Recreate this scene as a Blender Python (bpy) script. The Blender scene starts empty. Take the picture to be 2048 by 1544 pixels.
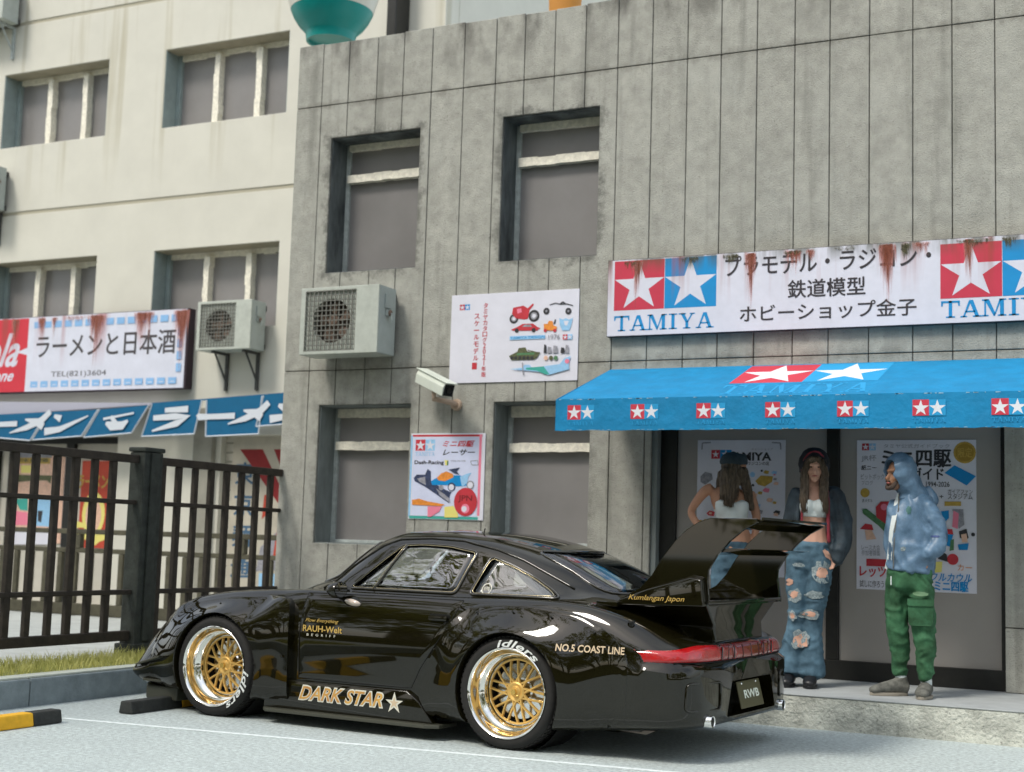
import bpy, bmesh, math, random
from mathutils import Vector, Matrix
from mathutils.bvhtree import BVHTree
random.seed(7)
SC = bpy.context.scene
COL = SC.collection
R = math.radians
# ---------------------------------------------------------------- camera
cam_d = bpy.data.cameras.new('camera'); cam = bpy.data.objects.new('camera', cam_d); COL.objects.link(cam)
SC.camera = cam
F_PX = 2850.0
cam_d.sensor_width = 36.0; cam_d.lens = F_PX / 2048 * 36.0
cam_d.clip_start = 0.05; cam_d.clip_end = 2000
EYE = Vector((0, 0, 1.22))
xm = Vector((-5740, -133.0, -F_PX)).normalized()
yy = Vector((1423, -(905 + .031 * (2447 + 4716) - 772), -F_PX)); yy = (yy - yy.dot(xm) * xm).normalized()
ax = -xm; az = ax.cross(yy)
M3 = Matrix((ax, yy, az))
cam.matrix_world = Matrix.Translation(EYE) @ M3.to_4x4()
cam_d.dof.use_dof = True; cam_d.dof.focus_distance = 8.7; cam_d.dof.aperture_fstop = 2.2
# ---------------------------------------------------------------- light
world = bpy.data.worlds.new('World'); SC.world = world; world.use_nodes = True
nt = world.node_tree; bg = nt.nodes['Background']
sky = nt.nodes.new('ShaderNodeTexSky'); sky.sky_type = 'NISHITA'; sky.sun_disc = False
SUN_DIR = Vector((-.28, -.62, .90)).normalized()      # towards the sun
sky.sun_elevation = math.asin(SUN_DIR.z); sky.sun_rotation = math.atan2(SUN_DIR.x, SUN_DIR.y)
sky.air_density = 1.0; sky.dust_density = 2.2; sky.ozone_density = 1.0
veil = nt.nodes.new('ShaderNodeMix'); veil.data_type = 'RGBA'; veil.inputs[7].default_value = (7.6, 7.8, 7.7, 1)   # thin bright cloud over the whole sky, broken by noise
tc = nt.nodes.new('ShaderNodeTexCoord'); cn = nt.nodes.new('ShaderNodeTexNoise'); cn.inputs['Scale'].default_value = 2.2; cn.inputs['Detail'].default_value = 6; nt.links.new(tc.outputs['Generated'], cn.inputs['Vector'])
cr_ = nt.nodes.new('ShaderNodeMapRange'); cr_.inputs[1].default_value = .35; cr_.inputs[2].default_value = .65; cr_.inputs[3].default_value = .18; cr_.inputs[4].default_value = .72; nt.links.new(cn.outputs['Fac'], cr_.inputs[0])
nt.links.new(cr_.outputs[0], veil.inputs[0]); nt.links.new(sky.outputs[0], veil.inputs[6]); nt.links.new(veil.outputs[2], bg.inputs[0]); bg.inputs[1].default_value = 0.125
sl = bpy.data.lights.new('sun', 'SUN'); sl.energy = 1.5; sl.angle = R(13); sl.color = (1, .95, .86)
so = bpy.data.objects.new('sun', sl); COL.objects.link(so)
so.rotation_euler = SUN_DIR.to_track_quat('Z', 'Y').to_euler(); so.location = (-6, -6, 12)
SC.view_settings.view_transform = 'Standard'; SC.view_settings.look = 'None'
SC.view_settings.gamma = 1.0; SC.view_settings.use_curve_mapping = False
SC.view_settings.exposure = 0.80
# ---------------------------------------------------------------- helpers
def at(px, py, Y):
    """the point of the vertical plane y=Y that photo pixel (px,py) shows"""
    r = M3 @ Vector((px - 1024, 772 - py, -F_PX)); return EYE + r * (Y / r.y)
def pxz(px, py, Y):
    p = at(px, py, Y); return (p.x, p.z)
def srgb(h):
    h = h.lstrip('#'); c = [int(h[i:i + 2], 16) / 255 for i in (0, 2, 4)]
    return tuple(x / 12.92 if x <= .04045 else ((x + .055) / 1.055) ** 2.4 for x in c)
MATS = {}
def mat(name, col=(.5, .5, .5), rough=.6, metal=0.0, var=0.0, scale=6.0, bump=0.0, bscale=60.0, spots=0.0, spot_scale=40.0, spot_col=(.03, .03, .03),
        coat=0.0, trans=0.0, ior=1.45, col2=None, detail=6.0, randv=0.0, stretch=None, spec=None, alpha=None, emit=None, bdist=.01):
    if name in MATS: return MATS[name]
    if isinstance(col, str): col = srgb(col)
    if isinstance(col2, str): col2 = srgb(col2)
    if isinstance(spot_col, str): spot_col = srgb(spot_col)
    m = bpy.data.materials.new(name); m.use_nodes = True; MATS[name] = m
    n = m.node_tree.nodes; l = m.node_tree.links; b = n['Principled BSDF']
    b.inputs['Base Color'].default_value = (*col, 1); b.inputs['Roughness'].default_value = rough
    b.inputs['Metallic'].default_value = metal; b.inputs['IOR'].default_value = ior
    b.inputs['Coat Weight'].default_value = coat; b.inputs['Coat Roughness'].default_value = .02
    b.inputs['Transmission Weight'].default_value = trans
    if spec is not None: b.inputs['Specular IOR Level'].default_value = spec
    if alpha is not None: b.inputs['Alpha'].default_value = alpha
    if emit: b.inputs['Emission Color'].default_value = (*emit[0], 1); b.inputs['Emission Strength'].default_value = emit[1]
    geo = n.new('ShaderNodeNewGeometry'); vec = geo.outputs['Position']
    if stretch:
        mp = n.new('ShaderNodeVectorMath'); mp.operation = 'MULTIPLY'; mp.inputs[1].default_value = stretch
        l.new(vec, mp.inputs[0]); vec = mp.outputs[0]
    cur = None
    if var or col2:
        t = n.new('ShaderNodeTexNoise'); t.inputs['Scale'].default_value = scale; t.inputs['Detail'].default_value = detail; t.inputs['Roughness'].default_value = .62
        l.new(vec, t.inputs['Vector'])
        rp = n.new('ShaderNodeValToRGB'); rp.color_ramp.elements[0].position = .32; rp.color_ramp.elements[1].position = .68
        a = [c * (1 - var) for c in col]; c2 = col2 if col2 else [min(1, c * (1 + var)) for c in col]
        rp.color_ramp.elements[0].color = (*a, 1); rp.color_ramp.elements[1].color = (*c2, 1)
        l.new(t.outputs['Fac'], rp.inputs[0]); cur = rp.outputs[0]
    if spots:
        t2 = n.new('ShaderNodeTexNoise'); t2.inputs['Scale'].default_value = spot_scale; t2.inputs['Detail'].default_value = 3
        l.new(geo.outputs['Position'], t2.inputs['Vector'])
        r2 = n.new('ShaderNodeValToRGB'); r2.color_ramp.elements[0].position = .60; r2.color_ramp.elements[1].position = .72
        r2.color_ramp.elements[0].color = (0, 0, 0, 1); r2.color_ramp.elements[1].color = (spots, spots, spots, 1)
        l.new(t2.outputs['Fac'], r2.inputs[0])
        mx = n.new('ShaderNodeMix'); mx.data_type = 'RGBA'; l.new(r2.outputs[0], mx.inputs[0])
        if cur: l.new(cur, mx.inputs[6])
        else: mx.inputs[6].default_value = (*col, 1)
        mx.inputs[7].default_value = (*spot_col, 1); cur = mx.outputs[2]
    if randv:
        oi = n.new('ShaderNodeObjectInfo'); mr = n.new('ShaderNodeMapRange'); mr.inputs[3].default_value = 1 - randv; mr.inputs[4].default_value = 1 + randv
        l.new(oi.outputs['Random'], mr.inputs[0]); hs = n.new('ShaderNodeHueSaturation'); l.new(mr.outputs[0], hs.inputs['Value'])
        if cur: l.new(cur, hs.inputs['Color'])
        else: hs.inputs['Color'].default_value = (*col, 1)
        cur = hs.outputs[0]
    if cur: l.new(cur, b.inputs['Base Color'])
    if bump:
        t3 = n.new('ShaderNodeTexNoise'); t3.inputs['Scale'].default_value = bscale; t3.inputs['Detail'].default_value = 5
        l.new(vec, t3.inputs['Vector'])
        bp = n.new('ShaderNodeBump'); bp.inputs['Strength'].default_value = bump; bp.inputs['Distance'].default_value = bdist
        l.new(t3.outputs['Fac'], bp.inputs['Height']); l.new(bp.outputs[0], b.inputs['Normal'])
    m['_last'] = 0
    return m
def streaks(m, col, amount=.6, sx=9.0, z0=None, z1=None, thresh=.55, sz=.6):
    """vertical run-off stains mixed over a material; z0..z1 = height band in which they start and fade out"""
    if isinstance(col, str): col = srgb(col)
    n = m.node_tree.nodes; l = m.node_tree.links; b = n['Principled BSDF']; s = b.inputs['Base Color']
    geo = n.new('ShaderNodeNewGeometry'); mp = n.new('ShaderNodeVectorMath'); mp.operation = 'MULTIPLY'; mp.inputs[1].default_value = (sx, sx, sz)
    l.new(geo.outputs['Position'], mp.inputs[0]); t = n.new('ShaderNodeTexNoise'); t.inputs['Scale'].default_value = 1; t.inputs['Detail'].default_value = 5; l.new(mp.outputs[0], t.inputs['Vector'])
    r = n.new('ShaderNodeMapRange'); r.inputs[1].default_value = thresh; r.inputs[2].default_value = thresh + .16; r.inputs[4].default_value = amount; l.new(t.outputs['Fac'], r.inputs[0]); fac = r.outputs[0]
    if z0 is not None:
        sp = n.new('ShaderNodeSeparateXYZ'); l.new(geo.outputs['Position'], sp.inputs[0])
        r2 = n.new('ShaderNodeMapRange'); r2.inputs[1].default_value = z0; r2.inputs[2].default_value = z1; l.new(sp.outputs[2], r2.inputs[0])
        mu = n.new('ShaderNodeMath'); mu.operation = 'MULTIPLY'; l.new(fac, mu.inputs[0]); l.new(r2.outputs[0], mu.inputs[1]); fac = mu.outputs[0]
    mx = n.new('ShaderNodeMix'); mx.data_type = 'RGBA'; l.new(fac, mx.inputs[0])
    if s.is_linked: l.new(s.links[0].from_socket, mx.inputs[6])
    else: mx.inputs[6].default_value = s.default_value
    mx.inputs[7].default_value = (*col, 1); l.new(mx.outputs[2], s)
    return m
def grime_rects(m, rects, col, amount=.7, reach=.13):
    """ingrained dirt in a ragged band round rectangular openings"""
    n = m.node_tree.nodes; l = m.node_tree.links; s = n['Principled BSDF'].inputs['Base Color']
    geo = n.new('ShaderNodeNewGeometry'); sp = n.new('ShaderNodeSeparateXYZ'); l.new(geo.outputs['Position'], sp.inputs[0])
    def M(op, a, b=None):
        k = n.new('ShaderNodeMath'); k.operation = op
        for i, v in enumerate((a, b)):
            if v is None: continue
            if isinstance(v, (int, float)): k.inputs[i].default_value = v
            else: l.new(v, k.inputs[i])
        return k.outputs[0]
    dmin = None
    for (x0, x1, z0, z1) in rects:
        dx = M('SUBTRACT', M('ABSOLUTE', M('SUBTRACT', sp.outputs[0], (x0 + x1) / 2)), (x1 - x0) / 2); dz = M('SUBTRACT', M('ABSOLUTE', M('SUBTRACT', sp.outputs[2], (z0 + z1) / 2)), (z1 - z0) / 2)
        d = M('MAXIMUM', dx, dz); dmin = d if dmin is None else M('MINIMUM', dmin, d)
    t = n.new('ShaderNodeTexNoise'); t.inputs['Scale'].default_value = 7; t.inputs['Detail'].default_value = 8; t.inputs['Roughness'].default_value = .7; l.new(geo.outputs['Position'], t.inputs['Vector'])
    e = M('SUBTRACT', M('MULTIPLY', M('SUBTRACT', t.outputs['Fac'], .36), 2.0 * reach), M('MULTIPLY', dmin, .55))
    r = n.new('ShaderNodeMapRange'); r.inputs[1].default_value = 0; r.inputs[2].default_value = .05; r.inputs[4].default_value = amount; l.new(e, r.inputs[0])
    mx = n.new('ShaderNodeMix'); mx.data_type = 'RGBA'; l.new(r.outputs[0], mx.inputs[0]); l.new(s.links[0].from_socket, mx.inputs[6]); mx.inputs[7].default_value = (*col, 1); l.new(mx.outputs[2], s)
def blotch(m, col, scale=.9, amount=.5, lo=.5, hi=.66, rough_=.65):
    n = m.node_tree.nodes; l = m.node_tree.links; s = n['Principled BSDF'].inputs['Base Color']; geo = n.new('ShaderNodeNewGeometry')
    t = n.new('ShaderNodeTexNoise'); t.inputs['Scale'].default_value = scale; t.inputs['Detail'].default_value = 9; t.inputs['Roughness'].default_value = rough_; l.new(geo.outputs['Position'], t.inputs['Vector'])
    r = n.new('ShaderNodeMapRange'); r.inputs[1].default_value = lo; r.inputs[2].default_value = hi; r.inputs[4].default_value = amount; l.new(t.outputs['Fac'], r.inputs[0])
    mx = n.new('ShaderNodeMix'); mx.data_type = 'RGBA'; l.new(r.outputs[0], mx.inputs[0]); l.new(s.links[0].from_socket, mx.inputs[6]); mx.inputs[7].default_value = (*col, 1); l.new(mx.outputs[2], s)
def tag(o, label=None, cat=None, group=None, kind=None):
    if label: o['label'] = label
    if cat: o['category'] = cat
    if group: o['group'] = group
    if kind: o['kind'] = kind
    return o
def empty(name, loc=(0, 0, 0), label=None, cat=None, group=None, parent=None, rz=0):
    o = bpy.data.objects.new(name, None); COL.objects.link(o); o.location = loc; o.rotation_euler = (0, 0, rz); o.empty_display_size = .1
    if parent: o.parent = parent
    return tag(o, label, cat, group)
class MB:
    """collects geometry of ONE mesh object"""
    def __init__(s): s.v = []; s.f = []
    def add(s, vs, fs):
        k = len(s.v); s.v += [tuple(v) for v in vs]; s.f += [tuple(i + k for i in f) for f in fs]; return s
    def box(s, a, b, mtx=None):
        x0, y0, z0 = a; x1, y1, z1 = b
        vs = [(x0, y0, z0), (x1, y0, z0), (x1, y1, z0), (x0, y1, z0), (x0, y0, z1), (x1, y0, z1), (x1, y1, z1), (x0, y1, z1)]
        if mtx: vs = [mtx @ Vector(v) for v in vs]
        return s.add(vs, [(0, 3, 2, 1), (4, 5, 6, 7), (0, 1, 5, 4), (1, 2, 6, 5), (2, 3, 7, 6), (3, 0, 4, 7)])
    def prism(s, pts, axis, a, b):
        """polygon pts extruded along axis 'x','y','z' from a to b"""
        def P(p, t): return {'x': (t, p[0], p[1]), 'y': (p[0], t, p[1]), 'z': (p[0], p[1], t)}[axis]
        n = len(pts); vs = [P(p, a) for p in pts] + [P(p, b) for p in pts]
        fs = [tuple(range(n)), tuple(range(2 * n - 1, n - 1, -1))] + [(i, (i + n), (i + 1) % n + n, (i + 1) % n) for i in range(n)]
        return s.add(vs, fs)
    def tube(s, pts, r, n=8, closed=False, r2=None):
        pts = [Vector(p) for p in pts]; m = len(pts); rings = []
        up = None
        for i, p in enumerate(pts):
            if closed: d = pts[(i + 1) % m] - pts[i - 1]
            else: d = pts[min(i + 1, m - 1)] - pts[max(i - 1, 0)]
            d.normalize()
            if up is None:
                up = d.cross(Vector((0, 0, 1)));
                if up.length < .1: up = d.cross(Vector((0, 1, 0)))
            up = (up - up.dot(d) * d).normalized(); w = d.cross(up)
            rr = r[i] if isinstance(r, (list, tuple)) else r
            rings.append([p + (up * math.cos(2 * math.pi * k / n) + w * math.sin(2 * math.pi * k / n) * (r2 or 1)) * rr for k in range(n)])
        vs = [v for g in rings for v in g]; fs = []
        for i in range(m if closed else m - 1):
            j = (i + 1) % m
            for k in range(n): fs.append((i * n + k, i * n + (k + 1) % n, j * n + (k + 1) % n, j * n + k))
        if not closed: fs += [tuple(range(n - 1, -1, -1)), tuple((m - 1) * n + k for k in range(n))]
        return s.add(vs, fs)
    def lathe(s, prof, c=(0, 0, 0), axis='z', n=32, mtx=None, cap=False):
        vs = []; fs = []
        for (r, h) in prof:
            for k in range(n):
                a = 2 * math.pi * k / n; u, w = r * math.cos(a), r * math.sin(a)
                p = {'z': (u, w, h), 'y': (u, h, w), 'x': (h, u, w)}[axis]
                vs.append(Vector(p) + Vector(c))
        for i in range(len(prof) - 1):
            for k in range(n): fs.append((i * n + k, i * n + (k + 1) % n, (i + 1) * n + (k + 1) % n, (i + 1) * n + k))
        if cap: fs += [tuple(range(n - 1, -1, -1)), tuple((len(prof) - 1) * n + k for k in range(n))]
        if mtx: vs = [mtx @ v for v in vs]
        return s.add(vs, fs)
    def mesh(s, name, m=None, smooth=False, bevel=0, seg=2, merge=0, fixn=True, angle=None):
        me = bpy.data.meshes.new(name); me.from_pydata([tuple(v) for v in s.v], [], s.f); me.update()
        bm = bmesh.new(); bm.from_mesh(me)
        if merge: bmesh.ops.remove_doubles(bm, verts=bm.verts, dist=merge)
        if fixn: bmesh.ops.recalc_face_normals(bm, faces=bm.faces)
        if bevel:
            es = [e for e in bm.edges if len(e.link_faces) == 2 and e.calc_face_angle(0) > .6]
            bmesh.ops.bevel(bm, geom=es, offset=bevel, segments=seg, profile=.6, affect='EDGES', clamp_overlap=True)
        if smooth:
            for f in bm.faces: f.smooth = True
            if angle:
                for e in bm.edges:
                    if len(e.link_faces) == 2 and e.calc_face_angle(0) > R(angle): e.smooth = False
        bm.to_mesh(me); bm.free()
        if m: me.materials.append(m)
        return me
    def obj(s, name, m=None, parent=None, **k):
        o = bpy.data.objects.new(name, s.mesh(name, m, **k)); COL.objects.link(o)
        if parent: o.parent = parent
        return o
def copy_tree(o, parent=None):
    c = o.copy(); COL.objects.link(c)
    if parent is not None: c.parent = parent
    for ch in list(o.children): copy_tree(ch, c)
    return c
def evaluated(o):
    dg = bpy.context.evaluated_depsgraph_get(); dg.update()
    me = bpy.data.meshes.new_from_object(o.evaluated_get(dg)); return me
# ---- lettering
_tc = {}
def text_geo(s, offset=0.0, shear=0.0, spacing=1.0):
    key = (s, offset, shear, spacing)
    if key in _tc: return _tc[key]
    cu = bpy.data.curves.new('t', 'FONT'); cu.body = s; cu.size = 1; cu.offset = offset; cu.shear = shear; cu.space_character = spacing
    cu.resolution_u = 3; cu.fill_mode = 'FRONT' if hasattr(cu, 'fill_mode') else cu.fill_mode
    o = bpy.data.objects.new('t', cu); COL.objects.link(o)
    me = evaluated(o); vs = [(v.co.x, v.co.y) for v in me.vertices]; fs = [tuple(p.vertices) for p in me.polygons]
    bpy.data.objects.remove(o); bpy.data.curves.remove(cu); bpy.data.meshes.remove(me)
    _tc[key] = (vs, fs); return _tc[key]
def text_fit(s, x0, y0, x1, y1, **k):
    """lettering stretched to fill the box; vertical=True stacks the characters"""
    if k.pop('vertical', False):
        n = len(s); V = []; Fc = []
        for i, ch in enumerate(s):
            if ch == ' ': continue
            vs, fs = text_geo(ch, **k)
            if not vs: continue
            ys = [v[1] for v in vs]; xs = [v[0] for v in vs]; h = (y1 - y0) / n; cxx = (x0 + x1) / 2
            sc = min((x1 - x0) / max(max(xs) - min(xs), .6), h * .86 / max(max(ys) - min(ys), .6)); mx = (max(xs) + min(xs)) / 2; my = (max(ys) + min(ys)) / 2
            b = len(V); yc = y1 - h * (i + .5)
            V += [(cxx + (v[0] - mx) * sc, yc + (v[1] - my) * sc) for v in vs]; Fc += [tuple(j + b for j in f) for f in fs]
        return V, Fc
    vs, fs = text_geo(s, **k)
    a = min(v[0] for v in vs); b = max(v[0] for v in vs); c = min(v[1] for v in vs); d = max(v[1] for v in vs)
    return [(x0 + (v[0] - a) / (b - a) * (x1 - x0), y0 + (v[1] - c) / (d - c) * (y1 - y0)) for v in vs], fs
def star_pts(cx, cy, r, r2=None, rot=0):
    r2 = r2 or r * .382
    return [(cx + (r if i % 2 == 0 else r2) * math.sin(rot + i * math.pi / 5), cy + (r if i % 2 == 0 else r2) * math.cos(rot + i * math.pi / 5)) for i in range(10)]
def disc_pts(cx, cy, rx, ry=None, n=20, a0=0, a1=2 * math.pi):
    ry = ry or rx
    return [(cx + rx * math.cos(a0 + (a1 - a0) * i / n), cy + ry * math.sin(a0 + (a1 - a0) * i / n)) for i in range(n + (0 if abs(a1 - a0) > 6.28 else 1))]
# slab-serif capitals drawn as polygons on a 1 x 1 cell
SER = {
 'T': (.95, [[(.40, 0), (.58, 0), (.58, 1), (.40, 1)], [(.25, 0), (.73, 0), (.73, .08), (.25, .08)], [(0, .88), (.98, .88), (.98, 1), (0, 1)], [(0, .68), (.07, .68), (.12, .9), (0, .9)], [(.91, .68), (.98, .68), (.98, .9), (.86, .9)]]),
 'A': (1.05, [[(.12, 0), (.21, 0), (.52, .82), (.45, 1)], [(.45, 1), (.66, 1), (.98, 0), (.78, 0)], [(.26, .28), (.76, .28), (.76, .37), (.26, .37)], [(0, 0), (.34, 0), (.34, .08), (0, .08)], [(.64, 0), (1.1, 0), (1.1, .08), (.64, .08)]]),
 'M': (1.3, [[(.12, 0), (.21, 0), (.21, 1), (.12, 1)], [(.12, 1), (.36, 1), (.70, .14), (.60, 0)], [(.60, 0), (.66, 0), (1.0, 1), (.90, 1)], [(.92, 0), (1.12, 0), (1.12, 1), (.92, 1)], [(0, 0), (.34, 0), (.34, .08), (0, .08)], [(.80, 0), (1.24, 0), (1.24, .08), (.80, .08)], [(0, .92), (.3, .92), (.3, 1), (0, 1)], [(.9, .92), (1.24, .92), (1.24, 1), (.9, 1)]]),
 'I': (.55, [[(.16, 0), (.36, 0), (.36, 1), (.16, 1)], [(0, 0), (.52, 0), (.52, .08), (0, .08)], [(0, .92), (.52, .92), (.52, 1), (0, 1)]]),
 'Y': (1.0, [[(.42, 0), (.60, 0), (.60, .46), (.42, .46)], [(.42, .42), (.60, .42), (.34, 1), (.10, 1)], [(.50, .42), (.60, .42), (.90, 1), (.80, 1)], [(.28, 0), (.74, 0), (.74, .08), (.28, .08)], [(0, .92), (.44, .92), (.44, 1), (0, 1)], [(.68, .92), (1.0, .92), (1.0, 1), (.68, 1)]])}
def serif_word(w, x0, y0, x1, y1):
    tot = sum(SER[c][0] for c in w) + .06 * (len(w) - 1); k = (x1 - x0) / tot; out = []; x = x0
    for c in w:
        for pl in SER[c][1]: out.append([(x + p[0] * k, y0 + p[1] * (y1 - y0)) for p in pl])
        x += (SER[c][0] + .06) * k
    return out
class Sheet:
    """flat print on a surface: (u,v) in metres from origin O along U,V; each layer a little prouder"""
    def __init__(s, parent, O, U=(1, 0, 0), V=(0, 0, 1), step=.0012, post=None):
        s.p = parent; s.O = Vector(O); s.U = Vector(U); s.V = Vector(V); s.N = s.U.cross(s.V).normalized(); s.step = step; s.d = {}; s.n = 0; s.post = post
    def _add(s, name, m, vs, fs):
        s.n += 1; k = (name, m.name) if name in ('printed_picture', 'border_key', 'border_key_gap') else (name, m.name, s.n)
        if k not in s.d: s.d[k] = (MB(), m)
        h = .0004 + .00016 * s.n
        P = [s.O + s.U * v[0] + s.V * v[1] + s.N * (h + (v[2] if len(v) > 2 else 0)) for v in vs]
        s.d[k][0].add(P, fs)
    def poly(s, pts, m, name='printed_shape'): s._add(name, m, pts, [tuple(range(len(pts)))]); return s
    def fan(s, pts, c, m, name='printed_shape'): s._add(name, m, list(pts) + [c], [(i, (i + 1) % len(pts), len(pts)) for i in range(len(pts))]); return s
    def rect(s, a, b, c, d, m, name='printed_shape'): return s.poly([(a, b), (c, b), (c, d), (a, d)], m, name)
    def star(s, cx, cy, r, m, name='star'): return s.fan(star_pts(cx, cy, r), (cx, cy), m, name)
    def disc(s, cx, cy, rx, m, ry=None, name='printed_shape'): return s.fan(disc_pts(cx, cy, rx, ry), (cx, cy), m, name)
    def text(s, t, a, b, c, d, m, name='lettering', **k):
        off = k.get('offset', 0)
        if off > .006 and any(ord(ch) > 0x3000 for ch in t):          # heavier strokes: the same glyphs struck again a hair to the side
            k['offset'] = .003; n_ = len(t); sz = (d - b) / (n_ if k.get('vertical') else 1) * off * .9
            vs, fs = text_fit(t, a, b, c, d, **k); V = []; Fc = []
            for i, (dx, dy) in enumerate(((-sz, 0), (sz, 0), (0, sz * .7), (0, -sz * .7))): q = len(V); V += [(v[0] + dx, v[1] + dy, i * .00003) for v in vs]; Fc += [tuple(j + q for j in f) for f in fs]
            s._add(name, m, V, Fc); return s
        vs, fs = text_fit(t, a, b, c, d, **k); s._add(name, m, vs, fs); return s
    def serif(s, t, a, b, c, d, m, name='lettering'):
        V = []; Fc = []
        for pl in serif_word(t, a, b, c, d): k = len(V); V += pl; Fc.append(tuple(range(k, k + len(pl))))
        s._add(name, m, V, Fc); return s
    def stroke(s, pts, w, m, name='printed_shape'):
        V = []; Fc = []
        for i in range(len(pts) - 1):
            a = Vector(pts[i]); b = Vector(pts[i + 1]); d = (b - a)
            if d.length < 1e-6: continue
            d.normalize(); q = Vector((-d.y, d.x)) * w / 2; k = len(V); V += [tuple(a + q), tuple(a - q), tuple(b - q), tuple(b + q)]; Fc.append((k, k + 1, k + 2, k + 3))
        s._add(name, m, V, Fc); return s
    def done(s):
        for ks, (mb, m) in s.d.items():
            o = mb.obj(ks[0], m, s.p, fixn=False)
            if len(ks) == 2: o['kind'] = 'stuff'
def rect_grid_mesh(x0, x1, z0, z1, holes, y0, y1, gap=0.0, mb=None):
    """slab y0 (front) .. y1 (back) of the rectangle minus rectangular holes, with the side faces of every outline"""
    mb = mb or MB()
    xs = sorted({x0, x1, *[min(max(h[i], x0), x1) for h in holes for i in (0, 1)]}); zs = sorted({z0, z1, *[min(max(h[i], z0), z1) for h in holes for i in (2, 3)]})
    xs = [x for i, x in enumerate(xs) if i == 0 or x - xs[i - 1] > 1e-5]; zs = [z for i, z in enumerate(zs) if i == 0 or z - zs[i - 1] > 1e-5]
    def solid(i, j):
        if i < 0 or j < 0 or i >= len(xs) - 1 or j >= len(zs) - 1: return False
        cx = (xs[i] + xs[i + 1]) / 2; cz = (zs[j] + zs[j + 1]) / 2
        return not any(h[0] < cx < h[1] and h[2] < cz < h[3] for h in holes)
    idx = {}; V = []; Fc = []
    def vid(i, j, b):
        k = (i, j, b)
        if k not in idx: idx[k] = len(V); V.append((xs[i], y1 if b else y0, zs[j]))
        return idx[k]
    for i in range(len(xs) - 1):
        for j in range(len(zs) - 1):
            if not solid(i, j): continue
            Fc.append((vid(i, j, 0), vid(i + 1, j, 0), vid(i + 1, j + 1, 0), vid(i, j + 1, 0)))
            Fc.append((vid(i, j, 1), vid(i, j + 1, 1), vid(i + 1, j + 1, 1), vid(i + 1, j, 1)))
            for (di, dj, a, b) in ((-1, 0, (i, j), (i, j + 1)), (1, 0, (i + 1, j + 1), (i + 1, j)), (0, -1, (i + 1, j), (i, j)), (0, 1, (i, j + 1), (i + 1, j + 1))):
                if not solid(i + di, j + dj): Fc.append((vid(*a, 0), vid(*b, 0), vid(*b, 1), vid(*a, 1)))
    if not Fc: return None
    return mb.add(V, Fc)

def islands(mb):
    par = list(range(len(mb.v)))
    def fd(i):
        while par[i] != i: par[i] = par[par[i]]; i = par[i]
        return i
    for f in mb.f:
        for j in f[1:]: par[fd(j)] = fd(f[0])
    g = {}
    for f in mb.f: g.setdefault(fd(f[0]), []).append(f)
    out = []
    for fs in g.values():
        ids = sorted({j for f in fs for j in f}); mp = {j: k for k, j in enumerate(ids)}
        o = MB(); o.v = [mb.v[j] for j in ids]; o.f = [tuple(mp[j] for j in f) for f in fs]; out.append(o)
    return out
# ================================================================ materials of the setting
D1, D2 = 11.15, 14.6
m_asph = mat('pale_asphalt', (.49, .55, .54), .92, var=.30, scale=34, bump=1.0, bscale=120, spots=.8, spot_scale=62, spot_col=(.17, .20, .21))
m_pave = mat('pavement_concrete', (.50, .52, .49), .9, var=.12, scale=5, bump=.3, bscale=90)
m_step = mat('step_concrete', (.54, .55, .49), .9, var=.3, scale=7, bump=.9, bscale=45, spots=.55, spot_scale=55, spot_col=(.10, .10, .09), bdist=.02)
m_steptop = mat('step_top', (.36, .38, .38), .85, var=.1, scale=6, bump=.2, bscale=60)
m_kerb = mat('kerb_concrete', (.21, .25, .265), .9, var=.18, scale=9, bump=.5, bscale=60)
m_kedge = mat('kerb_edge', (.50, .53, .46), .8, var=.1, scale=20)
m_line = mat('worn_line_paint', (.70, .76, .76), .8, var=.15, scale=30)
m_conc = mat('grey_concrete', (.365, .362, .322), .92, var=.16, scale=9.0, bump=.7, bscale=110, detail=10, spots=.75, spot_scale=75, spot_col=(.17, .17, .15), randv=.05)
blotch(m_conc, (.28, .28, .245), 2.3, .32, .50, .68, .75); blotch(m_conc, (.44, .45, .41), 1.3, .3, .54, .70)
streaks(m_conc, (.15, .15, .13), .45, sx=7, z0=.2, z1=.3, thresh=.56, sz=.5)
streaks(m_conc, (.085, .08, .07), .85, sx=5, z0=5.45, z1=6.02, thresh=.47, sz=2.2)
grime_rects(m_conc, [(-7.60, -6.61, 3.70, 5.02), (-5.75, -4.80, 3.70, 5.03)], (.07, .07, .062), .62, .14)
grime_rects(m_conc, [(-7.60, -6.60, 1.15, 2.44), (-5.75, -4.82, 1.18, 2.44)], (.12, .12, .105), .6, .10)
grime_rects(m_conc, [(-8.5, 3, 2.755, 2.781), (-8.5, 3, 5.335, 5.365)], (.13, .12, .10), .6, .075)
m_joint = mat('joint_mortar', (.17, .155, .14), .95, var=.3, scale=9)  # dark grey backing seen in the joints between panels
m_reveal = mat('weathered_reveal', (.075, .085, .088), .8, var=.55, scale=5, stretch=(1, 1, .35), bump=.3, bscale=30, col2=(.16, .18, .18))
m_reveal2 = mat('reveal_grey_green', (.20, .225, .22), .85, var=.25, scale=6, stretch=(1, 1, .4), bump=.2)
m_pane = mat('grey_card_pane', (.225, .215, .212), .30, var=.12, scale=1.1, randv=.08, spec=.8)
m_frame = mat('window_frame_cream', (.84, .80, .68), .6, var=.16, scale=25, bump=.5, bscale=90)
m_frameg = mat('window_frame_grey', (.40, .44, .43), .6, var=.2, scale=18)
m_cream = mat('cream_render', (.62, .605, .53), .9, var=.045, scale=1.6, bump=.06, bscale=40)
m_creamg = mat('cream_groove', (.42, .39, .30), .9)
m_bluejamb = mat('blue_grey_jamb', (.26, .32, .32), .8, var=.12, scale=5)
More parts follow.
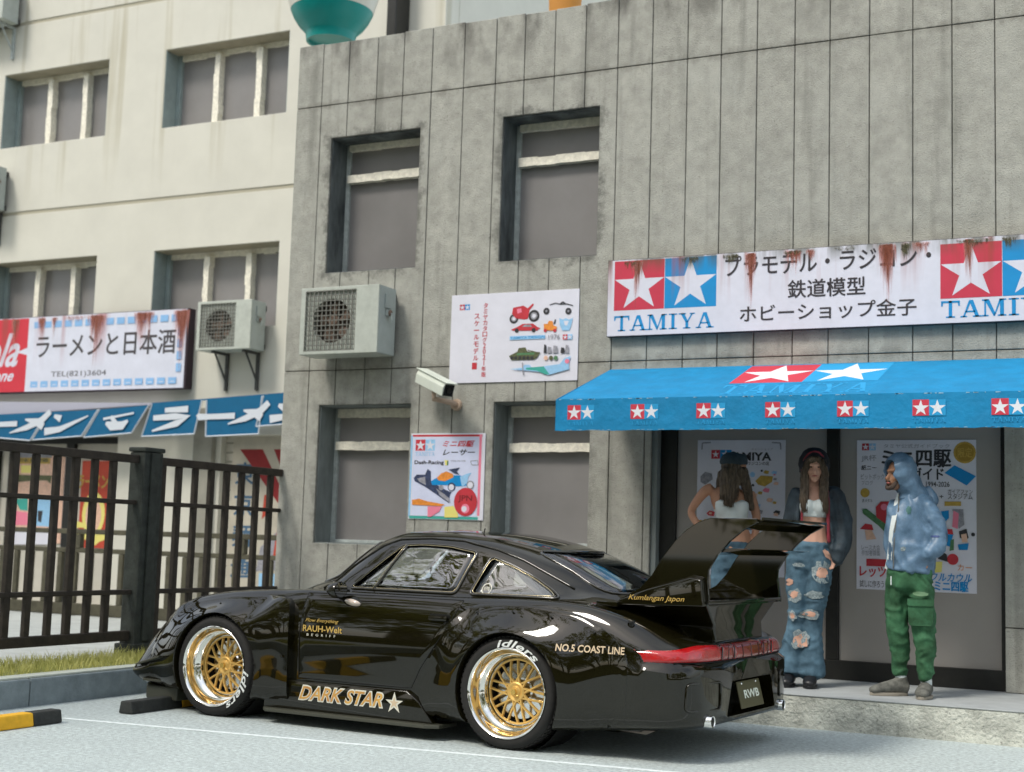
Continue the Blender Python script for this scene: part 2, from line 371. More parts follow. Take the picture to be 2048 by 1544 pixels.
m_soffit = mat('tan_soffit', (.38, .34, .25), .9, var=.1, scale=6)
m_black = mat('black_frame_paint', (.012, .012, .010), .5, var=.3, scale=12)
m_door = mat('shop_door_grey', (.34, .315, .29), .6, var=.05, scale=2)
m_white = mat('paper_white', (.70, .70, .78), .6, var=.03, scale=9)
m_red = mat('print_red', (.52, .035, .05), .5, var=.1, scale=12)
m_blue = mat('print_blue', (.0, .25, .60), .5, var=.08, scale=12)
m_ink = mat('print_black', (.03, .03, .035), .6)
m_gold = mat('print_gold', (.50, .33, .06), .5, var=.2, scale=30)
m_orange = mat('print_orange', (.75, .26, .04), .5, var=.2, scale=30)
m_yel = mat('print_yellow', (.78, .70, .20), .5)
m_grn = mat('print_green', (.08, .20, .09), .6, var=.3, scale=40)
m_olive = mat('print_olive', (.10, .11, .05), .6, var=.5, scale=60)
m_greyink = mat('print_grey', (.30, .30, .34), .6, var=.3, scale=50)
m_ltblue = mat('print_light_blue', (.30, .55, .80), .6, var=.1, scale=40)
m_pink = mat('print_pink', (.80, .22, .32), .6)
m_skinink = mat('print_peach', (.75, .48, .36), .6, var=.15, scale=30)
m_teal = mat('print_teal', (.05, .38, .32), .6)
# ================================================================ ground
g = MB(); g.box((-160, -160, -.5), (160, 160, 0)); tag(g.obj('road', m_asph), kind='structure')
g = MB()
a, b = Vector((-6.70, 7.10)), Vector((1.4, 7.90)); d = (b - a).normalized(); q = Vector((-d.y, d.x)) * .022
g.prism([tuple(a + q), tuple(a - q), tuple(b - q), tuple(b + q)], 'z', .001, .004); tag(g.obj('parking_line', m_line), kind='structure')
blotch(m_asph, (.39, .44, .44), .8, .5, .48, .66)
g = MB(); g.box((-120, -120, .001), (120, 4.75, .006)); tag(g.obj('unseen_dark_ground', mat('reflected_dark_ground', (.035, .038, .018), 1.0, var=.5, scale=3, bump=.5, bscale=20, spec=0.0)), kind='structure')  # unseen dark ground, added to darken reflections in the car's lower sides
# raised pavement on the left with its kerb
g = MB(); g.box((-60, 3.2, -.2), (-7.47, 40, .195)); tag(g.obj('pavement', m_pave), kind='structure')
kroot = []
for i in range(9):
    y0 = -1.2 + i * 1.23
    if y0 < 3.2: continue
    g = MB(); g.box((-7.465, y0, -.05), (-7.30, y0 + 1.222, .188)); o = g.obj('kerb', m_kerb, bevel=.012); tag(o, kind='structure')
    g = MB(); g.box((-7.467, y0, .1885), (-7.325, y0 + 1.222, .203)); g.obj('kerb_top', m_kedge, o, bevel=.004)
# platform in front of the shop
g = MB(); g.box((-7.29, 9.90, -.05), (2.2, 11.60, .219)); o = g.obj('platform', m_step, bevel=.010); tag(o, kind='structure')
g = MB(); g.box((-7.285, 9.895, .2195), (2.2, 11.60, .227)); g.obj('platform_top', m_steptop, o, bevel=.003)
# ================================================================ grey concrete building
GB = empty('concrete_building', (-3.3, D1, .227), 'two storey grey concrete panel building behind the black sports car', 'building')
def gp(o): o.parent = GB; o.location = -Vector(GB.location); return o
WINS = [(-7.60, -6.61, 3.70, 5.02), (-5.75, -4.80, 3.70, 5.03), (-7.60, -6.60, 1.15, 2.44), (-5.75, -4.82, 1.18, 2.44)]
DOOR = (-4.26, -1.45, .20, 2.50)
HOLES = WINS + [DOOR]
mb = rect_grid_mesh(-8.0, 2.0, .227, 5.95, HOLES, D1 + .020, D1 + .30)
gp(mb.obj('wall', m_joint))
mb = MB(); mb.box((-8.0, D1 + .301, .2), (-7.8, 14.2, 5.9)); mb.box((1.8, D1 + .301, .2), (2.0, 14.2, 5.9)); mb.box((-8.0, 14.0, .2), (2.0, 14.2, 5.9)); gp(mb.obj('side_wall', m_conc))
mb = MB(); mb.box((-7.99, D1 + .31, 5.5), (1.99, 14.19, 5.62)); gp(mb.obj('roof', m_pave))
# column edges as read off the facade
VJ = [-8.02, -7.73, -7.43, -7.11, -6.82, -6.51, -6.17, -5.84, -5.55, -5.25, -4.95, -4.64, -4.32, -4.00, -3.70, -3.39, -3.07, -2.78, -2.46, -2.12, -1.82, -1.50]
while VJ[-1] < 1.9: VJ.append(VJ[-1] + .31)
for i in range(len(VJ) - 1):
    rows = [(.227, 2.768), (2.768, 5.35), (5.35, 5.975)]
    if VJ[i] > -1.55: rows = [(.227, .70), (.70, 2.768)] + rows[1:]
    for (z0, z1) in rows:
        gp_ = .0038
        hs = [(h[0], h[1], h[2], h[3]) for h in HOLES]
        top = z1 - gp_ if z1 < 5.9 else z1 + random.uniform(-.012, .006)
        mb = rect_grid_mesh(VJ[i] + gp_, VJ[i + 1] - gp_, z0 + gp_, top, hs, D1 - random.uniform(0, .004), D1 + .021)
        if mb is None: continue
        for piece in islands(mb): gp(piece.obj('wall_panel', m_conc, bevel=.004, seg=1))
mb = MB(); mb.box((-8.019, D1 + .022, .227), (-8.001, D1 + .30, 5.96)); gp(mb.obj('corner_face', m_conc))
def grey_window(w, dark, zbar, ztop):
    x0, x1, z0, z1 = w; yb = D1 + .30
    # reveal lining (irregular inner edges)
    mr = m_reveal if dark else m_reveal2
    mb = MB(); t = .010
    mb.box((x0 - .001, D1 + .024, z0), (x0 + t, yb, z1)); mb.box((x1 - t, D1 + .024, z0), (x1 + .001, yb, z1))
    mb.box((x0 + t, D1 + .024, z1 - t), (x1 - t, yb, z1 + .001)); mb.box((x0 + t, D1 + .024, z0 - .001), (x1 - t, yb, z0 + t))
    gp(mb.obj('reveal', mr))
    yf = yb - .03
    fr = MB()
    fr.box((x0 + t, yf, z0 + t), (x0 + .055, yb + .02, z1 - t)); fr.box((x1 - .045, yf, z0 + t), (x1 - t, yb + .02, z1 - t))
    fr.box((x0 + .055, yf, z0 + t), (x1 - .045, yb + .02, z0 + .04))
    wo = gp(fr.obj('window', m_frameg, bevel=.005))
    hb = MB(); n = 8
    for a_ in range(n):
        xa = x0 + .055 + (x1 - x0 - .10) * a_ / n; xb = x0 + .055 + (x1 - x0 - .10) * (a_ + 1) / n
        hb.box((xa, yf - .03, ztop - .035 + random.uniform(-.004, .004)), (xb, yb + .02, z1 - t - .004))
    o = hb.obj('head_bar', m_frame); o.parent = wo
    hb = MB(); n = 9
    for a_ in range(n):
        xa = x0 + .055 + (x1 - x0 - .10) * a_ / n; xb = x0 + .055 + (x1 - x0 - .10) * (a_ + 1) / n
        hb.box((xa, yf - .045 - random.uniform(0, .003), zbar - .042 + random.uniform(-.004, .004)), (xb, yb + .02, zbar + .036 + random.uniform(-.006, .006)))
    o = hb.obj('transom_bar', m_frame); o.parent = wo
    for (za, zb) in ((z0 + .04, zbar - .04), (zbar + .035, ztop - .03)):
        pm = MB(); pm.box((x0 + .05, yb - .004, za - .01), (x1 - .04, yb + .008, zb + .01)); o = pm.obj('pane', m_pane); o.parent = wo
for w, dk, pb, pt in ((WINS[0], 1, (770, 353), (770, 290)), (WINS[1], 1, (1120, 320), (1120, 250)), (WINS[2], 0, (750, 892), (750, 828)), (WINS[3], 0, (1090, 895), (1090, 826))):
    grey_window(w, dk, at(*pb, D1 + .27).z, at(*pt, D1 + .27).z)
# small white scratch-mark of bare plaster on the reveal of the second window
# shop doors
mb = MB(); yd = D1 + .13
mb.box((-4.21, yd - .03, .38), (-4.07, yd + .05, 2.49)); mb.box((-2.81, yd - .03, .38), (-2.71, yd + .05, 2.49)); mb.box((-1.49, yd - .03, .38), (-1.452, yd + .05, 2.49))
mb.box((-4.21, yd - .035, .2275), (-1.452, yd + .05, .378)); gp(mb.obj('door_frame', m_black, bevel=.004))
for (xa, xb) in ((-4.068, -2.812), (-2.708, -1.492)):
    p = MB(); p.box((xa, yd, .36), (xb, yd + .02, 2.49)); gp(p.obj('door_panel', m_door))
p = MB(); p.box((-4.258, D1 + .024, .2275), (-4.212, yd + .05, 2.49)); gp(p.obj('door_jamb', m_reveal2))
# ================================================================ cream building on the left
CB = empty('cream_building', (-13, D2, .195), 'cream rendered building with three-light windows above the ramen shop', 'building')
def cp_(o): o.parent = CB; o.location = -Vector(CB.location); return o
m_creamS = mat('cream_render_stained', (.62, .605, .53), .9, var=.045, scale=1.6, bump=.06, bscale=40)
streaks(m_creamS, (.36, .32, .20), .55, sx=5, z0=5.7, z1=6.62, thresh=.56, sz=.22)
cols = [(-18.62, -16.66), (-15.66, -13.70), (-12.70, -10.67)]
SHOP = (-15.5, -13.13, .2, 2.45); SHUT = (-11.42, -9.6, .2, 2.45)
bands = [(.195, 5.605, [(a, b, 3.84, 4.93) for a, b in cols] + [SHOP, SHUT], m_cream), (5.655, 8.41, [(a, b, 6.61, 7.70) for a, b in cols], m_creamS), (8.46, 11.2, [(a, b, 9.4, 10.5) for a, b in cols], m_creamS)]
for z0, z1, hs, mm in bands:
    cp_(rect_grid_mesh(-19.8, -8.36, z0, z1, hs, D2, D2 + .34).obj('wall', mm, bevel=.006, seg=1))
mb = MB(); mb.box((-19.79, D2 + .012, 5.60), (-8.37, D2 + .3, 5.66)); mb.box((-19.79, D2 + .012, 8.405), (-8.37, D2 + .3, 8.465)); cp_(mb.obj('groove', m_creamg))
mb = MB(); mb.box((-19.8, D2 + .345, .2), (-8.36, D2 + 5, 11.2)); cp_(mb.obj('rear_block', m_cream))
def cream_window(x0, x1, z0, z1):
    yb = D2 + .30
    mb = MB(); mb.box((x0 - .001, D2 + .01, z0), (x0 + .008, yb, z1)); cp_(mb.obj('reveal', m_bluejamb)); mb = MB(); mb.box((x1 - .008, D2 + .01, z0), (x1 + .001, yb, z1)); cp_(mb.obj('reveal', m_bluejamb))
    mb = MB(); mb.box((x0 + .008, D2 + .01, z1 - .008), (x1 - .008, yb, z1 + .001)); cp_(mb.obj('soffit', m_soffit))
    fr = MB(); fr.box((x0 + .01, yb - .05, z0), (x0 + .075, yb + .02, z1 - .01)); fr.box((x1 - .05, yb - .03, z0), (x1 - .01, yb + .02, z1 - .01)); fr.box((x0 + .075, yb - .03, z0), (x1 - .05, yb + .02, z0 + .03))
    wo = cp_(fr.obj('window', m_bluejamb, bevel=.006))
    t = MB(); n = 10
    for k in range(n):
        xa = x0 + .075 + (x1 - x0 - .125) * k / n; xb = x0 + .075 + (x1 - x0 - .125) * (k + 1) / n
        t.box((xa, yb - .04, z1 - .085 + random.uniform(-.012, .012)), (xb, yb + .02, z1 - .011))
    o = t.obj('head_bar', m_frame); o.parent = wo
    for f_ in (.36, .70):
        xc = x0 + (x1 - x0) * f_; t = MB()
        zs = [z0 + .03 + (z1 - z0 - .11) * k / 7 for k in range(8)]
        for k in range(7): t.box((xc - .045 + random.uniform(-.008, .008), yb - .11, zs[k]), (xc + .045 + random.uniform(-.008, .008), yb + .02, zs[k + 1]))
        o = t.obj('mullion', m_frame); o.parent = wo
    for (fa, fb) in ((.03, .34), (.38, .68), (.72, .98)):
        t = MB(); t.box((x0 + (x1 - x0) * fa, yb, z0 + .02), (x0 + (x1 - x0) * fb, yb + .01, z1 - .07)); o = t.obj('pane', m_pane); o.parent = wo
for a, b in cols:
    cream_window(a, b, 3.84, 4.93); cream_window(a, b, 6.61, 7.70); cream_window(a, b, 9.4, 10.5)
# shop front
m_shopg = mat('shop_screen_grey', (.55, .52, .45), .7, var=.06, scale=3)
mb = MB(); mb.box((SHOP[0], D2 + .16, .2), (SHOP[1], D2 + .20, 2.45)); cp_(mb.obj('shop_screen', m_shopg))
mb = MB()
for xa, xb in ((-15.5, -15.36), (-15.17, -15.06), (-14.12, -13.98)): mb.box((xa, D2 + .10, .2), (xb, D2 + .159, 2.36))
mb.box((-15.5, D2 + .10, 2.36), (-13.14, D2 + .159, 2.44)); cp_(mb.obj('shop_frame', m_black))
mb = MB(); mb.box((-11.80, D2 - .09, .196), (-11.50, D2 - .002, 2.8)); cp_(mb.obj('pillar', mat('pillar_grey', (.30, .29, .245), .8, var=.1), bevel=.01))
m_slat = mat('shutter_slat', (.52, .49, .42), .6, var=.06, scale=5)
z = .2
while z < 2.40:
    mb = MB(); mb.box((SHUT[0], D2 + .10, z + .004), (SHUT[1], D2 + .13, z + .116)); cp_(mb.obj('slat', m_slat, bevel=.004, seg=1)); z += .12
# ---------------------------------------------------------------- pale block behind
m_pb = mat('pale_green_block', (.30, .37, .33), .9, var=.05, scale=2)
BB = empty('green_grey_block', (-11, 18, 0), 'pale green-grey block rising behind the roof edge beside the cream building', 'building')
for xa, xb in ((-14., -9.54), (-9.51, -8.92)):
    mb = MB(); mb.box((xa, 18, 0), (xb, 23, 15)); o = mb.obj('wall', m_pb, BB, bevel=.02); o.location = -Vector(BB.location)
mb = MB(); mb.box((-13.9, 18.05, .1), (-9.0, 22.9, 14.9)); o = mb.obj('core', m_joint, BB); o.location = -Vector(BB.location)
# ================================================================ awning of the model shop
m_awn = mat('awning_blue', (.0, .215, .45), .7, var=.13, scale=5, bump=.35, bscale=9, bdist=.03)
m_awn2 = mat('awning_print_pale_blue', (.015, .31, .62), .7)
m_awnw = mat('awning_white', (.72, .74, .80), .7, var=.04)
m_awnr = mat('awning_red', (.55, .04, .07), .7, var=.06)
AX0, AX1, AYF, AZF, AZW, AZB = -4.638, -.55, 10.07, 2.33, 2.70, 2.088
AW = empty('awning', (AX0, D1, AZB), 'bright blue fabric awning with red and blue star logos over the shop doors', 'awning')
def aw(o): o.parent = AW; o.location = -Vector(AW.location); return o
mb = MB(); n = 40
for k in range(n):
    xa = AX0 + (AX1 - AX0) * k / n; xb = AX0 + (AX1 - AX0) * (k + 1) / n
    za = random.uniform(-.004, .004)
    mb.add([(xa, AYF, AZF), (xb, AYF, AZF), (xb, D1 - .004, AZW), (xa, D1 - .004, AZW), (xa, AYF, AZF - .012), (xb, AYF, AZF - .012), (xb, D1 - .004, AZW - .012), (xa, D1 - .004, AZW - .012)], [(0, 1, 2, 3), (7, 6, 5, 4)])
mb.add([(AX0, AYF, AZF), (AX0, D1 - .004, AZW), (AX0, D1 - .004, AZW - .012), (AX0, AYF, AZF - .012)], [(0, 1, 2, 3)])
aw(mb.obj('canopy', m_awn, merge=.0005))
mb = MB(); n = 60; zb = [AZB + random.uniform(-.004, .004) for _ in range(n + 1)]
for k in range(n):
    xa = AX0 + (AX1 - AX0) * k / n; xb = AX0 + (AX1 - AX0) * (k + 1) / n
    mb.add([(xa, AYF - .012, zb[k]), (xb, AYF - .012, zb[k + 1]), (xb, AYF - .012, AZF + .004), (xa, AYF - .012, AZF + .004), (xa, AYF - .003, zb[k]), (xb, AYF - .003, zb[k + 1]), (xb, AYF - .003, AZF + .004), (xa, AYF - .003, AZF + .004)], [(0, 1, 2, 3), (7, 6, 5, 4), (4, 5, 1, 0), (3, 2, 6, 7)])
aw(mb.obj('valance', m_awn, merge=.0005))
mb = MB(); mb.prism([(AYF - .011, AZB), (AYF - .011, AZF + .002), (D1 - .004, AZW - .001), (D1 - .004, AZW - .07), (AYF + .06, AZF - .05), (AYF + .02, AZB + .01)], 'x', AX0 - .006, AX0 - .001); aw(mb.obj('end_panel', m_awn))
mb = MB()
for x in (-4.5, -3.0, -1.5): mb.tube([(x, D1 - .004, 2.52), (x, AYF + .02, AZF - .03)], .012, 6)
mb.tube([(AX0 + .01, AYF + .02, AZF - .03), (AX1, AYF + .02, AZF - .03)], .012, 6); aw(mb.obj('support_bar', mat('awning_steel', (.3, .3, .3), .4, 1.)))
def logo(S, x, y, s, mr=m_red, mbl=m_blue, mw=m_white, word=None, ratio=1.0, gap=0.0, wtop=.12, wh=.34):
    """red square and blue square each with a white star, the word beneath; (x,y) = lower left of the red square"""
    h = s * ratio
    S.rect(x, y, x + s, y + h, mr, 'red_square'); S.rect(x + s + gap, y, x + 2 * s + gap, y + h, mbl, 'blue_square')
    for cx in (x + s / 2, x + s * 1.5 + gap):
        pts = [(cx + (px_) * s * .52, y + h * .47 + py_ * h * .52) for px_, py_ in star_pts(0, 0, 1)]
        S.fan(pts, (cx, y + h * .47), mw, 'star')
    if word: S.serif('TAMIYA', x, y - h * (wtop + wh), x + 2 * s + gap, y - h * wtop, word)
S = Sheet(AW, Vector((AX0, AYF - .012, AZB)) - Vector(AW.location), step=.0008)
def vx(px, py): return at(px, py, AYF - .014).x - AX0
for k in range(11):
    x = vx(1134, 806) + k * (vx(1962, 785) - vx(1134, 806)) / 6.0 if False else vx(1261, 822) + (k - 1) * ((vx(1983, 790) - vx(1261, 822)) / 5.0)
    if x + .3 > AX1 - AX0: break
    logo(S, x, .085, .112, m_awnr, m_awn2, m_awnw, m_awn2, wtop=.12, wh=.30)
S.done()
random.seed(21); fl_ = MB()
for k in range(150):                                                  # rubbed, paler flecks along the fold and the hem
    x = random.uniform(AX0 + .01, AX1 - .05); l_ = random.uniform(.006, .04); t = random.uniform(.002, .005)
    if k % 2: fl_.add([(x, AYF - .0128, AZF - t), (x + l_, AYF - .0128, AZF - t * random.uniform(.4, 1)), (x + l_ * .9, AYF - .0128, AZF + .002), (x + l_ * .1, AYF - .0128, AZF + .003)], [(0, 1, 2, 3)])
    else: fl_.add([(x, AYF - .0128, AZB + .002), (x + l_, AYF - .0128, AZB + .003), (x + l_ * .8, AYF - .0128, AZB + .002 + t), (x + l_ * .2, AYF - .0128, AZB + .002 + t)], [(0, 1, 2, 3)])
tag(aw(fl_.obj('worn_edge', mat('awning_worn', (.30, .48, .60), .8), fixn=False)), kind='stuff')
Vd = Vector((0, D1 - .004 - AYF, AZW - AZF)); L = Vd.length; Vd /= L
S = Sheet(AW, Vector((AX0, AYF, AZF)) - Vector(AW.location), V=Vd, step=.0008)
NN = Vector((1, 0, 0)).cross(Vd)
def on_slope(px, py):
    r = M3 @ Vector((px - 1024, 772 - py, -F_PX)); O = Vector((AX0, AYF, AZF)); t = (O - EYE).dot(NN) / r.dot(NN); p = EYE + r * t - O; return p.x, p.dot(Vd)
a = on_slope(1458, 767); b = on_slope(1604, 763); c = on_slope(1489, 731); w_ = b[0] - a[0]; h_ = min(c[1], L - .03) - a[1]
logo(S, a[0], a[1], w_, m_awnr, m_awn2, m_awnw, None, ratio=h_ / w_)
S.serif('TAMIYA', a[0], a[1] * .18, a[0] + 2 * w_, a[1] * .86, m_awn2); S.done()
# ================================================================ sign board of the model shop
def stained(name, col, **k):
    m = mat(name, col, .6, var=.05, scale=7, **k)
    streaks(m, (.30, .055, .03), .95, sx=7.5, z0=3.20, z1=3.60, thresh=.535, sz=.35); streaks(m, (.07, .075, .04), .9, sx=10, z0=3.49, z1=3.66, thresh=.42, sz=1.5); return m
ms_w = stained('sign_white', (.66, .66, .74)); ms_r = stained('sign_red', (.55, .035, .07)); ms_b = stained('sign_blue', (.0, .25, .56)); ms_k = mat('sign_ink', (.035, .03, .035), .7)
YS = D1 - .065
SG = empty('shop_sign', (-4.66, D1, 2.97), 'long white rust-streaked shop sign with black Japanese lettering between star logos', 'sign')
mb = MB(); mb.box((-4.66, YS, 2.972), (-.62, D1 - .005, 3.632)); o = mb.obj('board', mat('sign_edge', (.05, .045, .045), .7), SG, bevel=.003); o.location = -Vector(SG.location)
mb = MB(); mb.box((-4.655, YS - .004, 2.977), (-.625, YS - .0005, 3.627)); o = mb.obj('face_sheet', ms_w, SG); o.location = -Vector(SG.location)
O = Vector((-4.66, YS - .004, 2.972)); S = Sheet(SG, O - Vector(SG.location), step=.0008)
def sq(px, py): p = at(px, py, YS); return p.x - O.x, p.z - O.z
a = sq(1228, 622); b = sq(1328, 618); c = sq(1228, 524); w_ = b[0] - a[0]; h_ = c[1] - a[1]
for (lx, ly) in ((1228, 622), (1881, 598)):
    a = sq(lx, ly); logo(S, a[0], a[1], w_, ms_r, ms_b, ms_w, None, ratio=h_ / w_, gap=.004); S.serif('TAMIYA', a[0] + .005, .045, a[0] + 2 * w_ - .02, .175, ms_b)
a = sq(1451, 554); b = sq(1862, 505); S.text('プラモデル・ラジコン・', a[0], a[1] + .0, b[0], sq(1451, 513)[1], ms_k, offset=.012)
a = sq(1576, 597); b = sq(1731, 550); S.text('鉄道模型', a[0], a[1], b[0], sq(1576, 561)[1], ms_k, offset=.014)
a = sq(1480, 645); b = sq(1833, 600); S.text('ホビーショップ金子', a[0], a[1], b[0], sq(1480, 612)[1], ms_k, offset=.010)
def stains(S, m, x, w, top, L, n, seed, lean=0):
    """run-off stain: a fringe of thin tapering drips"""
    rs = random.Random(seed); V = []; Fc = []
    for i in range(n):
        u = rs.uniform(-1, 1); xx = x + u * w / 2; l_ = L * rs.uniform(.15, 1) * (1 - .75 * abs(u)); ww = rs.uniform(.003, .008) * (1 + w); t0 = top + rs.uniform(-.02, .0); b = len(V)
        dx = rs.gauss(0, .004)
        zz = i * .00002; V += [(xx - ww, t0, zz), (xx + ww, t0, zz), (xx + ww * .8 + dx, t0 - l_ * .6, zz), (xx - ww * .8 + dx, t0 - l_ * .6, zz), (xx + dx * 2, t0 - l_, zz)]; Fc += [(0 + b, 3 + b, 2 + b, 1 + b)[::-1], (3 + b, 4 + b, 2 + b)]
    S._add('rust_stain', m, V, Fc)
m_rust = mat('rust_run', (.33, .085, .045), .85, var=.35, scale=25, col2=(.45, .14, .08), alpha=.24); m_pinkrun = mat('pale_rust_run', (.60, .26, .22), .85, alpha=.19); m_moss = mat('moss_run', (.12, .11, .06), .9, var=.4, scale=30, alpha=.30)
zt = .648
for i, (px_, w_, L_, n_, m_) in enumerate(((1275, .07, .36, 16, m_rust), (1262, .12, .10, 12, m_moss), (1380, .16, .12, 16, m_moss), (1462, .14, .10, 26, m_moss), (1502, .055, .42, 24, m_rust), (1590, .10, .16, 16, m_rust), (1585, .16, .07, 18, m_moss), (1622, .05, .12, 8, m_rust), (1775, .085, .44, 34, m_rust), (1772, .10, .10, 18, m_moss), (1812, .08, .20, 14, m_moss), (1845, .10, .12, 12, m_rust), (1938, .05, .34, 16, m_rust), (1950, .30, .07, 26, m_moss), (2020, .12, .12, 14, m_moss), (1690, .2, .04, 14, m_moss))):
    stains(S, m_, sq(px_, 520)[0], w_ * .9, zt, L_, int(n_ * 2.6), i)
    if m_ is m_rust: stains(S, m_pinkrun, sq(px_, 520)[0], w_ * 1.5, zt, min(.60, L_ * 1.5), n_ * 2, 90 + i)
S.done()
# ================================================================ posters on the concrete wall
def poster(name, label, corners, Y, t=.006, m=m_white, cat='poster'):
    (x0, z0), (x1, z1) = corners
    r = empty(name, (x0, Y, z0), label, cat)
    mb = MB(); mb.box((0, -t, 0), (x1 - x0, 0, z1 - z0)); mb.obj('sheet', m, r, bevel=.001, seg=1)
    return r, Sheet(r, (0, -t, 0), step=.0006)
def crop_map(Y, O, ox, oy, k):
    def q(cx, cy): p = at(ox + cx * k, oy + cy * k, Y); return p.x - O[0], p.z - O[1]
    return q
# white landscape poster with vehicles
O = (-6.205, 2.615); P1, S = poster('catalogue_poster', 'white landscape poster with a red motorbike, tank and aeroplane on the grey wall', (O, (-4.945, 3.415)), D1 - .006)
q = crop_map(D1 - .012, O, 880, 560, 300 / 2048)
def bx(cx0, cy0, cx1, cy1, q=None): a = q(cx0, cy1); b = q(cx1, cy0); return a[0], a[1], b[0], b[1]
a = bx(270, 335, 410, 430, q); logo(S, a[0], a[1] + .01, (a[2] - a[0]) / 2)
u0, v0 = q(600, 1330); u1, v1 = q(630, 310); S.text('タミヤカタログ2021年版', u1 - .025, v0, u1 + .02, v1, m_red, vertical=True, offset=.02)
u0, v0 = q(480, 1220); u1, v1 = q(515, 450); S.text('スケールモデル', u1 - .03, v0 + .07, u1 + .02, v1, m_red, vertical=True, offset=.02); S.rect(u1 - .04, v0, u1 + .01, v0 + .06, m_red)
def PL(S, q, pts, m): S.poly([q(*p) for p in pts], m, 'printed_picture')
def DS(S, q, cx, cy, r, m, ry=None):
    a = q(cx, cy); b = q(cx + r, cy); S.disc(a[0], a[1], b[0] - a[0], m, ry=None if ry is None else abs(q(cx, cy + ry)[1] - a[1]), name='printed_picture')
for (cx, cy, r) in ((1010, 530, 60), (1285, 490, 75)): DS(S, q, cx, cy, r, m_ink); DS(S, q, cx, cy, r * .6, m_greyink); DS(S, q, cx, cy, r * .35, m_white)
PL(S, q, [(1000, 380), (1140, 350), (1200, 385), (1270, 320), (1285, 335), (1225, 410), (1200, 530), (1150, 540), (1080, 530), (1030, 520), (985, 460)], m_red); PL(S, q, [(1050, 400), (1110, 385), (1120, 440), (1060, 460)], m_pink)
PL(S, q, [(970, 680), (1060, 640), (1130, 600), (1270, 595), (1330, 640), (1370, 655), (1330, 690), (1000, 695)], m_red); DS(S, q, 1050, 690, 28, m_ink); DS(S, q, 1280, 685, 28, m_ink); PL(S, q, [(1120, 640), (1160, 610), (1240, 610), (1260, 640)], m_greyink)
for cx in (1455, 1755): DS(S, q, cx, 425, 42, m_ink); DS(S, q, cx, 425, 14, m_greyink)
S.stroke([q(1500, 340), q(1580, 315), q(1640, 330), q(1730, 325), q(1820, 350)], .008, m_ink, 'printed_picture'); S.stroke([q(1640, 330), q(1680, 300), q(1720, 330)], .012, m_ink, 'printed_picture')
PL(S, q, [(1630, 520), (1680, 540), (1720, 520), (1760, 540), (1815, 520), (1800, 600), (1770, 690), (1670, 690), (1640, 620)], m_ltblue); PL(S, q, [(1690, 560), (1760, 560), (1740, 620), (1710, 620)], m_white)
PL(S, q, [(1420, 600), (1470, 600), (1490, 560), (1540, 560), (1550, 620), (1600, 640), (1590, 690), (1420, 690)], m_orange); DS(S, q, 1440, 690, 22, m_red); DS(S, q, 1570, 690, 22, m_red); S.stroke([q(1560, 600), q(1580, 540)], .012, m_ink, 'printed_picture')
a = bx(955, 750, 1440, 820, q); S.rect(*a, m_ltblue); S.text('TAMIYA DESIGN', a[0] + .005, a[1] + .006, a[2] - .005, a[3] - .006, m_blue, offset=.02)
a = bx(1480, 740, 1640, 815, q); S.text('1976', a[0], a[1], a[2], a[3], m_greyink); a = bx(1680, 740, 1810, 815, q); logo(S, a[0], a[1], (a[2] - a[0]) / 2, mbl=m_ltblue)
PL(S, q, [(945, 1040), (1060, 980), (1080, 930), (1170, 920), (1200, 980), (1370, 985), (1330, 1060), (1290, 1085), (980, 1095)], m_olive); PL(S, q, [(1060, 1000), (1300, 990), (1290, 1020), (1050, 1030)], m_grn); S.stroke([q(1200, 960), q(1370, 1000)], .008, m_olive, 'printed_picture')
for k in range(6): DS(S, q, 985 + k * 55, 1065, 22, m_ink)
for (cx, w, h) in ((1440, 40, 110), (1500, 60, 80), (1580, 70, 95), (1680, 60, 70), (1740, 50, 105)): PL(S, q, [(cx - w / 2, 1000), (cx + w / 2, 995), (cx + w / 2.5, 1000 - h), (cx - w / 3, 990 - h)], m_greyink if cx % 40 else m_ink)
for (cx, m) in ((1450, m_skinink), (1520, m_olive), (1585, m_grn)): DS(S, q, cx, 1065, 28, m)
PL(S, q, [(960, 1220), (1130, 1200), (1160, 1160), (1230, 1160), (1260, 1200), (1640, 1150), (1700, 1070), (1790, 1040), (1760, 1130), (1770, 1220), (1620, 1260), (1480, 1300), (1400, 1260), (1100, 1230)], m_ltblue)
PL(S, q, [(1180, 1200), (1420, 1180), (1500, 1290), (1440, 1290), (1330, 1240), (1180, 1225)], m_teal); S.stroke([q(1130, 1130), q(1145, 1300)], .010, m_greyink, 'printed_picture'); DS(S, q, 1740, 1110, 30, m_pink)
S.done()
# portrait racing-kit poster
O = (-6.575, 1.395); P2, S = poster('racing_kit_poster', 'portrait poster of a blue and orange racing kit with round red badge', (O, (-5.815, 2.165)), D1 - .006)
q = crop_map(D1 - .012, O, 800, 860, 200 / 1544)
W_, H_ = .76, .77
S.rect(.012, H_ - .03, W_ - .03, H_ - .012, m_red); S.rect(W_ - .06, .04, W_ - .035, H_ - .012, m_pink); S.rect(.0, .02, .02, H_ - .02, m_ltblue); S.rect(.01, 0.004, W_ - .05, .028, m_teal)
S.rect(.03, .03, W_ - .065, H_ - .035, mat('poster_pale', (.62, .66, .84), .6, var=.06, scale=8))
a = bx(240, 160, 545, 320, q); logo(S, a[0], a[1], (a[2] - a[0]) / 2, mbl=m_ltblue, word=m_ltblue)
a = bx(660, 165, 1155, 260, q); S.text('ミニ四駆', a[0], a[1], a[2], a[3], m_red, shear=.3, offset=.035); a = bx(665, 300, 1160, 390, q); S.text('レーサー', a[0], a[1], a[2], a[3], m_ink, shear=.3, offset=.03)
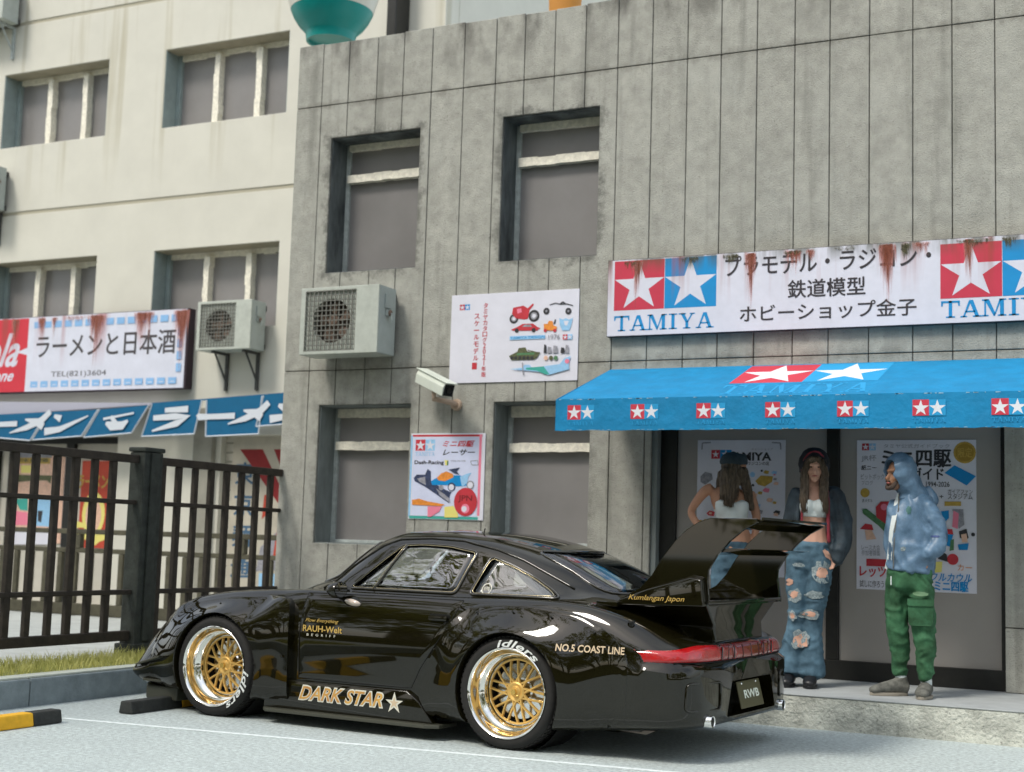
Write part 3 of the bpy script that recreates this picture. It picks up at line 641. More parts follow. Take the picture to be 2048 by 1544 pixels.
a = bx(225, 470, 680, 545, q); S.text('Dash-Racing', a[0], a[1], a[2], a[3], m_ink, offset=.03); PL(S, q, [(690, 465), (745, 465), (735, 545), (700, 545)], m_yel); a = bx(725, 480, 750, 545, q); S.text('1', a[0], a[1], a[2], a[3], m_grn, offset=.04)
a = bx(790, 465, 1020, 490, q); S.text('MINI RACER', a[0], a[1], a[2], a[3], m_greyink); S.stroke([q(1090, 480), q(1200, 470), q(1210, 540), q(1110, 540), q(1090, 480)], .006, m_greyink, 'printed_picture')
m_navy = mat('print_navy', (.035, .05, .11), .6, var=.5, scale=50)
PL(S, q, [(215, 740), (260, 690), (390, 690), (430, 600), (480, 640), (480, 780), (620, 880), (780, 960), (760, 1130), (700, 1090), (560, 990), (380, 870), (230, 790)], m_navy)
PL(S, q, [(270, 750), (390, 720), (400, 850), (300, 800)], m_greyink); PL(S, q, [(480, 790), (600, 720), (760, 700), (930, 700), (1040, 750), (1040, 860), (900, 870), (760, 850), (640, 850), (500, 850)], m_blue)
PL(S, q, [(570, 740), (640, 670), (720, 640), (820, 680), (830, 730), (700, 790), (600, 780)], m_orange); PL(S, q, [(750, 610), (930, 580), (880, 640), (920, 690), (840, 670)], m_navy); PL(S, q, [(930, 720), (1050, 670), (1110, 660), (1060, 720), (1040, 820), (960, 880)], m_ltblue)
for (cx, cy, r, m) in ((800, 880, 60, m_navy), (795, 885, 42, m_white), (1090, 850, 60, m_greyink), (1088, 850, 42, m_white), (640, 890, 35, m_greyink)): DS(S, q, cx, cy, r, m)
PL(S, q, [(640, 930), (800, 960), (780, 990), (620, 960)], m_navy); PL(S, q, [(560, 900), (700, 1000), (770, 1060), (780, 1130), (620, 1010)], m_greyink)
PL(S, q, [(190, 1080), (300, 1060), (420, 1100), (700, 1150), (640, 1175), (190, 1155)], m_orange); PL(S, q, [(430, 1180), (650, 1180), (610, 1260), (480, 1340), (430, 1340)], m_pink); PL(S, q, [(690, 1190), (830, 1170), (900, 1300), (900, 1350), (690, 1350)], m_yel)
DS(S, q, 1015, 1110, 180, m_red, ry=220); a = bx(900, 1010, 1120, 1120, q); S.text('JPN', a[0], a[1], a[2], a[3], mat('print_darkred', (.18, .01, .015), .6), offset=.02); DS(S, q, 1010, 1215, 65, m_pink); DS(S, q, 995, 1220, 40, m_white)
S.done()
# posters on the shop doors
YD = D1 + .13
O = (-3.895, 1.0); PA, S = poster('white_door_poster', 'white poster with small pictures on the left shop door, behind the capped woman', (O, (-3.15, 2.105)), YD - .002, t=.004)
q = crop_map(YD - .006, O, 1340, 860, 380 / 2048)
a = bx(445, 215, 540, 310, q); S.rect(a[0], a[1], a[2], a[3], m_red); S.star((a[0] + a[2]) / 2, (a[1] + a[3]) / 2, (a[2] - a[0]) * .42, m_white); S.rect(a[2], a[1], a[2] + .1, a[3], m_blue); S.star(a[2] + .05, (a[1] + a[3]) / 2, .04, m_white)
a = bx(600, 240, 1095, 330, q); S.text('TAMIYA', a[0], a[1], a[2], a[3], m_ink, offset=.035); a = bx(840, 340, 1070, 380, q); S.text('ラジコンの店', a[0], a[1], a[2], a[3], m_ink, offset=.01)
S.stroke([q(345, 210), q(350, 140), q(440, 135)], .012, m_greyink, 'printed_border'); S.stroke([q(1195, 210), q(1190, 140), q(1100, 135)], .012, m_greyink, 'printed_border'); a = bx(880, 195, 1110, 220, q); S.text('ホビーショップ', a[0], a[1], a[2], a[3], m_greyink)
PL(S, q, [(920, 550), (980, 490), (1110, 500), (1100, 560), (1020, 610), (950, 590)], m_gold); PL(S, q, [(330, 500), (380, 450), (450, 470), (460, 530), (380, 590), (330, 560)], m_greyink); DS(S, q, 890, 480, 28, m_ltblue); DS(S, q, 895, 595, 14, m_ink); DS(S, q, 990, 440, 12, m_ink)
for k in range(26):
    cx = random.uniform(870, 1220); cy = random.uniform(430, 1100); s = random.uniform(12, 42)
    if 900 < cx < 1120 and 470 < cy < 640: continue
    PL(S, q, [(cx - s, cy), (cx - s * .3, cy - s * .7), (cx + s, cy - s * .4), (cx + s * .7, cy + s * .6), (cx - s * .5, cy + s * .5)], random.choice([m_greyink, m_skinink, m_gold, m_ink, m_ltblue, m_pink]))
for k in range(22):
    cx = random.uniform(330, 860); cy = random.uniform(820, 1300); s = random.uniform(16, 50)
    PL(S, q, [(cx - s, cy), (cx - s * .3, cy - s * .7), (cx + s, cy - s * .4), (cx + s * .7, cy + s * .6), (cx - s * .5, cy + s * .5)], random.choice([m_greyink, m_skinink, m_gold, m_red, m_ltblue]))
S.done()
O = (-2.575, .935); PB, S = poster('guide_book_poster', 'large poster with gold medal on the right shop door behind the hooded man', (O, (-1.67, 2.10)), YD - .002, t=.004)
q = crop_map(YD - .006, O, 1700, 860, 280 / 1272)
a = bx(110, 110, 235, 190, q); logo(S, a[0], a[1] + .005, (a[2] - a[0]) / 2, mbl=m_ltblue)
a = bx(305, 125, 905, 165, q); S.text('タミヤ公式ガイドブック', a[0], a[1], a[2], a[3], m_greyink)
a = bx(290, 180, 915, 335, q); S.text('ミニ四駆', a[0], a[1], a[2], a[3], m_ink, offset=.035); a = bx(560, 345, 850, 450, q); S.text('ガイド', a[0], a[1], a[2], a[3], m_ink, offset=.03); a = bx(690, 470, 905, 515, q); S.text('1994-2026', a[0], a[1], a[2], a[3], m_ink, offset=.01)
DS(S, q, 1042, 205, 103, m_gold); DS(S, q, 1042, 205, 85, mat('print_gold2', (.36, .22, .03), .5)); a = bx(980, 160, 1110, 250, q); S.text('限定', a[0], a[1], a[2], a[3], m_gold, offset=.02)
PL(S, q, [(860, 390), (950, 320), (1145, 420), (1060, 505)], m_blue)
a = bx(105, 225, 240, 290, q); S.text('JR杯', a[0], a[1], a[2], a[3], m_greyink); a = bx(105, 320, 240, 365, q); S.text('紙ニー', a[0], a[1], a[2], a[3], m_ink, offset=.01); a = bx(100, 400, 350, 450, q); S.text('ピットボックス', a[0], a[1], a[2], a[3], m_greyink); a = bx(105, 460, 210, 500, q); S.text('ブログ', a[0], a[1], a[2], a[3], m_greyink)
DS(S, q, 137, 570, 42, m_gold); a = bx(110, 625, 205, 655, q); S.text('金メダル', a[0], a[1], a[2], a[3], m_ink); a = bx(890, 540, 1115, 580, q); S.text('ガイアファン', a[0], a[1], a[2], a[3], m_ink); a = bx(890, 580, 1115, 630, q); S.text('スタジアム', a[0], a[1], a[2], a[3], m_ink); a = bx(815, 590, 850, 620, q); S.text('+', a[0], a[1], a[2], a[3], m_ink)
# generic toy cars and shapes stand in for the printed figures
PL(S, q, [(110, 720), (150, 715), (330, 850), (320, 930), (260, 870), (120, 760)], m_grn); PL(S, q, [(235, 700), (280, 650), (380, 650), (390, 800), (320, 850), (240, 790)], m_red); DS(S, q, 310, 700, 30, m_pink)
PL(S, q, [(90, 900), (140, 850), (200, 860), (215, 910)], m_red); PL(S, q, [(135, 910), (200, 910), (240, 990), (150, 1000)], m_skinink)
a = bx(105, 1045, 275, 1090, q); S.text('レース大会', a[0], a[1], a[2], a[3], m_greyink); a = bx(105, 1095, 275, 1140, q); S.text('参加者募集', a[0], a[1], a[2], a[3], m_greyink)
a = bx(150, 1175, 330, 1235, q); S.rect(a[0], a[1], a[2], a[3], m_red); a = bx(90, 1245, 330, 1330, q); S.text('レッツ', a[0], a[1], a[2], a[3], m_red, offset=.03); a = bx(90, 1370, 310, 1425, q); S.text('試しに作ろう', a[0], a[1], a[2], a[3], m_ink)
PL(S, q, [(820, 740), (900, 730), (900, 800), (850, 850), (820, 830)], m_blue); PL(S, q, [(860, 650), (1010, 650), (1010, 690), (860, 690)], m_gold); PL(S, q, [(930, 720), (1030, 720), (1040, 860), (990, 900), (960, 800)], m_greyink); PL(S, q, [(940, 730), (990, 760), (980, 900), (930, 880)], m_pink)
PL(S, q, [(840, 900), (930, 900), (940, 950), (850, 940)], m_red); PL(S, q, [(850, 945), (940, 950), (910, 1060), (840, 1040)], m_blue); PL(S, q, [(915, 1000), (945, 990), (945, 1090), (905, 1100)], m_grn); DS(S, q, 935, 1175, 52, m_red); PL(S, q, [(800, 1080), (880, 1130), (890, 1200), (800, 1170)], m_ink)
PL(S, q, [(990, 920), (1060, 900), (1080, 980), (1050, 1000), (1000, 980)], m_ink); PL(S, q, [(1010, 950), (1060, 940), (1070, 1020), (1020, 1020)], m_skinink); PL(S, q, [(980, 1040), (1080, 1030), (1070, 1090), (990, 1090)], m_blue); DS(S, q, 1120, 950, 18, m_ink)
PL(S, q, [(740, 1200), (840, 1195), (835, 1290), (745, 1300)], m_yel); a = bx(980, 1225, 1110, 1275, q); S.text('カー', a[0], a[1], a[2], a[3], m_orange)
a = bx(740, 1310, 1110, 1370, q); S.text('フルカウル', a[0], a[1], a[2], a[3], m_blue, shear=.2, offset=.02); a = bx(770, 1385, 1075, 1460, q); S.text('ミニ四駆', a[0], a[1], a[2], a[3], m_blue, offset=.035)
S.done()
# ================================================================ air conditioners
m_acw = mat('ac_casing', (.46, .49, .44), .5, var=.10, scale=9, bump=.1, spots=.12, spot_scale=20, spot_col=(.12, .12, .09))
m_acd = mat('ac_dark_edge', (.07, .07, .065), .7, var=.3, scale=20)
m_acg = mat('ac_grille', (.17, .17, .15), .6, var=.25, scale=40)
m_fan = mat('ac_fan_rust', (.17, .115, .085), .7, var=.3, scale=14)
m_hole = mat('ac_hollow', (.09, .07, .055), .9)
m_acs = mat('ac_side_grey', (.38, .42, .40), .55, var=.08, scale=8)
def air_con(name, label, x, y, z, legs=False, group='wall-mounted air conditioners', rusty=True):
    """x = left edge, y = wall plane, z = underside; front faces -y"""
    w, h, dp = .84, .62, .30; gap = .09
    r = empty(name, (x, y, z), label, 'air conditioner', group)
    yf = -gap - dp
    hs = [(.05, .60, .035, .585)]
    rect_grid_mesh(0, w, 0, h, hs, yf, yf + .02).obj('casing', m_acw, r, bevel=.006)
    b = MB(); b.box((.001, yf + .02, .001), (w - .001, yf + .035, .034)); b.box((.001, yf + .02, .586), (w - .001, yf + .035, h - .001)); b.box((.001, yf + .036, .001), (.02, -gap, h - .001)); b.box((.021, yf + .036, h - .02), (w - .02, -gap, h - .001)); b.box((.021, yf + .036, .001), (w - .02, -gap, .02)); b.obj('shell', m_acw, r)
    b = MB(); b.box((w - .0195, yf + .0205, .0015), (w + .001, -gap, h - .0015)); sd = b.obj('side_panel', m_acs, r, bevel=.008)
    b = MB(); b.box((w + .0012, yf + .10, h - .20), (w + .02, yf + .20, h - .07)); b.box((w + .0012, yf + .12, h - .27), (w + .03, yf + .18, h - .215)); b.tube([(w + .03, yf + .15, h - .24), (w + .05, yf + .15, h - .25), (w + .05, yf + .155, h - .32)], .010, 6); b.obj('valve_cover', m_acs, sd, bevel=.004)
    b = MB(); b.lathe([(.026, 0), (.030, .02), (.018, .03), (0.001, .03)], axis='x', c=(w + .02, yf + .15, h - .245), n=12); b.obj('valve', m_fan, sd)
    b = MB(); b.box((.03, yf + .16, .03), (w - .03, yf + .17, h - .03)); b.obj('interior', m_hole, r)
    # white board with round opening behind the mesh guard
    b = MB(); n = 40; cx, cz, rr = .325, .31, .205
    pts = [(cx + rr * math.cos(2 * math.pi * k / n), cz + rr * math.sin(2 * math.pi * k / n)) for k in range(n)]
    def sqp(a): c, s_ = math.cos(a), math.sin(a); m_ = max(abs(c) / .28, abs(s_) / .28); return (cx + c / m_, cz + s_ / m_)
    out = [sqp(2 * math.pi * k / n) for k in range(n)]
    b.add([(p[0], yf + .024, p[1]) for p in pts] + [(p[0], yf + .024, p[1]) for p in out] + [(p[0], yf + .07, p[1]) for p in pts], [(k, (k + 1) % n, (k + 1) % n + n, k + n) for k in range(n)] + [(k, (k + 1) % n, (k + 1) % n + 2 * n, k + 2 * n) for k in range(n)]); b.obj('fan_shroud', m_acw, r)
    b = MB(); b.lathe([(.001, yf + .045), (.045, yf + .045), (.055, yf + .06), (.055, yf + .11)], axis='y', c=(cx, 0, cz), n=20)
    for k in range(5):
        a0 = 2 * math.pi * k / 5 + .3; vs = []
        for t_, rr2 in enumerate((.05, .11, .182)):
            for s_, dy in ((-.36, .075), (.36, .105)): a1 = a0 + s_ * (1 if t_ else .5) + t_ * .12; vs.append((cx + rr2 * math.cos(a1), yf + dy, cz + rr2 * math.sin(a1)))
        b.add(vs, [(0, 1, 3, 2), (2, 3, 5, 4)])
    b.obj('fan', m_fan, r)
    b = MB()
    nx = 12
    for k in range(nx + 1): xk = .05 + .55 * k / nx; b.box((xk - .0045, yf + .002, .035), (xk + .0045, yf + .010, .585))
    for k in range(nx + 1): zk = .035 + .55 * k / nx; b.box((.05, yf - .001, zk - .0045), (.60, yf + .0015, zk + .0045))
    b.obj('grille', m_acg, r)
    b = MB(); b.box((.05, -gap + .001, .03), (w - .05, -.002, .10)); b.box((.05, -gap + .001, h - .10), (w - .05, -.002, h - .03)); b.obj('wall_mount', m_acd, r)
    if legs:
        for xk in (.20, .68):
            b = MB(); b.box((xk, yf + .06, -.03), (xk + .04, 0, -.002)); b.box((xk, -.035, -.48), (xk + .04, -.002, -.031)); b.tube([(xk + .02, yf + .12, -.03), (xk + .02, -.03, -.36)], .018, 4); b.obj('bracket', m_acd if rusty else m_frameg, r)
    return r
AC = air_con('air_conditioner', 'off-white air conditioner with square mesh guard on the grey concrete wall', -7.585, D1, 2.865)
air_con('air_conditioner', 'air conditioner on triangular brackets beside the ramen sign', -11.60, D2, 3.50, legs=True)
air_con('air_conditioner', 'air conditioner cut off by the top left corner above the upper window', -16.23, D2, 8.40, legs=True, rusty=False)
air_con('air_conditioner', 'dark-sided air conditioner at the left edge between the upper and lower windows', -16.24, D2, 5.66, legs=True)
# ================================================================ security camera
SCm = empty('security_camera', (-6.12, D1, 2.37), 'white box security camera angled out from the grey wall above the racing poster', 'security camera')
m_cw = mat('camera_housing', (.62, .66, .58), .45, var=.05)
a = Vector((-6.40, 10.98, 2.665)); b = Vector((-6.035, 10.83, 2.515)); d = (b - a).normalized(); sd = d.cross(Vector((0, 0, 1))).normalized(); up = sd.cross(d)
Mx = Matrix((d, sd, up)).transposed().to_4x4(); Mx.translation = a - Vector(SCm.location); Ln = (b - a).length
b_ = MB(); b_.prism([(-.058, -.06), (.058, -.06), (.066, .02), (.05, .062), (-.05, .062), (-.066, .02)], 'x', 0, Ln, ); b_.v = [Mx @ Vector(v) for v in b_.v]; b_.obj('housing', m_cw, SCm, bevel=.006)
b_ = MB(); b_.box((-.02, -.066, .064), (Ln + .03, .066, .072), Mx); b_.obj('sun_shield', m_cw, SCm, bevel=.002)
b_ = MB(); b_.box((Ln + .001, -.050, -.052), (Ln + .008, .050, .050), Mx); fr = b_.obj('lens_window', mat('camera_glass', (.01, .01, .012), .1), SCm)
b_ = MB(); b_.lathe([(.001, 0), (.022, 0), (.026, .006), (.026, .001)], axis='x', c=(Ln + .010, 0, 0), n=16, mtx=Mx); b_.obj('lens', m_black, fr)
m_cm = mat('camera_mount_tan', (.48, .36, .27), .6)
b_ = MB(); b_.tube([Mx @ Vector((Ln * .55, 0, -.062)), Mx @ Vector((Ln * .6, 0, -.13)), (.0, -.10, .06), (0, -.004, .05)], .026, 8); b_.obj('mount_arm', m_cm, SCm, smooth=True)
b_ = MB(); b_.lathe([(.001, -.03), (.05, -.03), (.055, -.004)], axis='y', c=(0, 0, .05), n=16); b_.obj('wall_plate', m_cm, SCm)
# ================================================================ ramen shop sign, noren, posters
RS = empty('ramen_sign', (-15.6, D2, 3.05), 'white ramen shop sign with red drink panel and blue key border, rust-stained', 'sign')
YR = D2 - .14
def stained2(name, col):
    m = mat(name, col, .6, var=.05, scale=5); streaks(m, (.33, .06, .05), .9, sx=4.5, z0=3.35, z1=4.10, thresh=.52, sz=.12); return m
r_w = stained2('ramen_white', (.64, .66, .76)); r_r = stained2('ramen_red', (.58, .03, .05)); r_b = stained2('ramen_blue', (.24, .46, .75)); r_k = mat('ramen_ink', (.06, .055, .06), .7)
mb = MB(); mb.box((-15.6, YR, 3.05), (-11.94, D2 - .004, 4.10)); o = mb.obj('board', mat('ramen_edge', (.035, .02, .03), .7), RS, bevel=.006); o.location = -Vector(RS.location)
mb = MB(); mb.box((-15.59, YR - .004, 3.06), (-11.97, YR - .0005, 4.09)); o = mb.obj('face_sheet', r_w, RS); o.location = -Vector(RS.location)
O = Vector((-15.6, YR - .004, 3.05)); S = Sheet(RS, O - Vector(RS.location), step=.001)
def rq(px, py): p = at(px, py, YR); return p.x - O.x, p.z - O.z
xr = rq(55, 700)[0]; S.rect(.01, .01, xr, 1.03, r_r, 'red_panel')
S.poly([(xr, .62), (xr - .20, .56), (xr - .12, .545), (xr, .52)], r_w, 'ribbon'); 
S.text('Cola', xr - 1.15, .36, xr - .14, .84, r_w, shear=.45, offset=.02); S.text('Zone', xr - .78, .16, xr - .22, .32, r_w, shear=.45, offset=.02)
a = rq(72, 719); b = rq(352, 672); S.text('ラーメンと日本酒', a[0], rq(72, 717)[1], b[0], rq(72, 675)[1] + .03, r_k, offset=.016)
a = rq(102, 757); b = rq(213, 740); S.text('TEL(821)3604', a[0], a[1], b[0], a[1] + .095, r_k)
x = xr + .10
while x < 3.50: S.rect(x, .065, x + .13, .15, r_b, 'border_key'); S.rect(x + .03, .09, x + .10, .10, r_w, 'border_key_gap'); S.rect(x, .885, x + .13, .975, r_b, 'border_key'); x += .185
z = .22
while z < .85: S.rect(3.50, z, 3.58, z + .11, r_b, 'border_key'); z += .16
for i, (px_, w_, L_, n_) in enumerate(((33, .10, .50, 16), (85, .08, .35, 20), (110, .06, .25, 12), (195, .20, .55, 40), (285, .16, .40, 40), (300, .1, .3, 16), (365, .16, .75, 46), (150, .3, .08, 20))): stains(S, m_rust, rq(px_, 640)[0], w_, 1.03, L_, int(n_ * 2.2), 50 + i); stains(S, m_pinkrun, rq(px_, 640)[0], w_ * 1.6, 1.03, min(.95, L_ * 1.6), n_ * 2, 150 + i)
S.done()
m_nor = mat('noren_blue', (.0, .11, .24), .8, var=.06, scale=9); m_norw = mat('noren_white', (.62, .66, .72), .8)
YN = D2 - .38
NR = empty('noren_awning', (-14, D2, 2.3), 'row of blue shop curtains with brushed white ramen lettering under the sign', 'shop curtain')
def nl(o): o.location = -Vector(NR.location); return o
flags = [([(-60, 832), (94, 824), (60, 881), (-95, 868)], 0), ([(98, 824), (196, 819), (163, 872), (64, 880)], .02), ([(199, 819), (298, 810), (263, 866), (167, 875)], .04), ([(304, 808), (404, 800), (388, 868), (283, 873)], .02), ([(413, 800), (524, 792), (517, 868), (411, 873)], .05), ([(527, 791), (640, 783), (633, 843), (512, 853)], .02)]
for k, (pts, dy) in enumerate(flags):
    P = [at(x, y, YN) for x, y in pts]; t = Vector((0, .012, 0)); mb = MB()
    mb.add([p for p in P] + [p + t for p in P], [(0, 1, 2, 3), (7, 6, 5, 4), (0, 4, 5, 1), (1, 5, 6, 2), (2, 6, 7, 3), (3, 7, 4, 0)]); nl(mb.obj('curtain', m_nor, NR))
    e = MB(); e.tube([P[0], P[3]], .012, 4); e.tube([P[1], P[2]], .012, 4); e.tube([P[3], P[2]], .009, 4); nl(e.obj('hem', m_norw, NR))
YT = YN - .012
def brush(pts, w):
    S_ = MB(); n = len(pts)
    P = [at(px, py, YT) for px, py in pts]; V = []; Fc = []
    for i, p in enumerate(P):
        d = (P[min(i + 1, n - 1)] - P[max(i - 1, 0)]).normalized(); qv = Vector((-d.z, 0, d.x)) * w[i] * .42; V += [p + qv - Vector((0, len(strokes) * .0004, 0)), p - qv - Vector((0, len(strokes) * .0004, 0))]
        if i: Fc.append((2 * i - 2, 2 * i - 1, 2 * i + 1, 2 * i))
    k = len(P); e0 = P[0]; S_.add(V, Fc); return S_
strokes = []
def katakana(ch, x, y, s, sh=-.45):
    """brush strokes in a skewed cell; x,y = centre in photo px, s = half size"""
    def T(u, v): return (x + u * s * 1.25 - v * s * sh * -1.0, y + v * s * .72)
    D = {'ラ': [([(-.45, -.75), (.55, -.85)], (.07, .10)), ([(-.75, -.15), (.2, -.28), (.72, -.25), (.45, .25), (-.45, .85)], (.08, .10, .13, .10, .03))],
         'ー': [([(-.9, -.1), (-.75, .12), (-.2, .1), (.9, .02)], (.06, .10, .08, .09))],
         'メ': [([(.45, -.9), (.30, -.2), (-.2, .4), (-.85, .85)], (.09, .11, .09, .02)), ([(-.5, -.25), (.1, -.05), (.55, .35)], (.03, .12, .12))],
         'ン': [([(-.75, -.55), (-.35, -.3)], (.05, .12)), ([(-.75, .75), (-.1, .55), (.85, -.55)], (.12, .09, .02))]}
    for pts, w in D[ch]: strokes.append(brush([T(*p) for p in pts], w))
katakana('ー', 5, 847, 26); katakana('メ', 68, 845, 34); katakana('ン', 132, 845, 34); katakana('ラ', 338, 840, 36); katakana('ー', 432, 831, 34); katakana('メ', 505, 827, 34); katakana('ン', 578, 822, 30)
strokes.append(brush([(207, 838), (268, 826)], (.04, .03))); strokes.append(brush([(212, 846), (222, 852), (245, 851), (256, 841)], (.05, .14, .13, .04))); strokes.append(brush([(222, 833), (232, 846)], (.06, .08)))
mb = MB()
for s_ in strokes: mb.add(s_.v, s_.f)
tag(nl(mb.obj('brush_lettering', m_norw, NR)), kind='stuff')
P = [at(-60, 803, YN + .05), at(303, 806, YN + .05), at(303, 809, YN + .05), at(-60, 834, YN + .05)]; mb = MB(); mb.add(P + [p + Vector((0, .3, 0)) for p in P], [(0, 1, 2, 3), (7, 6, 5, 4), (0, 4, 5, 1), (3, 2, 6, 7)]); nl(mb.obj('fascia', mat('fascia_lilac', (.42, .42, .50), .8), NR))
mb = MB(); a_ = at(303, 806, YN + .03); b_2 = at(640, 780, YN + .03); mb.add([a_, b_2, b_2 + Vector((0, .12, .02)), a_ + Vector((0, .12, .02)), a_ - Vector((0, 0, .02)), b_2 - Vector((0, 0, .02)), b_2 + Vector((0, .12, 0)), a_ + Vector((0, .12, 0))], [(0, 1, 2, 3), (7, 6, 5, 4), (0, 4, 5, 1)]); nl(mb.obj('cover_board', m_nor, NR))
# posters of the ramen shop
YP = D2 + .155
O = (-15.0, 1.0); Pq, S = poster('cook_poster', 'poster of a cook with gold lettering seen through the fence at the far left', (O, (-14.17, 2.25)), YP, t=.01)
q = crop_map(YP - .01, O, 0, 860, 300 / 1782)
S.rect(0, .0, .83, 1.25, m_skinink); a = bx(190, 250, 620, 330, q); S.rect(a[0], a[1], a[2], a[3], m_greyink); a = bx(205, 330, 600, 400, q); S.rect(a[0], a[1], a[2], a[3], m_gold); S.text('味自慢', a[0] + .05, a[1] + .02, a[2] - .03, a[3] - .01, m_olive, offset=.02)
PL(S, q, [(190, 420), (620, 420), (620, 520), (190, 520)], m_skinink); PL(S, q, [(250, 420), (370, 420), (370, 510), (250, 510)], m_yel); PL(S, q, [(190, 530), (620, 540), (600, 640), (560, 600), (440, 600), (190, 620)], m_olive)
PL(S, q, [(190, 640), (560, 620), (550, 760), (190, 760)], m_skinink); PL(S, q, [(180, 820), (330, 810), (330, 960), (240, 950)], m_teal); PL(S, q, [(420, 830), (600, 800), (600, 1150), (430, 1140)], m_ltblue); PL(S, q, [(450, 960), (510, 960), (490, 1100), (450, 1080)], m_ink); PL(S, q, [(180, 960), (330, 980), (330, 1130), (180, 1130)], m_pink); PL(S, q, [(160, 1190), (600, 1190), (600, 1360), (160, 1360)], m_white); S.done()
O = (-13.86, .96); Pr, S = poster('red_ramen_poster', 'red and cream ramen poster with gold lettering seen through the fence', (O, (-13.15, 2.13)), YP, t=.01, m=m_red)
q = crop_map(YP - .01, O, 0, 860, 300 / 1782)
m_rr = mat('print_brick_red', (.48, .06, .03), .6, var=.1); S.rect(0, 0, .71, 1.17, m_rr); a = bx(920, 540, 1290, 690, q); S.text('ラーメン', a[0], a[1], a[2], a[3], m_gold, offset=.04)
c_, d_ = q(1110, 1000); S.disc(c_, d_, .20, m_yel, ry=.30, name='printed_picture'); S.disc(c_, d_ - .02, .14, m_skinink, ry=.22, name='printed_picture'); PL(S, q, [(890, 1080), (980, 1100), (1000, 1160), (890, 1160)], m_yel); PL(S, q, [(900, 1230), (1280, 1230), (1280, 1290), (1180, 1330), (1130, 1370), (1010, 1300), (900, 1310)], m_yel); S.done()
O = (-11.30, .45); Ps, S = poster('tokyo_poster', 'faded poster with red rising rays and blue characters on the slatted shutter', (O, (-9.75, 2.42)), D2 + .098, t=.004, m=mat('faded_poster', (.50, .46, .38), .7, var=.1, scale=4))
S.text('東京麺通', .06, .15, .34, 1.72, mat('print_dull_blue', (.06, .13, .22), .7), vertical=True, offset=.02)
cxy = (1.30, .55)
m_dr = mat('print_deep_red', (.27, .018, .02), .6, var=.1)
for a0 in (1.66, 1.93, 2.20, 1.39, 1.12):
    a1 = a0 + .12; r1 = 1.42
    S.poly([(cxy[0] + .25 * math.cos(a0), cxy[1] + .25 * math.sin(a0)), (cxy[0] + r1 * math.cos(a0) if False else cxy[0] + min(r1, 1.25 / abs(math.sin(a0))) * math.cos(a0), cxy[1] + 1.28), (cxy[0] + 1.28 / math.tan(a1), cxy[1] + 1.28), (cxy[0] + .25 * math.cos(a1), cxy[1] + .25 * math.sin(a1))], m_dr, 'printed_ray')
PLp = lambda pts, m: S.poly(pts, m, 'printed_picture')
PLp([(.50, .95), (.62, 1.05), (.66, 1.3), (.52, 1.25)], m_rr); PLp([(.45, .3), (1.1, .35), (1.2, .7), (.8, .85), (.5, .6)], m_greyink); PLp([(.7, .5), (.9, .5), (.9, .9), (.75, .9)], m_rr); PLp([(.5, .1), (1.2, .1), (1.2, .28), (.5, .28)], m_ltblue)
S.done()
# ================================================================ bowl sign
BW = empty('ramen_bowl_sign', (-8.93, 13.0, 6.77), 'giant teal and white ramen bowl above the corner of the grey building', 'bowl sign')
m_bt = mat('bowl_teal', (.0, .235, .215), .35, var=.04); m_bw = mat('bowl_white', (.58, .57, .50), .35, var=.03)
mb = MB(); mb.lathe([(.001, .03), (.24, .03), (.25, 0), (.275, 0), (.285, .08), (.295, .105), (.37, .18), (.43, .27), (.465, .35)], n=48); mb.obj('bowl_base', m_bt, BW, smooth=True, angle=40)
mb = MB(); mb.lathe([(.466, .3505), (.51, .5), (.56, .72), (.595, .95), (.605, 1.0), (.585, 1.0), (.51, .6), (.43, .42), (.001, .38)], n=48); mb.obj('bowl_body', m_bw, BW, smooth=True, angle=40)
b_ = MB(); b_.box((-.06, 1.25, .10), (.07, 1.58, 1.6)); b_.box((-.1, .55, -.02), (.1, 1.579, .08)); b_.obj('bracket', m_black, BW, bevel=.02)
# ================================================================ rooftop pot
PT = empty('rooftop_planter', (-6.02, 13.0, 5.62), 'blurred orange planter with teal leaves behind the roof edge', 'planter')
mb = MB(); mb.lathe([(.001, 0), (.13, 0), (.17, 1.2), (.19, 1.35), (.20, 1.55), (.16, 1.55), (.001, 1.5)], n=24); mb.obj('pot', mat('terracotta', (.50, .22, .04), .7), PT, smooth=True, angle=40)
mb = MB()
for k in range(26):
    a_ = random.uniform(0, 6.28); L_ = random.uniform(.2, .36); p = Vector((0, 0, 1.5)); d = Vector((math.cos(a_), math.sin(a_) * .6, random.uniform(-.5, .6))).normalized(); s_ = d.cross(Vector((0, 0, 1))).normalized() * .03
    m_ = p + d * L_ * .6 + Vector((0, 0, .05)); mb.add([p - s_ * .4, p + s_ * .4, m_ + s_, p + d * L_ - Vector((0, 0, .06)), m_ - s_], [(0, 1, 2, 4), (4, 2, 3)])
mb.obj('leaves', mat('leaf_teal', (.03, .16, .12), .6), PT)
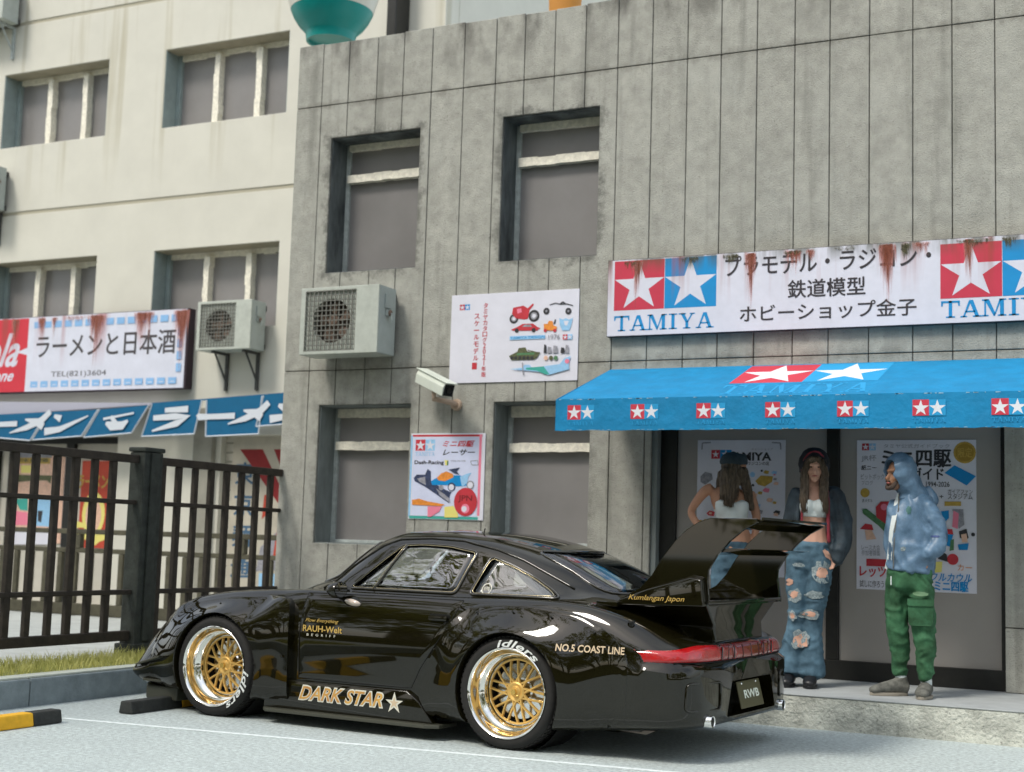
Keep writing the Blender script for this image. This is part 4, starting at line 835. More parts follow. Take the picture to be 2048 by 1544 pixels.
# ================================================================ front fence along the pavement
m_fen = mat('fence_brown_black', (.032, .025, .018), .7, var=.35, scale=14, bump=.3, bscale=60); m_post = mat('fence_post_green_black', (.030, .036, .031), .75, var=.35, scale=12, bump=.4, bscale=50)
FE = empty('front_fence', (-8.0, 9.25, .195), 'dark iron bar fence with square post between the grass strip and the ramen shop', 'fence')
def fl(o): o.location = -Vector(FE.location); return o
YB = [6.33, 6.54, 6.75, 6.96, 7.17, 7.38, 7.60, 7.81, 8.02, 8.24, 8.44, 8.65, 8.86]; YB2 = [9.46, 9.67, 9.89, 10.11, 10.33, 10.55, 10.77, 10.99]
random.seed(3)
for y in YB + YB2:
    b = MB(); w = .029 + random.uniform(-.003, .003); b.box((-8.022, y - w, .395), (-7.978, y + w, 1.765)); fl(b.obj('bar', m_fen, FE, bevel=.008))
for (ya, yb) in ((6.2, 9.135), (9.375, 11.145)):
    for (z0, z1, t) in ((1.765, 1.832, .032), (1.425, 1.462, .027), (.695, .735, .027), (.325, .405, .032)):
        b = MB(); b.box((-8 - t, ya, z0), (-8 + t, yb, z1)); fl(b.obj('rail', m_fen, FE, bevel=.008))
b = MB(); b.box((-8.08, 9.14, .2), (-7.92, 9.37, 1.86)); po = fl(b.obj('post', m_post, FE, bevel=.012))
b = MB(); b.box((-8.105, 9.11, .195), (-7.895, 9.40, .30)); o = b.obj('post_foot', m_post, po, bevel=.01)
b = MB(); b.box((-8.092, 9.13, 1.862), (-7.908, 9.38, 1.90)); o = b.obj('post_cap', m_post, po, bevel=.012)
b = MB(); b.box((-7.919, 9.21, .32), (-7.90, 9.30, 1.855)); o = b.obj('post_strip', m_post, po, bevel=.006)
# back fence parallel to the shop
m_fen2 = mat('rear_fence_brown', (.085, .078, .050), .75, var=.25, scale=10)
BF = empty('rear_fence', (-12, 13.0, .195), 'brown double-rail balustrade in front of the ramen shop, behind the dark fence', 'fence')
def bl(o): o.location = -Vector(BF.location); return o
for (z0, z1) in ((1.15, 1.21), (.93, .985), (.20, .335)):
    b = MB(); b.box((-17.5, 12.97, z0), (-8.1, 13.03, z1)); bl(b.obj('rail', m_fen2, BF, bevel=.01))
x = -17.4
while x < -8.2:
    b = MB(); b.box((x - .035, 12.975, .336), (x + .035, 13.025, .929)); bl(b.obj('baluster', m_fen2, BF, bevel=.012)); x += .235
for x in (-17, -14.6, -12.2, -9.8):
    b = MB(); b.box((x - .05, 12.965, .986), (x + .05, 13.035, 1.149)); b.box((x - .06, 12.85, .196), (x + .06, 13.15, .2)); bl(b.obj('upright', m_fen2, BF))
# ================================================================ wheel stops
m_ws_y = mat('stop_yellow', (.78, .42, .02), .7, var=.12, scale=15, bump=.2); m_ws_k = mat('stop_black', (.03, .032, .03), .75, var=.3, scale=20, bump=.3)
def stop(name, label, y0, y1, x, blocks):
    r = empty(name, (x, (y0 + y1) / 2, 0), label, 'wheel stop', 'wheel stops in the parking bays')
    n = len(blocks); yy_ = y0
    for (ln, m) in blocks:
        b = MB(); b.prism([(-.06, .002), (.06, .002), (.045, .085), (-.045, .085)], 'y', yy_ + .001, yy_ + ln - .001); o = b.obj('block', m, r, bevel=.012); o.location = (0, -r.location.y, 0); yy_ += ln
stop('wheel_stop', 'yellow and black wheel stop in the empty bay at the lower left', 5.30, 6.92, -6.61, [(.36, m_ws_k), (.45, m_ws_y), (.36, m_ws_k)][:0] + [(.36, m_ws_k), (.36, m_ws_y), (.18, m_ws_k), (.50, m_ws_y), (.24, m_ws_k)])
stop('wheel_stop', 'black wheel stop under the nose of the sports car', 7.52, 9.17, -6.56, [(.52, m_ws_k), (.35, m_ws_y), (.42, m_ws_k), (.36, m_ws_y)])
# ================================================================ grass strip
m_grass = mat('dry_grass', (.50, .52, .11), .8, var=.3, scale=4, col2=(.80, .74, .28))
random.seed(5); mb = MB()
for k in range(9000):
    x = random.uniform(-8.0, -7.47) if random.random() < .8 else random.gauss(-7.9, .08); y = random.uniform(4.6, 9.9); h = random.uniform(.03, .095) * (1.35 if random.random() < .12 else 1)
    a_ = random.uniform(0, 6.28); w = random.uniform(.002, .0045); dx, dy = math.cos(a_) * w, math.sin(a_) * w; lx, ly = random.gauss(0, .25) * h, random.gauss(0, .25) * h
    z0 = .194; mb.add([(x - dx, y - dy, z0), (x + dx, y + dy, z0), (x + lx * .5 + dx * .6, y + ly * .5 + dy * .6, z0 + h * .6), (x + lx * .5 - dx * .6, y + ly * .5 - dy * .6, z0 + h * .6), (x + lx * 1.3, y + ly * 1.3, z0 + h)], [(0, 1, 2, 3), (3, 2, 4)])
tag(mb.obj('grass', m_grass, fixn=False), 'strip of dry yellow-green grass along the kerb at the foot of the fence', 'grass', kind='stuff')
mb = MB(); mb.box((-8.02, 4.4, .190), (-7.4695, 9.9, .199)); tag(mb.obj('grass_bed', mat('grass_soil', (.28, .29, .10), .95, var=.25, scale=20)), kind='structure')
# ================================================================ the black sports car
# local frame of the car: x from the nose back, y across (-y = the side we see), z up
m_blk = mat('car_black_paint', (.0075, .0065, .0022), .03, ior=1.55)  # black with an olive tint standing in for reflected foliage
m_sat = mat('car_satin_black', (.010, .010, .009), .35)
m_tray = mat('car_dark_composite', (.055, .056, .042), .4)
m_dark = mat('car_void', (.002, .002, .002), .9)
m_rub = mat('tyre_rubber', (.014, .013, .012), .75, var=.2, scale=30, bump=.15, bscale=120)
m_chr = mat('polished_lip', (.86, .84, .78), .07, metal=1.0)
m_chr2 = mat('chrome_exhaust', (.8, .8, .78), .15, metal=1.0)
m_goldw = mat('gold_wheel', (.72, .46, .14), .38, metal=.45, var=.08, scale=30)
m_dgold = mat('decal_gold', (.60, .40, .11), .4, metal=.2); m_dw = mat('decal_white', (.70, .68, .58), .45); m_dor = mat('decal_orange', (.62, .27, .08), .45, var=.3, scale=9, col2=(.70, .42, .10)); m_dtan = mat('decal_tan', (.62, .48, .32), .45)
m_glass = mat('car_glass', (.88, .92, .92), .01, trans=1.0, ior=1.85)
m_lamp = mat('lamp_red', (.40, .006, .008), .08, coat=1.0, var=.2, scale=30, bump=.25, bscale=90); m_lampd = mat('lamp_dark_red', (.24, .008, .006), .08, coat=1.0, var=.3, scale=14)
m_lens = mat('lamp_clear', (.6, .5, .42), .1, coat=1.0)
m_seat = mat('seat_fabric', (.05, .05, .055), .9, var=.2, scale=60); m_cage = mat('roll_cage', (.30, .34, .42), .35)
CRp = Vector((-3.764, 7.656, 0)); CFp = Vector((-6.019, 7.792, 0)); fwd = (CFp - CRp).normalized(); latv = Vector((-fwd.y, fwd.x, 0)); latv = latv if latv.y > 0 else -latv
ORI = CRp + fwd * 3.2 + latv * .93; ANG = math.atan2(-fwd.y, -fwd.x); OX = 2.1
CAR = empty('sports_car', ORI - fwd * OX, 'glossy black wide-body sports car with gold mesh wheels and huge rear wing', 'car', rz=ANG)
def cl(o, parent=None):
    """hang a part that was built in car coordinates on the car (or on one of its parts)"""
    o.parent = parent or CAR
    if parent is None: o.location = (-OX, 0, 0)
    return o
#  x    zb   W    zm   Ws   zs   yf   zf    yb   zbt   yg   zg    yr   zr    zt
ST = [
 (-.08, .195, .56, .235, .45, .30, .37, .375, .28, .42, .20, .445, .10, .455, .46),
 (-.03, .185, .71, .235, .58, .32, .48, .415, .38, .46, .28, .48, .15, .49, .495),
 (.045, .17, .79, .24, .69, .36, .59, .470, .48, .51, .34, .525, .17, .53, .535),
 (.21, .15, .85, .27, .79, .45, .70, .590, .56, .595, .39, .60, .2, .61, .615),
 (.50, .13, .872, .35, .86, .58, .762, .745, .59, .71, .41, .70, .2, .712, .72),
 (.80, .12, .875, .37, .87, .64, .765, .812, .60, .765, .42, .755, .2, .768, .775),
 (1.05, .12, .88, .38, .875, .67, .765, .838, .61, .80, .43, .795, .2, .81, .818),
 (1.30, .12, .865, .38, .86, .68, .765, .850, .64, .838, .46, .842, .22, .862, .87),
 (1.50, .12, .86, .38, .855, .69, .785, .856, .72, .862, .62, .895, .34, .945, .965),
 (1.65, .12, .86, .38, .855, .69, .79, .858, .735, .866, .655, .915, .42, 1.03, 1.065),
 (1.80, .12, .86, .38, .855, .69, .79, .858, .742, .867, .668, .985, .48, 1.12, 1.16),
 (1.95, .12, .86, .38, .855, .69, .79, .858, .744, .867, .662, 1.045, .52, 1.19, 1.235),
 (2.10, .12, .86, .38, .855, .69, .79, .858, .744, .867, .650, 1.08, .535, 1.225, 1.268),
 (2.40, .12, .86, .38, .855, .69, .79, .858, .744, .867, .640, 1.09, .535, 1.232, 1.283),
 (2.70, .12, .865, .38, .86, .69, .79, .860, .742, .869, .638, 1.07, .53, 1.215, 1.272),
 (2.95, .12, .885, .38, .88, .70, .80, .866, .738, .872, .635, 1.03, .52, 1.17, 1.238),
 (3.20, .12, .90, .38, .895, .71, .82, .872, .730, .876, .625, .985, .50, 1.105, 1.175),
 (3.40, .13, .90, .38, .895, .71, .825, .868, .715, .875, .60, .945, .475, 1.035, 1.10),
 (3.60, .14, .895, .38, .89, .70, .82, .850, .69, .862, .57, .895, .44, .955, 1.005),
 (3.80, .16, .885, .39, .88, .675, .80, .808, .65, .815, .52, .835, .38, .87, .895),
 (3.98, .18, .87, .40, .865, .64, .77, .745, .60, .755, .47, .77, .33, .785, .79),
 (4.12, .19, .835, .40, .83, .61, .73, .69, .56, .70, .43, .71, .3, .715, .718),
 (4.22, .20, .76, .40, .755, .59, .66, .665, .50, .675, .38, .68, .25, .685, .688),
 (4.275, .21, .62, .40, .615, .58, .53, .652, .40, .662, .30, .666, .20, .668, .67),
 (4.295, .23, .45, .40, .445, .57, .39, .642, .30, .65, .22, .652, .14, .654, .656)]
def pchip(xs, ys):
    n = len(xs); h = [xs[i + 1] - xs[i] for i in range(n - 1)]; d = [(ys[i + 1] - ys[i]) / h[i] for i in range(n - 1)]; m = [0] * n
    m[0] = d[0]; m[-1] = d[-1]
    for i in range(1, n - 1):
        if d[i - 1] * d[i] <= 0: m[i] = 0
        else: w1 = 2 * h[i] + h[i - 1]; w2 = h[i] + 2 * h[i - 1]; m[i] = (w1 + w2) / (w1 / d[i - 1] + w2 / d[i])
    def f(x):
        x = min(max(x, xs[0]), xs[-1]); i = 0
        while i < n - 2 and x > xs[i + 1]: i += 1
        t = (x - xs[i]) / h[i]; t2 = t * t; t3 = t2 * t
        return (2 * t3 - 3 * t2 + 1) * ys[i] + (t3 - 2 * t2 + t) * h[i] * m[i] + (-2 * t3 + 3 * t2) * ys[i + 1] + (t3 - t2) * h[i] * m[i + 1]
    return f
CF = [pchip([s[0] for s in ST], [s[k] for s in ST]) for k in range(15)]
def smooth(t): t = min(max(t, 0), 1); return t * t * (3 - 2 * t)
def section(x, inset=0):
    v = [f(x) for f in CF]; zb, W, zm, Ws, zs, yf, zf, yb, zbt, yg, zg, yr, zr, zt = v[1:]
    return [(0, zb), (W * .55, zb), (W - .10, zb), (W - .025, zb + .035), (W, zm), (Ws, zs), (yf, zf), (yb, zbt), (yg, zg), (yr, zr), (0, zt)]
def cr(p0, p1, p2, p3, t):
    def kn(a, b): return max(math.dist(a, b), 1e-5) ** .5
    t0 = 0; t1 = t0 + kn(p0, p1); t2 = t1 + kn(p1, p2); t3 = t2 + kn(p2, p3); u = t1 + (t2 - t1) * t
    L_ = lambda a, b, ta, tb: tuple(a[i] * (tb - u) / (tb - ta) + b[i] * (u - ta) / (tb - ta) for i in range(len(a)))
    A1 = L_(p0, p1, t0, t1); A2 = L_(p1, p2, t1, t2); A3 = L_(p2, p3, t2, t3); B1 = L_(A1, A2, t0, t2); B2 = L_(A2, A3, t1, t3); return L_(B1, B2, t1, t2)
def profile(P, sub):
    """full closed ring: half profile smoothed, then mirrored"""
    Q = [(-P[1][0], P[1][1])] + P + [(-P[-2][0], P[-2][1])]; half = []
    for i in range(len(P) - 1):
        for k in range(sub[i]): half.append(cr(Q[i], Q[i + 1], Q[i + 2], Q[i + 3], k / sub[i]))
    half.append(P[-1]); return half
SUB = [1, 1, 2, 4, 6, 8, 6, 6, 6, 8]
def warp(x, y, z):
    f = smooth((.56 - z) / .035) * smooth((x - 3.75) / .35)           # the rear bumper stands proud of the lamps
    x2 = x + .040 * f; y2 = y * (1 + .030 * f)
    g = smooth((z - .40) / .2) * smooth(1 - x / .55)                   # the nose leans back upwards
    x2 += .06 * g - .015 * smooth((.30 - z) / .12) * smooth(1 - x / .5)
    return x2, y2, z
def body_mesh(nx=120):
    mb = MB(); xs = [ST[0][0] + (ST[-1][0] - ST[0][0]) * (i / nx) for i in range(nx + 1)]
    xs += [-.07, -.055, -.04, -.02, .0, 4.255, 4.265, 4.282, 4.29]; xs = sorted(set(xs)); n = None
    for x in xs:
        h = profile(section(x), SUB); ring = [(x, -y, z) for y, z in h] + [(x, y, z) for y, z in reversed(h[1:-1])]
        ring = [warp(*p) for p in ring]; n = len(ring); mb.v += ring
    for i in range(len(xs) - 1):
        for k in range(n): mb.f.append((i * n + k, (i + 1) * n + k, (i + 1) * n + (k + 1) % n, i * n + (k + 1) % n))
    for (base, xo, flip) in ((0, -.012, 0), ((len(xs) - 1) * n, .012, 1)):     # rounded ends
        c = Vector((sum(mb.v[base + k][0] for k in range(n)) / n, 0, sum(mb.v[base + k][2] for k in range(n)) / n)); prev = base
        for t, dx in ((.7, .6), (.35, .9)):
            st = len(mb.v)
            for k in range(n): p = Vector(mb.v[base + k]); q_ = c + (p - c) * t; q_.x = p.x + (c.x - p.x) * (1 - t) + xo * dx; mb.v.append(tuple(q_))
            for k in range(n): mb.f.append((prev + k, prev + (k + 1) % n, st + (k + 1) % n, st + k))
            prev = st
        ci = len(mb.v); mb.v.append((c.x + xo, 0, c.z))
        for k in range(n): mb.f.append((prev + k, prev + (k + 1) % n, ci))
    return mb
bmb = body_mesh()
body = bmb.obj('body', m_blk, smooth=True)
BV = BVHTree.FromPolygons([Vector(v) for v in bmb.v], bmb.f)
def side_y(x, z, side=-1):
    h = BV.ray_cast(Vector((x, side * 2.0, z)), Vector((0, -side, 0))); return h[0].y if h[0] is not None else side * .4
def side_n(x, z, side=-1):
    h = BV.ray_cast(Vector((x, side * 2.0, z)), Vector((0, -side, 0)))
    if h[0] is None: return Vector((0, side, 0))
    nrm = h[1]; return nrm if nrm.y * side > 0 else -nrm
def rear_x(y, z):
    h = BV.ray_cast(Vector((6, y, z)), Vector((-1, 0, 0))); return h[0].x if h[0] is not None else None
def front_x(y, z):
    h = BV.ray_cast(Vector((-2, y, z)), Vector((1, 0, 0))); return h[0].x if h[0] is not None else None
def top_z(x, y):
    h = BV.ray_cast(Vector((x, y, 3)), Vector((0, 0, -1))); return h[0].z if h[0] is not None else None
# ---- cut-outs: cabin, wheel wells, windows, plate recess
WF, WR = (.895, .33), (3.157, .33)
door_win = [(1.845, .885), (2.165, 1.175), (2.32, 1.185), (2.52, 1.178), (2.735, 1.145), (2.655, .885)]
quarter = [(2.755, .885), (2.835, 1.122), (3.00, 1.07), (3.17, 1.00), (3.30, .935), (3.365, .897), (3.35, .885)]
def rounded(pts, r=.02, n=4):
    out = []; m = len(pts)
    for i, p in enumerate(pts):
        p = Vector(p); a = Vector(pts[i - 1]); b = Vector(pts[(i + 1) % m]); ra = min(r, (a - p).length * .4); rb = min(r, (b - p).length * .4); A = p + (a - p).normalized() * ra; B = p + (b - p).normalized() * rb
        for k in range(n + 1): t = k / n; out.append(tuple((1 - t) ** 2 * A + 2 * t * (1 - t) * p + t * t * B))
    return out
dwR, qwR = rounded(door_win, .03), rounded(quarter, .03)
cut = MB()
for s in (-1, 1):
    for c in (WF, WR):
        b = MB(); prof = [(.001, s * .52), (.362, s * .52), (.362, s * 1.2), (.001, s * 1.2)]; b.lathe(prof, axis='y', c=(c[0], 0, c[1]), n=56); cut.add(b.v, b.f)
cutter1 = cut.obj('cut', None, merge=.0006)
cab = MB(); xs = [1.46, 1.65, 1.80, 1.95, 2.10, 2.4, 2.7, 2.95, 3.2, 3.4, 3.56]; rings = []
for x in xs:
    v = [f(x) for f in CF]; _, zb, W, zm, Ws, zs, yf, zf, yb, zbt, yg, zg, yr, zr, zt = v
    P = [(0, .30), (.60, .30), (.76, .36), (.79, .60), (.745, .83), (yb - .028, zbt), (yg - .030, zg - .010), (yr - .028, zr - .028), (yr * .5, (zr + zt) / 2 - .030), (0, zt - .034)]
    if x < 1.5: P = [(0, .30), (.60, .30), (.70, .36), (.72, .55), (.68, .78), (.62, .83), (.5, .85), (.3, .86), (.2, .87), (0, .88)]
    rings.append([(x, -y, z) for y, z in P] + [(x, y, z) for y, z in reversed(P[1:-1])])
n = len(rings[0])
for r_ in rings: cab.v += r_
for i in range(len(rings) - 1):
    for k in range(n): cab.f.append((i * n + k, (i + 1) * n + k, (i + 1) * n + (k + 1) % n, i * n + (k + 1) % n))
cab.f += [tuple(range(n)), tuple(range((len(rings) - 1) * n, len(rings) * n))]
cutter2 = cab.obj('cut', None)
win = MB()
for s in (-1, 1):
    for pts in (dwR, qwR): win.prism(pts, 'y', s * .36, s * 1.1)
wsP = rounded([(-.60, .915), (.60, .915), (.50, 1.185), (-.50, 1.185)], .05); rwP = rounded([(-.52, .925), (.52, .925), (.47, 1.165), (-.47, 1.165)], .06)
win.prism(wsP, 'x', 1.1, 1.98); win.prism(rwP, 'x', 2.95, 4.2)
cutter3 = win.obj('cut', None)
pr = MB(); pr.prism(rounded([(-.40, .245), (.42, .245), (.34, .445), (-.32, .445)], .02), 'x', 4.18, 4.6)
cutter4 = pr.obj('cut', None)
for c in (cutter1, cutter2, cutter3, cutter4):
    md = body.modifiers.new('b', 'BOOLEAN'); md.object = c; md.operation = 'DIFFERENCE'; md.solver = 'EXACT'
me = evaluated(body); body.modifiers.clear(); body.data = me
for c in (cutter1, cutter2, cutter3, cutter4): bpy.data.objects.remove(c)
bm_ = bmesh.new(); bm_.from_mesh(me)
for f in bm_.faces: f.smooth = True
for e in bm_.edges: e.smooth = not (len(e.link_faces) == 2 and e.calc_face_angle(0) > R(32))
bm_.to_mesh(me); bm_.free()
me.materials.clear(); me.materials.append(m_blk); cl(body)
# ---- surface-following helpers
def on_side(vs, fs, name, m, off=.003, side=-1, parent=None, smooth_=False):
    V = []
    for (x, z) in vs: V.append(Vector((x, side_y(x, z, side), z)) + side_n(x, z, side) * off)
    b = MB(); b.add(V, fs); return cl(b.obj(name, m, fixn=False, smooth=smooth_), parent)
def side_path(pts, r, name, m, side=-1, closed=True, off=.0, parent=None, n=6, step=.04):
    P = []
    m_ = len(pts)
    for i in range(m_ if closed else m_ - 1):
        a = Vector(pts[i]); b = Vector(pts[(i + 1) % m_]); k = max(1, int((b - a).length / step))
        for j in range(k): t = j / k; q_ = a.lerp(b, t); P.append(Vector((q_.x, side_y(q_.x, q_.y, side), q_.y)) + side_n(q_.x, q_.y, side) * off)
    if not closed: q_ = pts[-1]; P.append(Vector((q_[0], side_y(q_[0], q_[1], side), q_[1])) + side_n(q_[0], q_[1], side) * off)
    b = MB(); b.tube(P, r, n, closed=closed); return cl(b.obj(name, m, smooth=True), parent)
def glass_patch(poly, name, mode, side=-1, inset=.006):
    """pane as a fan grid projected on the uncut body, slightly inside the skin, 3 mm thick"""
    c = Vector((sum(p[0] for p in poly) / len(poly), sum(p[1] for p in poly) / len(poly))); K = 5; V = []; n = len(poly); Fc = []
    def P3(u, v):
        if mode == 'side':
            p = Vector((u, side_y(u, v, side), v)); return p - side_n(u, v, side) * inset
        fn = front_x if mode == 'front' else rear_x; x = fn(u, v); s_ = 1 if mode == 'front' else -1
        return Vector(((x if x is not None else 2) + s_ * inset * 1.5, u, v))
    for k in range(1, K + 1):
        for p in poly: q_ = c.lerp(Vector(p), k / K * 1.004); V.append(P3(q_.x, q_.y))
    V.append(P3(c.x, c.y)); ci = len(V) - 1
    for i in range(n): Fc.append((i, (i + 1) % n, ci))
    for k in range(K - 1):
        for i in range(n): Fc.append((k * n + i, (k + 1) * n + i, (k + 1) * n + (i + 1) % n, k * n + (i + 1) % n))
    b = MB(); b.add(V, Fc); o = b.obj(name, m_glass, smooth=True)
    md = o.modifiers.new('s', 'SOLIDIFY'); md.thickness = .003; md.offset = 0
    me_ = evaluated(o); o.modifiers.clear(); o.data = me_; return cl(o)
m_trim = mat('window_trim_gloss', (.02, .018, .012), .12, coat=1.0); m_trim2 = mat('window_trim_bright', (.55, .47, .30), .18, metal=1.0)
for s in (-1, 1):
    g1 = glass_patch(dwR, 'door_window', 'side', s); g2 = glass_patch(qwR, 'quarter_window', 'side', s)
    side_path(dwR, .009, 'window_seal', m_trim, s, off=.002); side_path(qwR, .009, 'window_seal', m_trim, s, off=.002)
    side_path(rounded([(1.86, .893), (2.17, 1.167), (2.32, 1.177), (2.52, 1.170), (2.725, 1.138), (2.648, .893)], .03), .0024, 'trim_line', m_trim2, s, off=.006, n=5)
    side_path(rounded([(2.768, .893), (2.842, 1.110), (3.00, 1.060), (3.165, .992), (3.29, .929), (3.34, .894)], .03), .0024, 'trim_line', m_trim2, s, off=.006, n=5)
    side_path([(2.035, .88), (2.20, 1.178)], .010, 'window_divider', m_trim, s, closed=False, off=.001); side_path([(2.028, .885), (2.19, 1.172)], .0024, 'trim_line', m_trim2, s, closed=False, off=.012)
    side_path([(1.62, .875), (1.80, 1.03), (2.00, 1.165), (2.12, 1.21), (2.35, 1.222), (2.60, 1.212), (2.85, 1.165), (3.05, 1.105), (3.25, 1.02), (3.42, .945)], .007, 'roof_gutter', m_blk, s, closed=False, off=.002)
glass_patch(wsP, 'windscreen', 'front'); glass_patch(rwP, 'rear_window', 'rear')
def rearpath(poly, r, name, m, fn, off):
    P = []
    for i in range(len(poly)):
        a = Vector(poly[i]); b = Vector(poly[(i + 1) % len(poly)]); k = max(1, int((b - a).length / .05))
        for j in range(k): q_ = a.lerp(b, j / k); P.append(Vector((fn(q_.x, q_.y) + off, q_.x, q_.y)))
    b = MB(); b.tube(P, r, 6, closed=True); return cl(b.obj(name, m, smooth=True))
rearpath(rwP, .010, 'window_seal', m_trim, rear_x, .002); rearpath(wsP, .010, 'window_seal', m_trim, front_x, -.002)
# sticker in the quarter window
b = MB(); cx, cz = 2.865, .925
on_side(disc_pts(cx, cz, .034, n=24) + disc_pts(cx, cz, .029, n=24), [(k, (k + 1) % 24, (k + 1) % 24 + 24, k + 24) for k in range(24)], 'round_sticker', m_dw, off=-.001)
vs, fs = text_fit('RWB', cx - .020, cz - .012, cx + .020, cz + .012); on_side(vs, fs, 'sticker_lettering', m_dw, off=-.001)
# ---- door, handle, shut lines
def loft_patch(left, right, nx, nz, off, name, m, side, edge=.012):
    """surface between two polylines (same length) laid on the body side, standing proud by off"""
    V = []; Fc = []
    def lerp_pl(pl, t):
        u = t * (len(pl) - 1); i = min(int(u), len(pl) - 2); return Vector(pl[i]).lerp(Vector(pl[i + 1]), u - i)
    for j in range(nz + 1):
        a = lerp_pl(left, j / nz); b = lerp_pl(right, j / nz)
        for i in range(nx + 1):
            q_ = a.lerp(b, i / nx); e = off if 0 < i < nx and 0 < j < nz else off * .1; V.append(Vector((q_.x, side_y(q_.x, q_.y, side), q_.y)) + side_n(q_.x, q_.y, side) * e)
    for j in range(nz):
        for i in range(nx): Fc.append((j * (nx + 1) + i, j * (nx + 1) + i + 1, (j + 1) * (nx + 1) + i + 1, (j + 1) * (nx + 1) + i))
    b = MB(); b.add(V, Fc); return cl(b.obj(name, m, smooth=True, fixn=False))
for s in (-1, 1):
    L_ = [(1.56, .30), (1.555, .42), (1.555, .56), (1.56, .70), (1.57, .845)]; Rr = [(2.44, .30), (2.50, .42), (2.60, .56), (2.70, .70), (2.765, .845)]
    dr = loft_patch(L_, Rr, 40, 24, .004, 'door', m_blk, s)
    side_path(L_ + [(2.2, .85), (2.765, .85)] + Rr[::-1] + [(2.0, .295)], .0032, 'shut_line', m_dark, s, off=-.0005)
    b = MB(); y = side_y(2.62, .735, s); b.prism(rounded([(2.555, .722), (2.69, .722), (2.69, .752), (2.555, .752)], .012), 'y', y + s * .012, y + s * .028); hd = b.obj('handle', m_blk, dr, smooth=True, angle=40, bevel=.004)
    b = MB(); b.prism(rounded([(2.55, .710), (2.70, .710), (2.70, .762), (2.55, .762)], .015), 'y', y - s * .01, y + s * .004); b.obj('handle_recess', m_sat, dr)
# ---- bolt-on fender flares
def flare(c, side, r0, outer, a0, a1, n, name='fender_flare', dep=.068):
    """outer(a) -> (radius, edge offset) of the flare's outer rim at angle a"""
    K = 9; V = []; Fc = []; cx, cz = c
    for i in range(n + 1):
        a = a0 + (a1 - a0) * i / n; Ro, eo = outer(a); row = []
        ca, sa = math.cos(a), math.sin(a); yl = side_y(cx + ca * Ro, cz + sa * Ro, side)
        P0 = Vector((cx + ca * r0, 0, cz + sa * r0)); yarch = side * (abs(side_y(P0.x, P0.z, side)) + dep)
        row.append(Vector((P0.x - ca * .0, yarch - side * .10, P0.z))); row.append(Vector((P0.x - ca * .004, yarch - side * .012, P0.z - sa * .004))); row.append(Vector((P0.x + ca * .004, yarch - side * .001, P0.z + sa * .004)))
        for k in range(1, K + 1):
            t = k / K; r_ = r0 + (Ro - r0) * t; x, z = cx + ca * r_, cz + sa * r_; yb_ = abs(side_y(x, z, side)); off = dep + (eo - dep) * smooth(t) - .014 * math.sin(t * math.pi) * (1 if eo < .02 else .3)
            row.append(Vector((x, side * (yb_ + off + .0015), z)))
        x, z = cx + ca * (Ro + .004), cz + sa * (Ro + .004); row.append(Vector((x, side_y(x, z, side) - side * .004, z)))
        V += row
    m_ = K + 4
    for i in range(n):
        for k in range(m_ - 1): Fc.append((i * m_ + k, i * m_ + k + 1, (i + 1) * m_ + k + 1, (i + 1) * m_ + k))
    b = MB(); b.add(V, Fc); return cl(b.obj(name, m_blk, smooth=True, angle=50))
def ray_poly(c, a, poly):
    """distance from c along angle a to the polygon outline"""
    best = 9; d = Vector((math.cos(a), math.sin(a)))
    for i in range(len(poly)):
        p = Vector(poly[i]) - Vector(c); q_ = Vector(poly[(i + 1) % len(poly)]) - Vector(c); e = q_ - p; den = d.x * e.y - d.y * e.x
        if abs(den) < 1e-9: continue
        t = (p.x * e.y - p.y * e.x) / den; u = (p.x * d.y - p.y * d.x) / den
        if t > 0 and -1e-6 <= u <= 1 + 1e-6: best = min(best, t)
    return best
FPOLY = rounded([(1.50, .10), (1.505, .45), (1.50, .70), (1.47, .80), (1.25, .815), (.95, .80), (.60, .745), (.36, .62), (.25, .45), (.24, .10)], .05)
RPOLY = rounded([(2.62, .09), (2.50, .30), (2.62, .52), (2.74, .74), (2.86, .835), (3.2, .852), (3.6, .81), (3.82, .70), (3.93, .57), (3.90, .10)], .07)
def fo(a):
    r_ = ray_poly(WF, a, FPOLY); x = WF[0] + r_ * math.cos(a); return r_, (.052 if x > 1.40 else .052 * smooth((x - 1.25) / .15) if x > 1.25 else 0.001)
def ro(a):
    r_ = ray_poly(WR, a, RPOLY); x = WR[0] + r_ * math.cos(a); z = WR[1] + r_ * math.sin(a)
    return r_, (.048 * smooth((.84 - z) / .16) if x < 2.86 else (.001))
for s in (-1, 1):
    ff = flare(WF, s, .352, fo, R(-33), R(213), 70); rf = flare(WR, s, .352, ro, R(-33), R(213), 70, dep=.062)
    if s < 0: BV2 = BVHTree.FromPolygons([v.co.copy() for v in rf.data.vertices], [tuple(p.vertices) for p in rf.data.polygons])
    def rivets(c, fn, angs, dep_):
        for a in angs:
            r_, eo = fn(a); x, z = c[0] + (r_ - .045) * math.cos(a), c[1] + (r_ - .045) * math.sin(a); y = side_y(x, z, s) + s * (eo + .012); b = MB(); b.lathe([(.001, s * .006), (.007, s * .004), (.009, 0)], axis='y', c=(x, y, z), n=10); cl(b.obj('rivet', m_blk))
    rivets(WR, ro, (R(150), R(120), R(90), R(60), R(35)), 0); rivets(WF, fo, (R(60), R(95), R(130), R(10)), 0)
# wheel-well linings
for s in (-1, 1):
    for c in (WF, WR):
        b = MB(); prof = [(.001, s * .50), (.360, s * .50), (.360, s * .84)]; b.lathe(prof, axis='y', c=(c[0], 0, c[1]), n=40); cl(b.obj('wheel_well', m_dark))
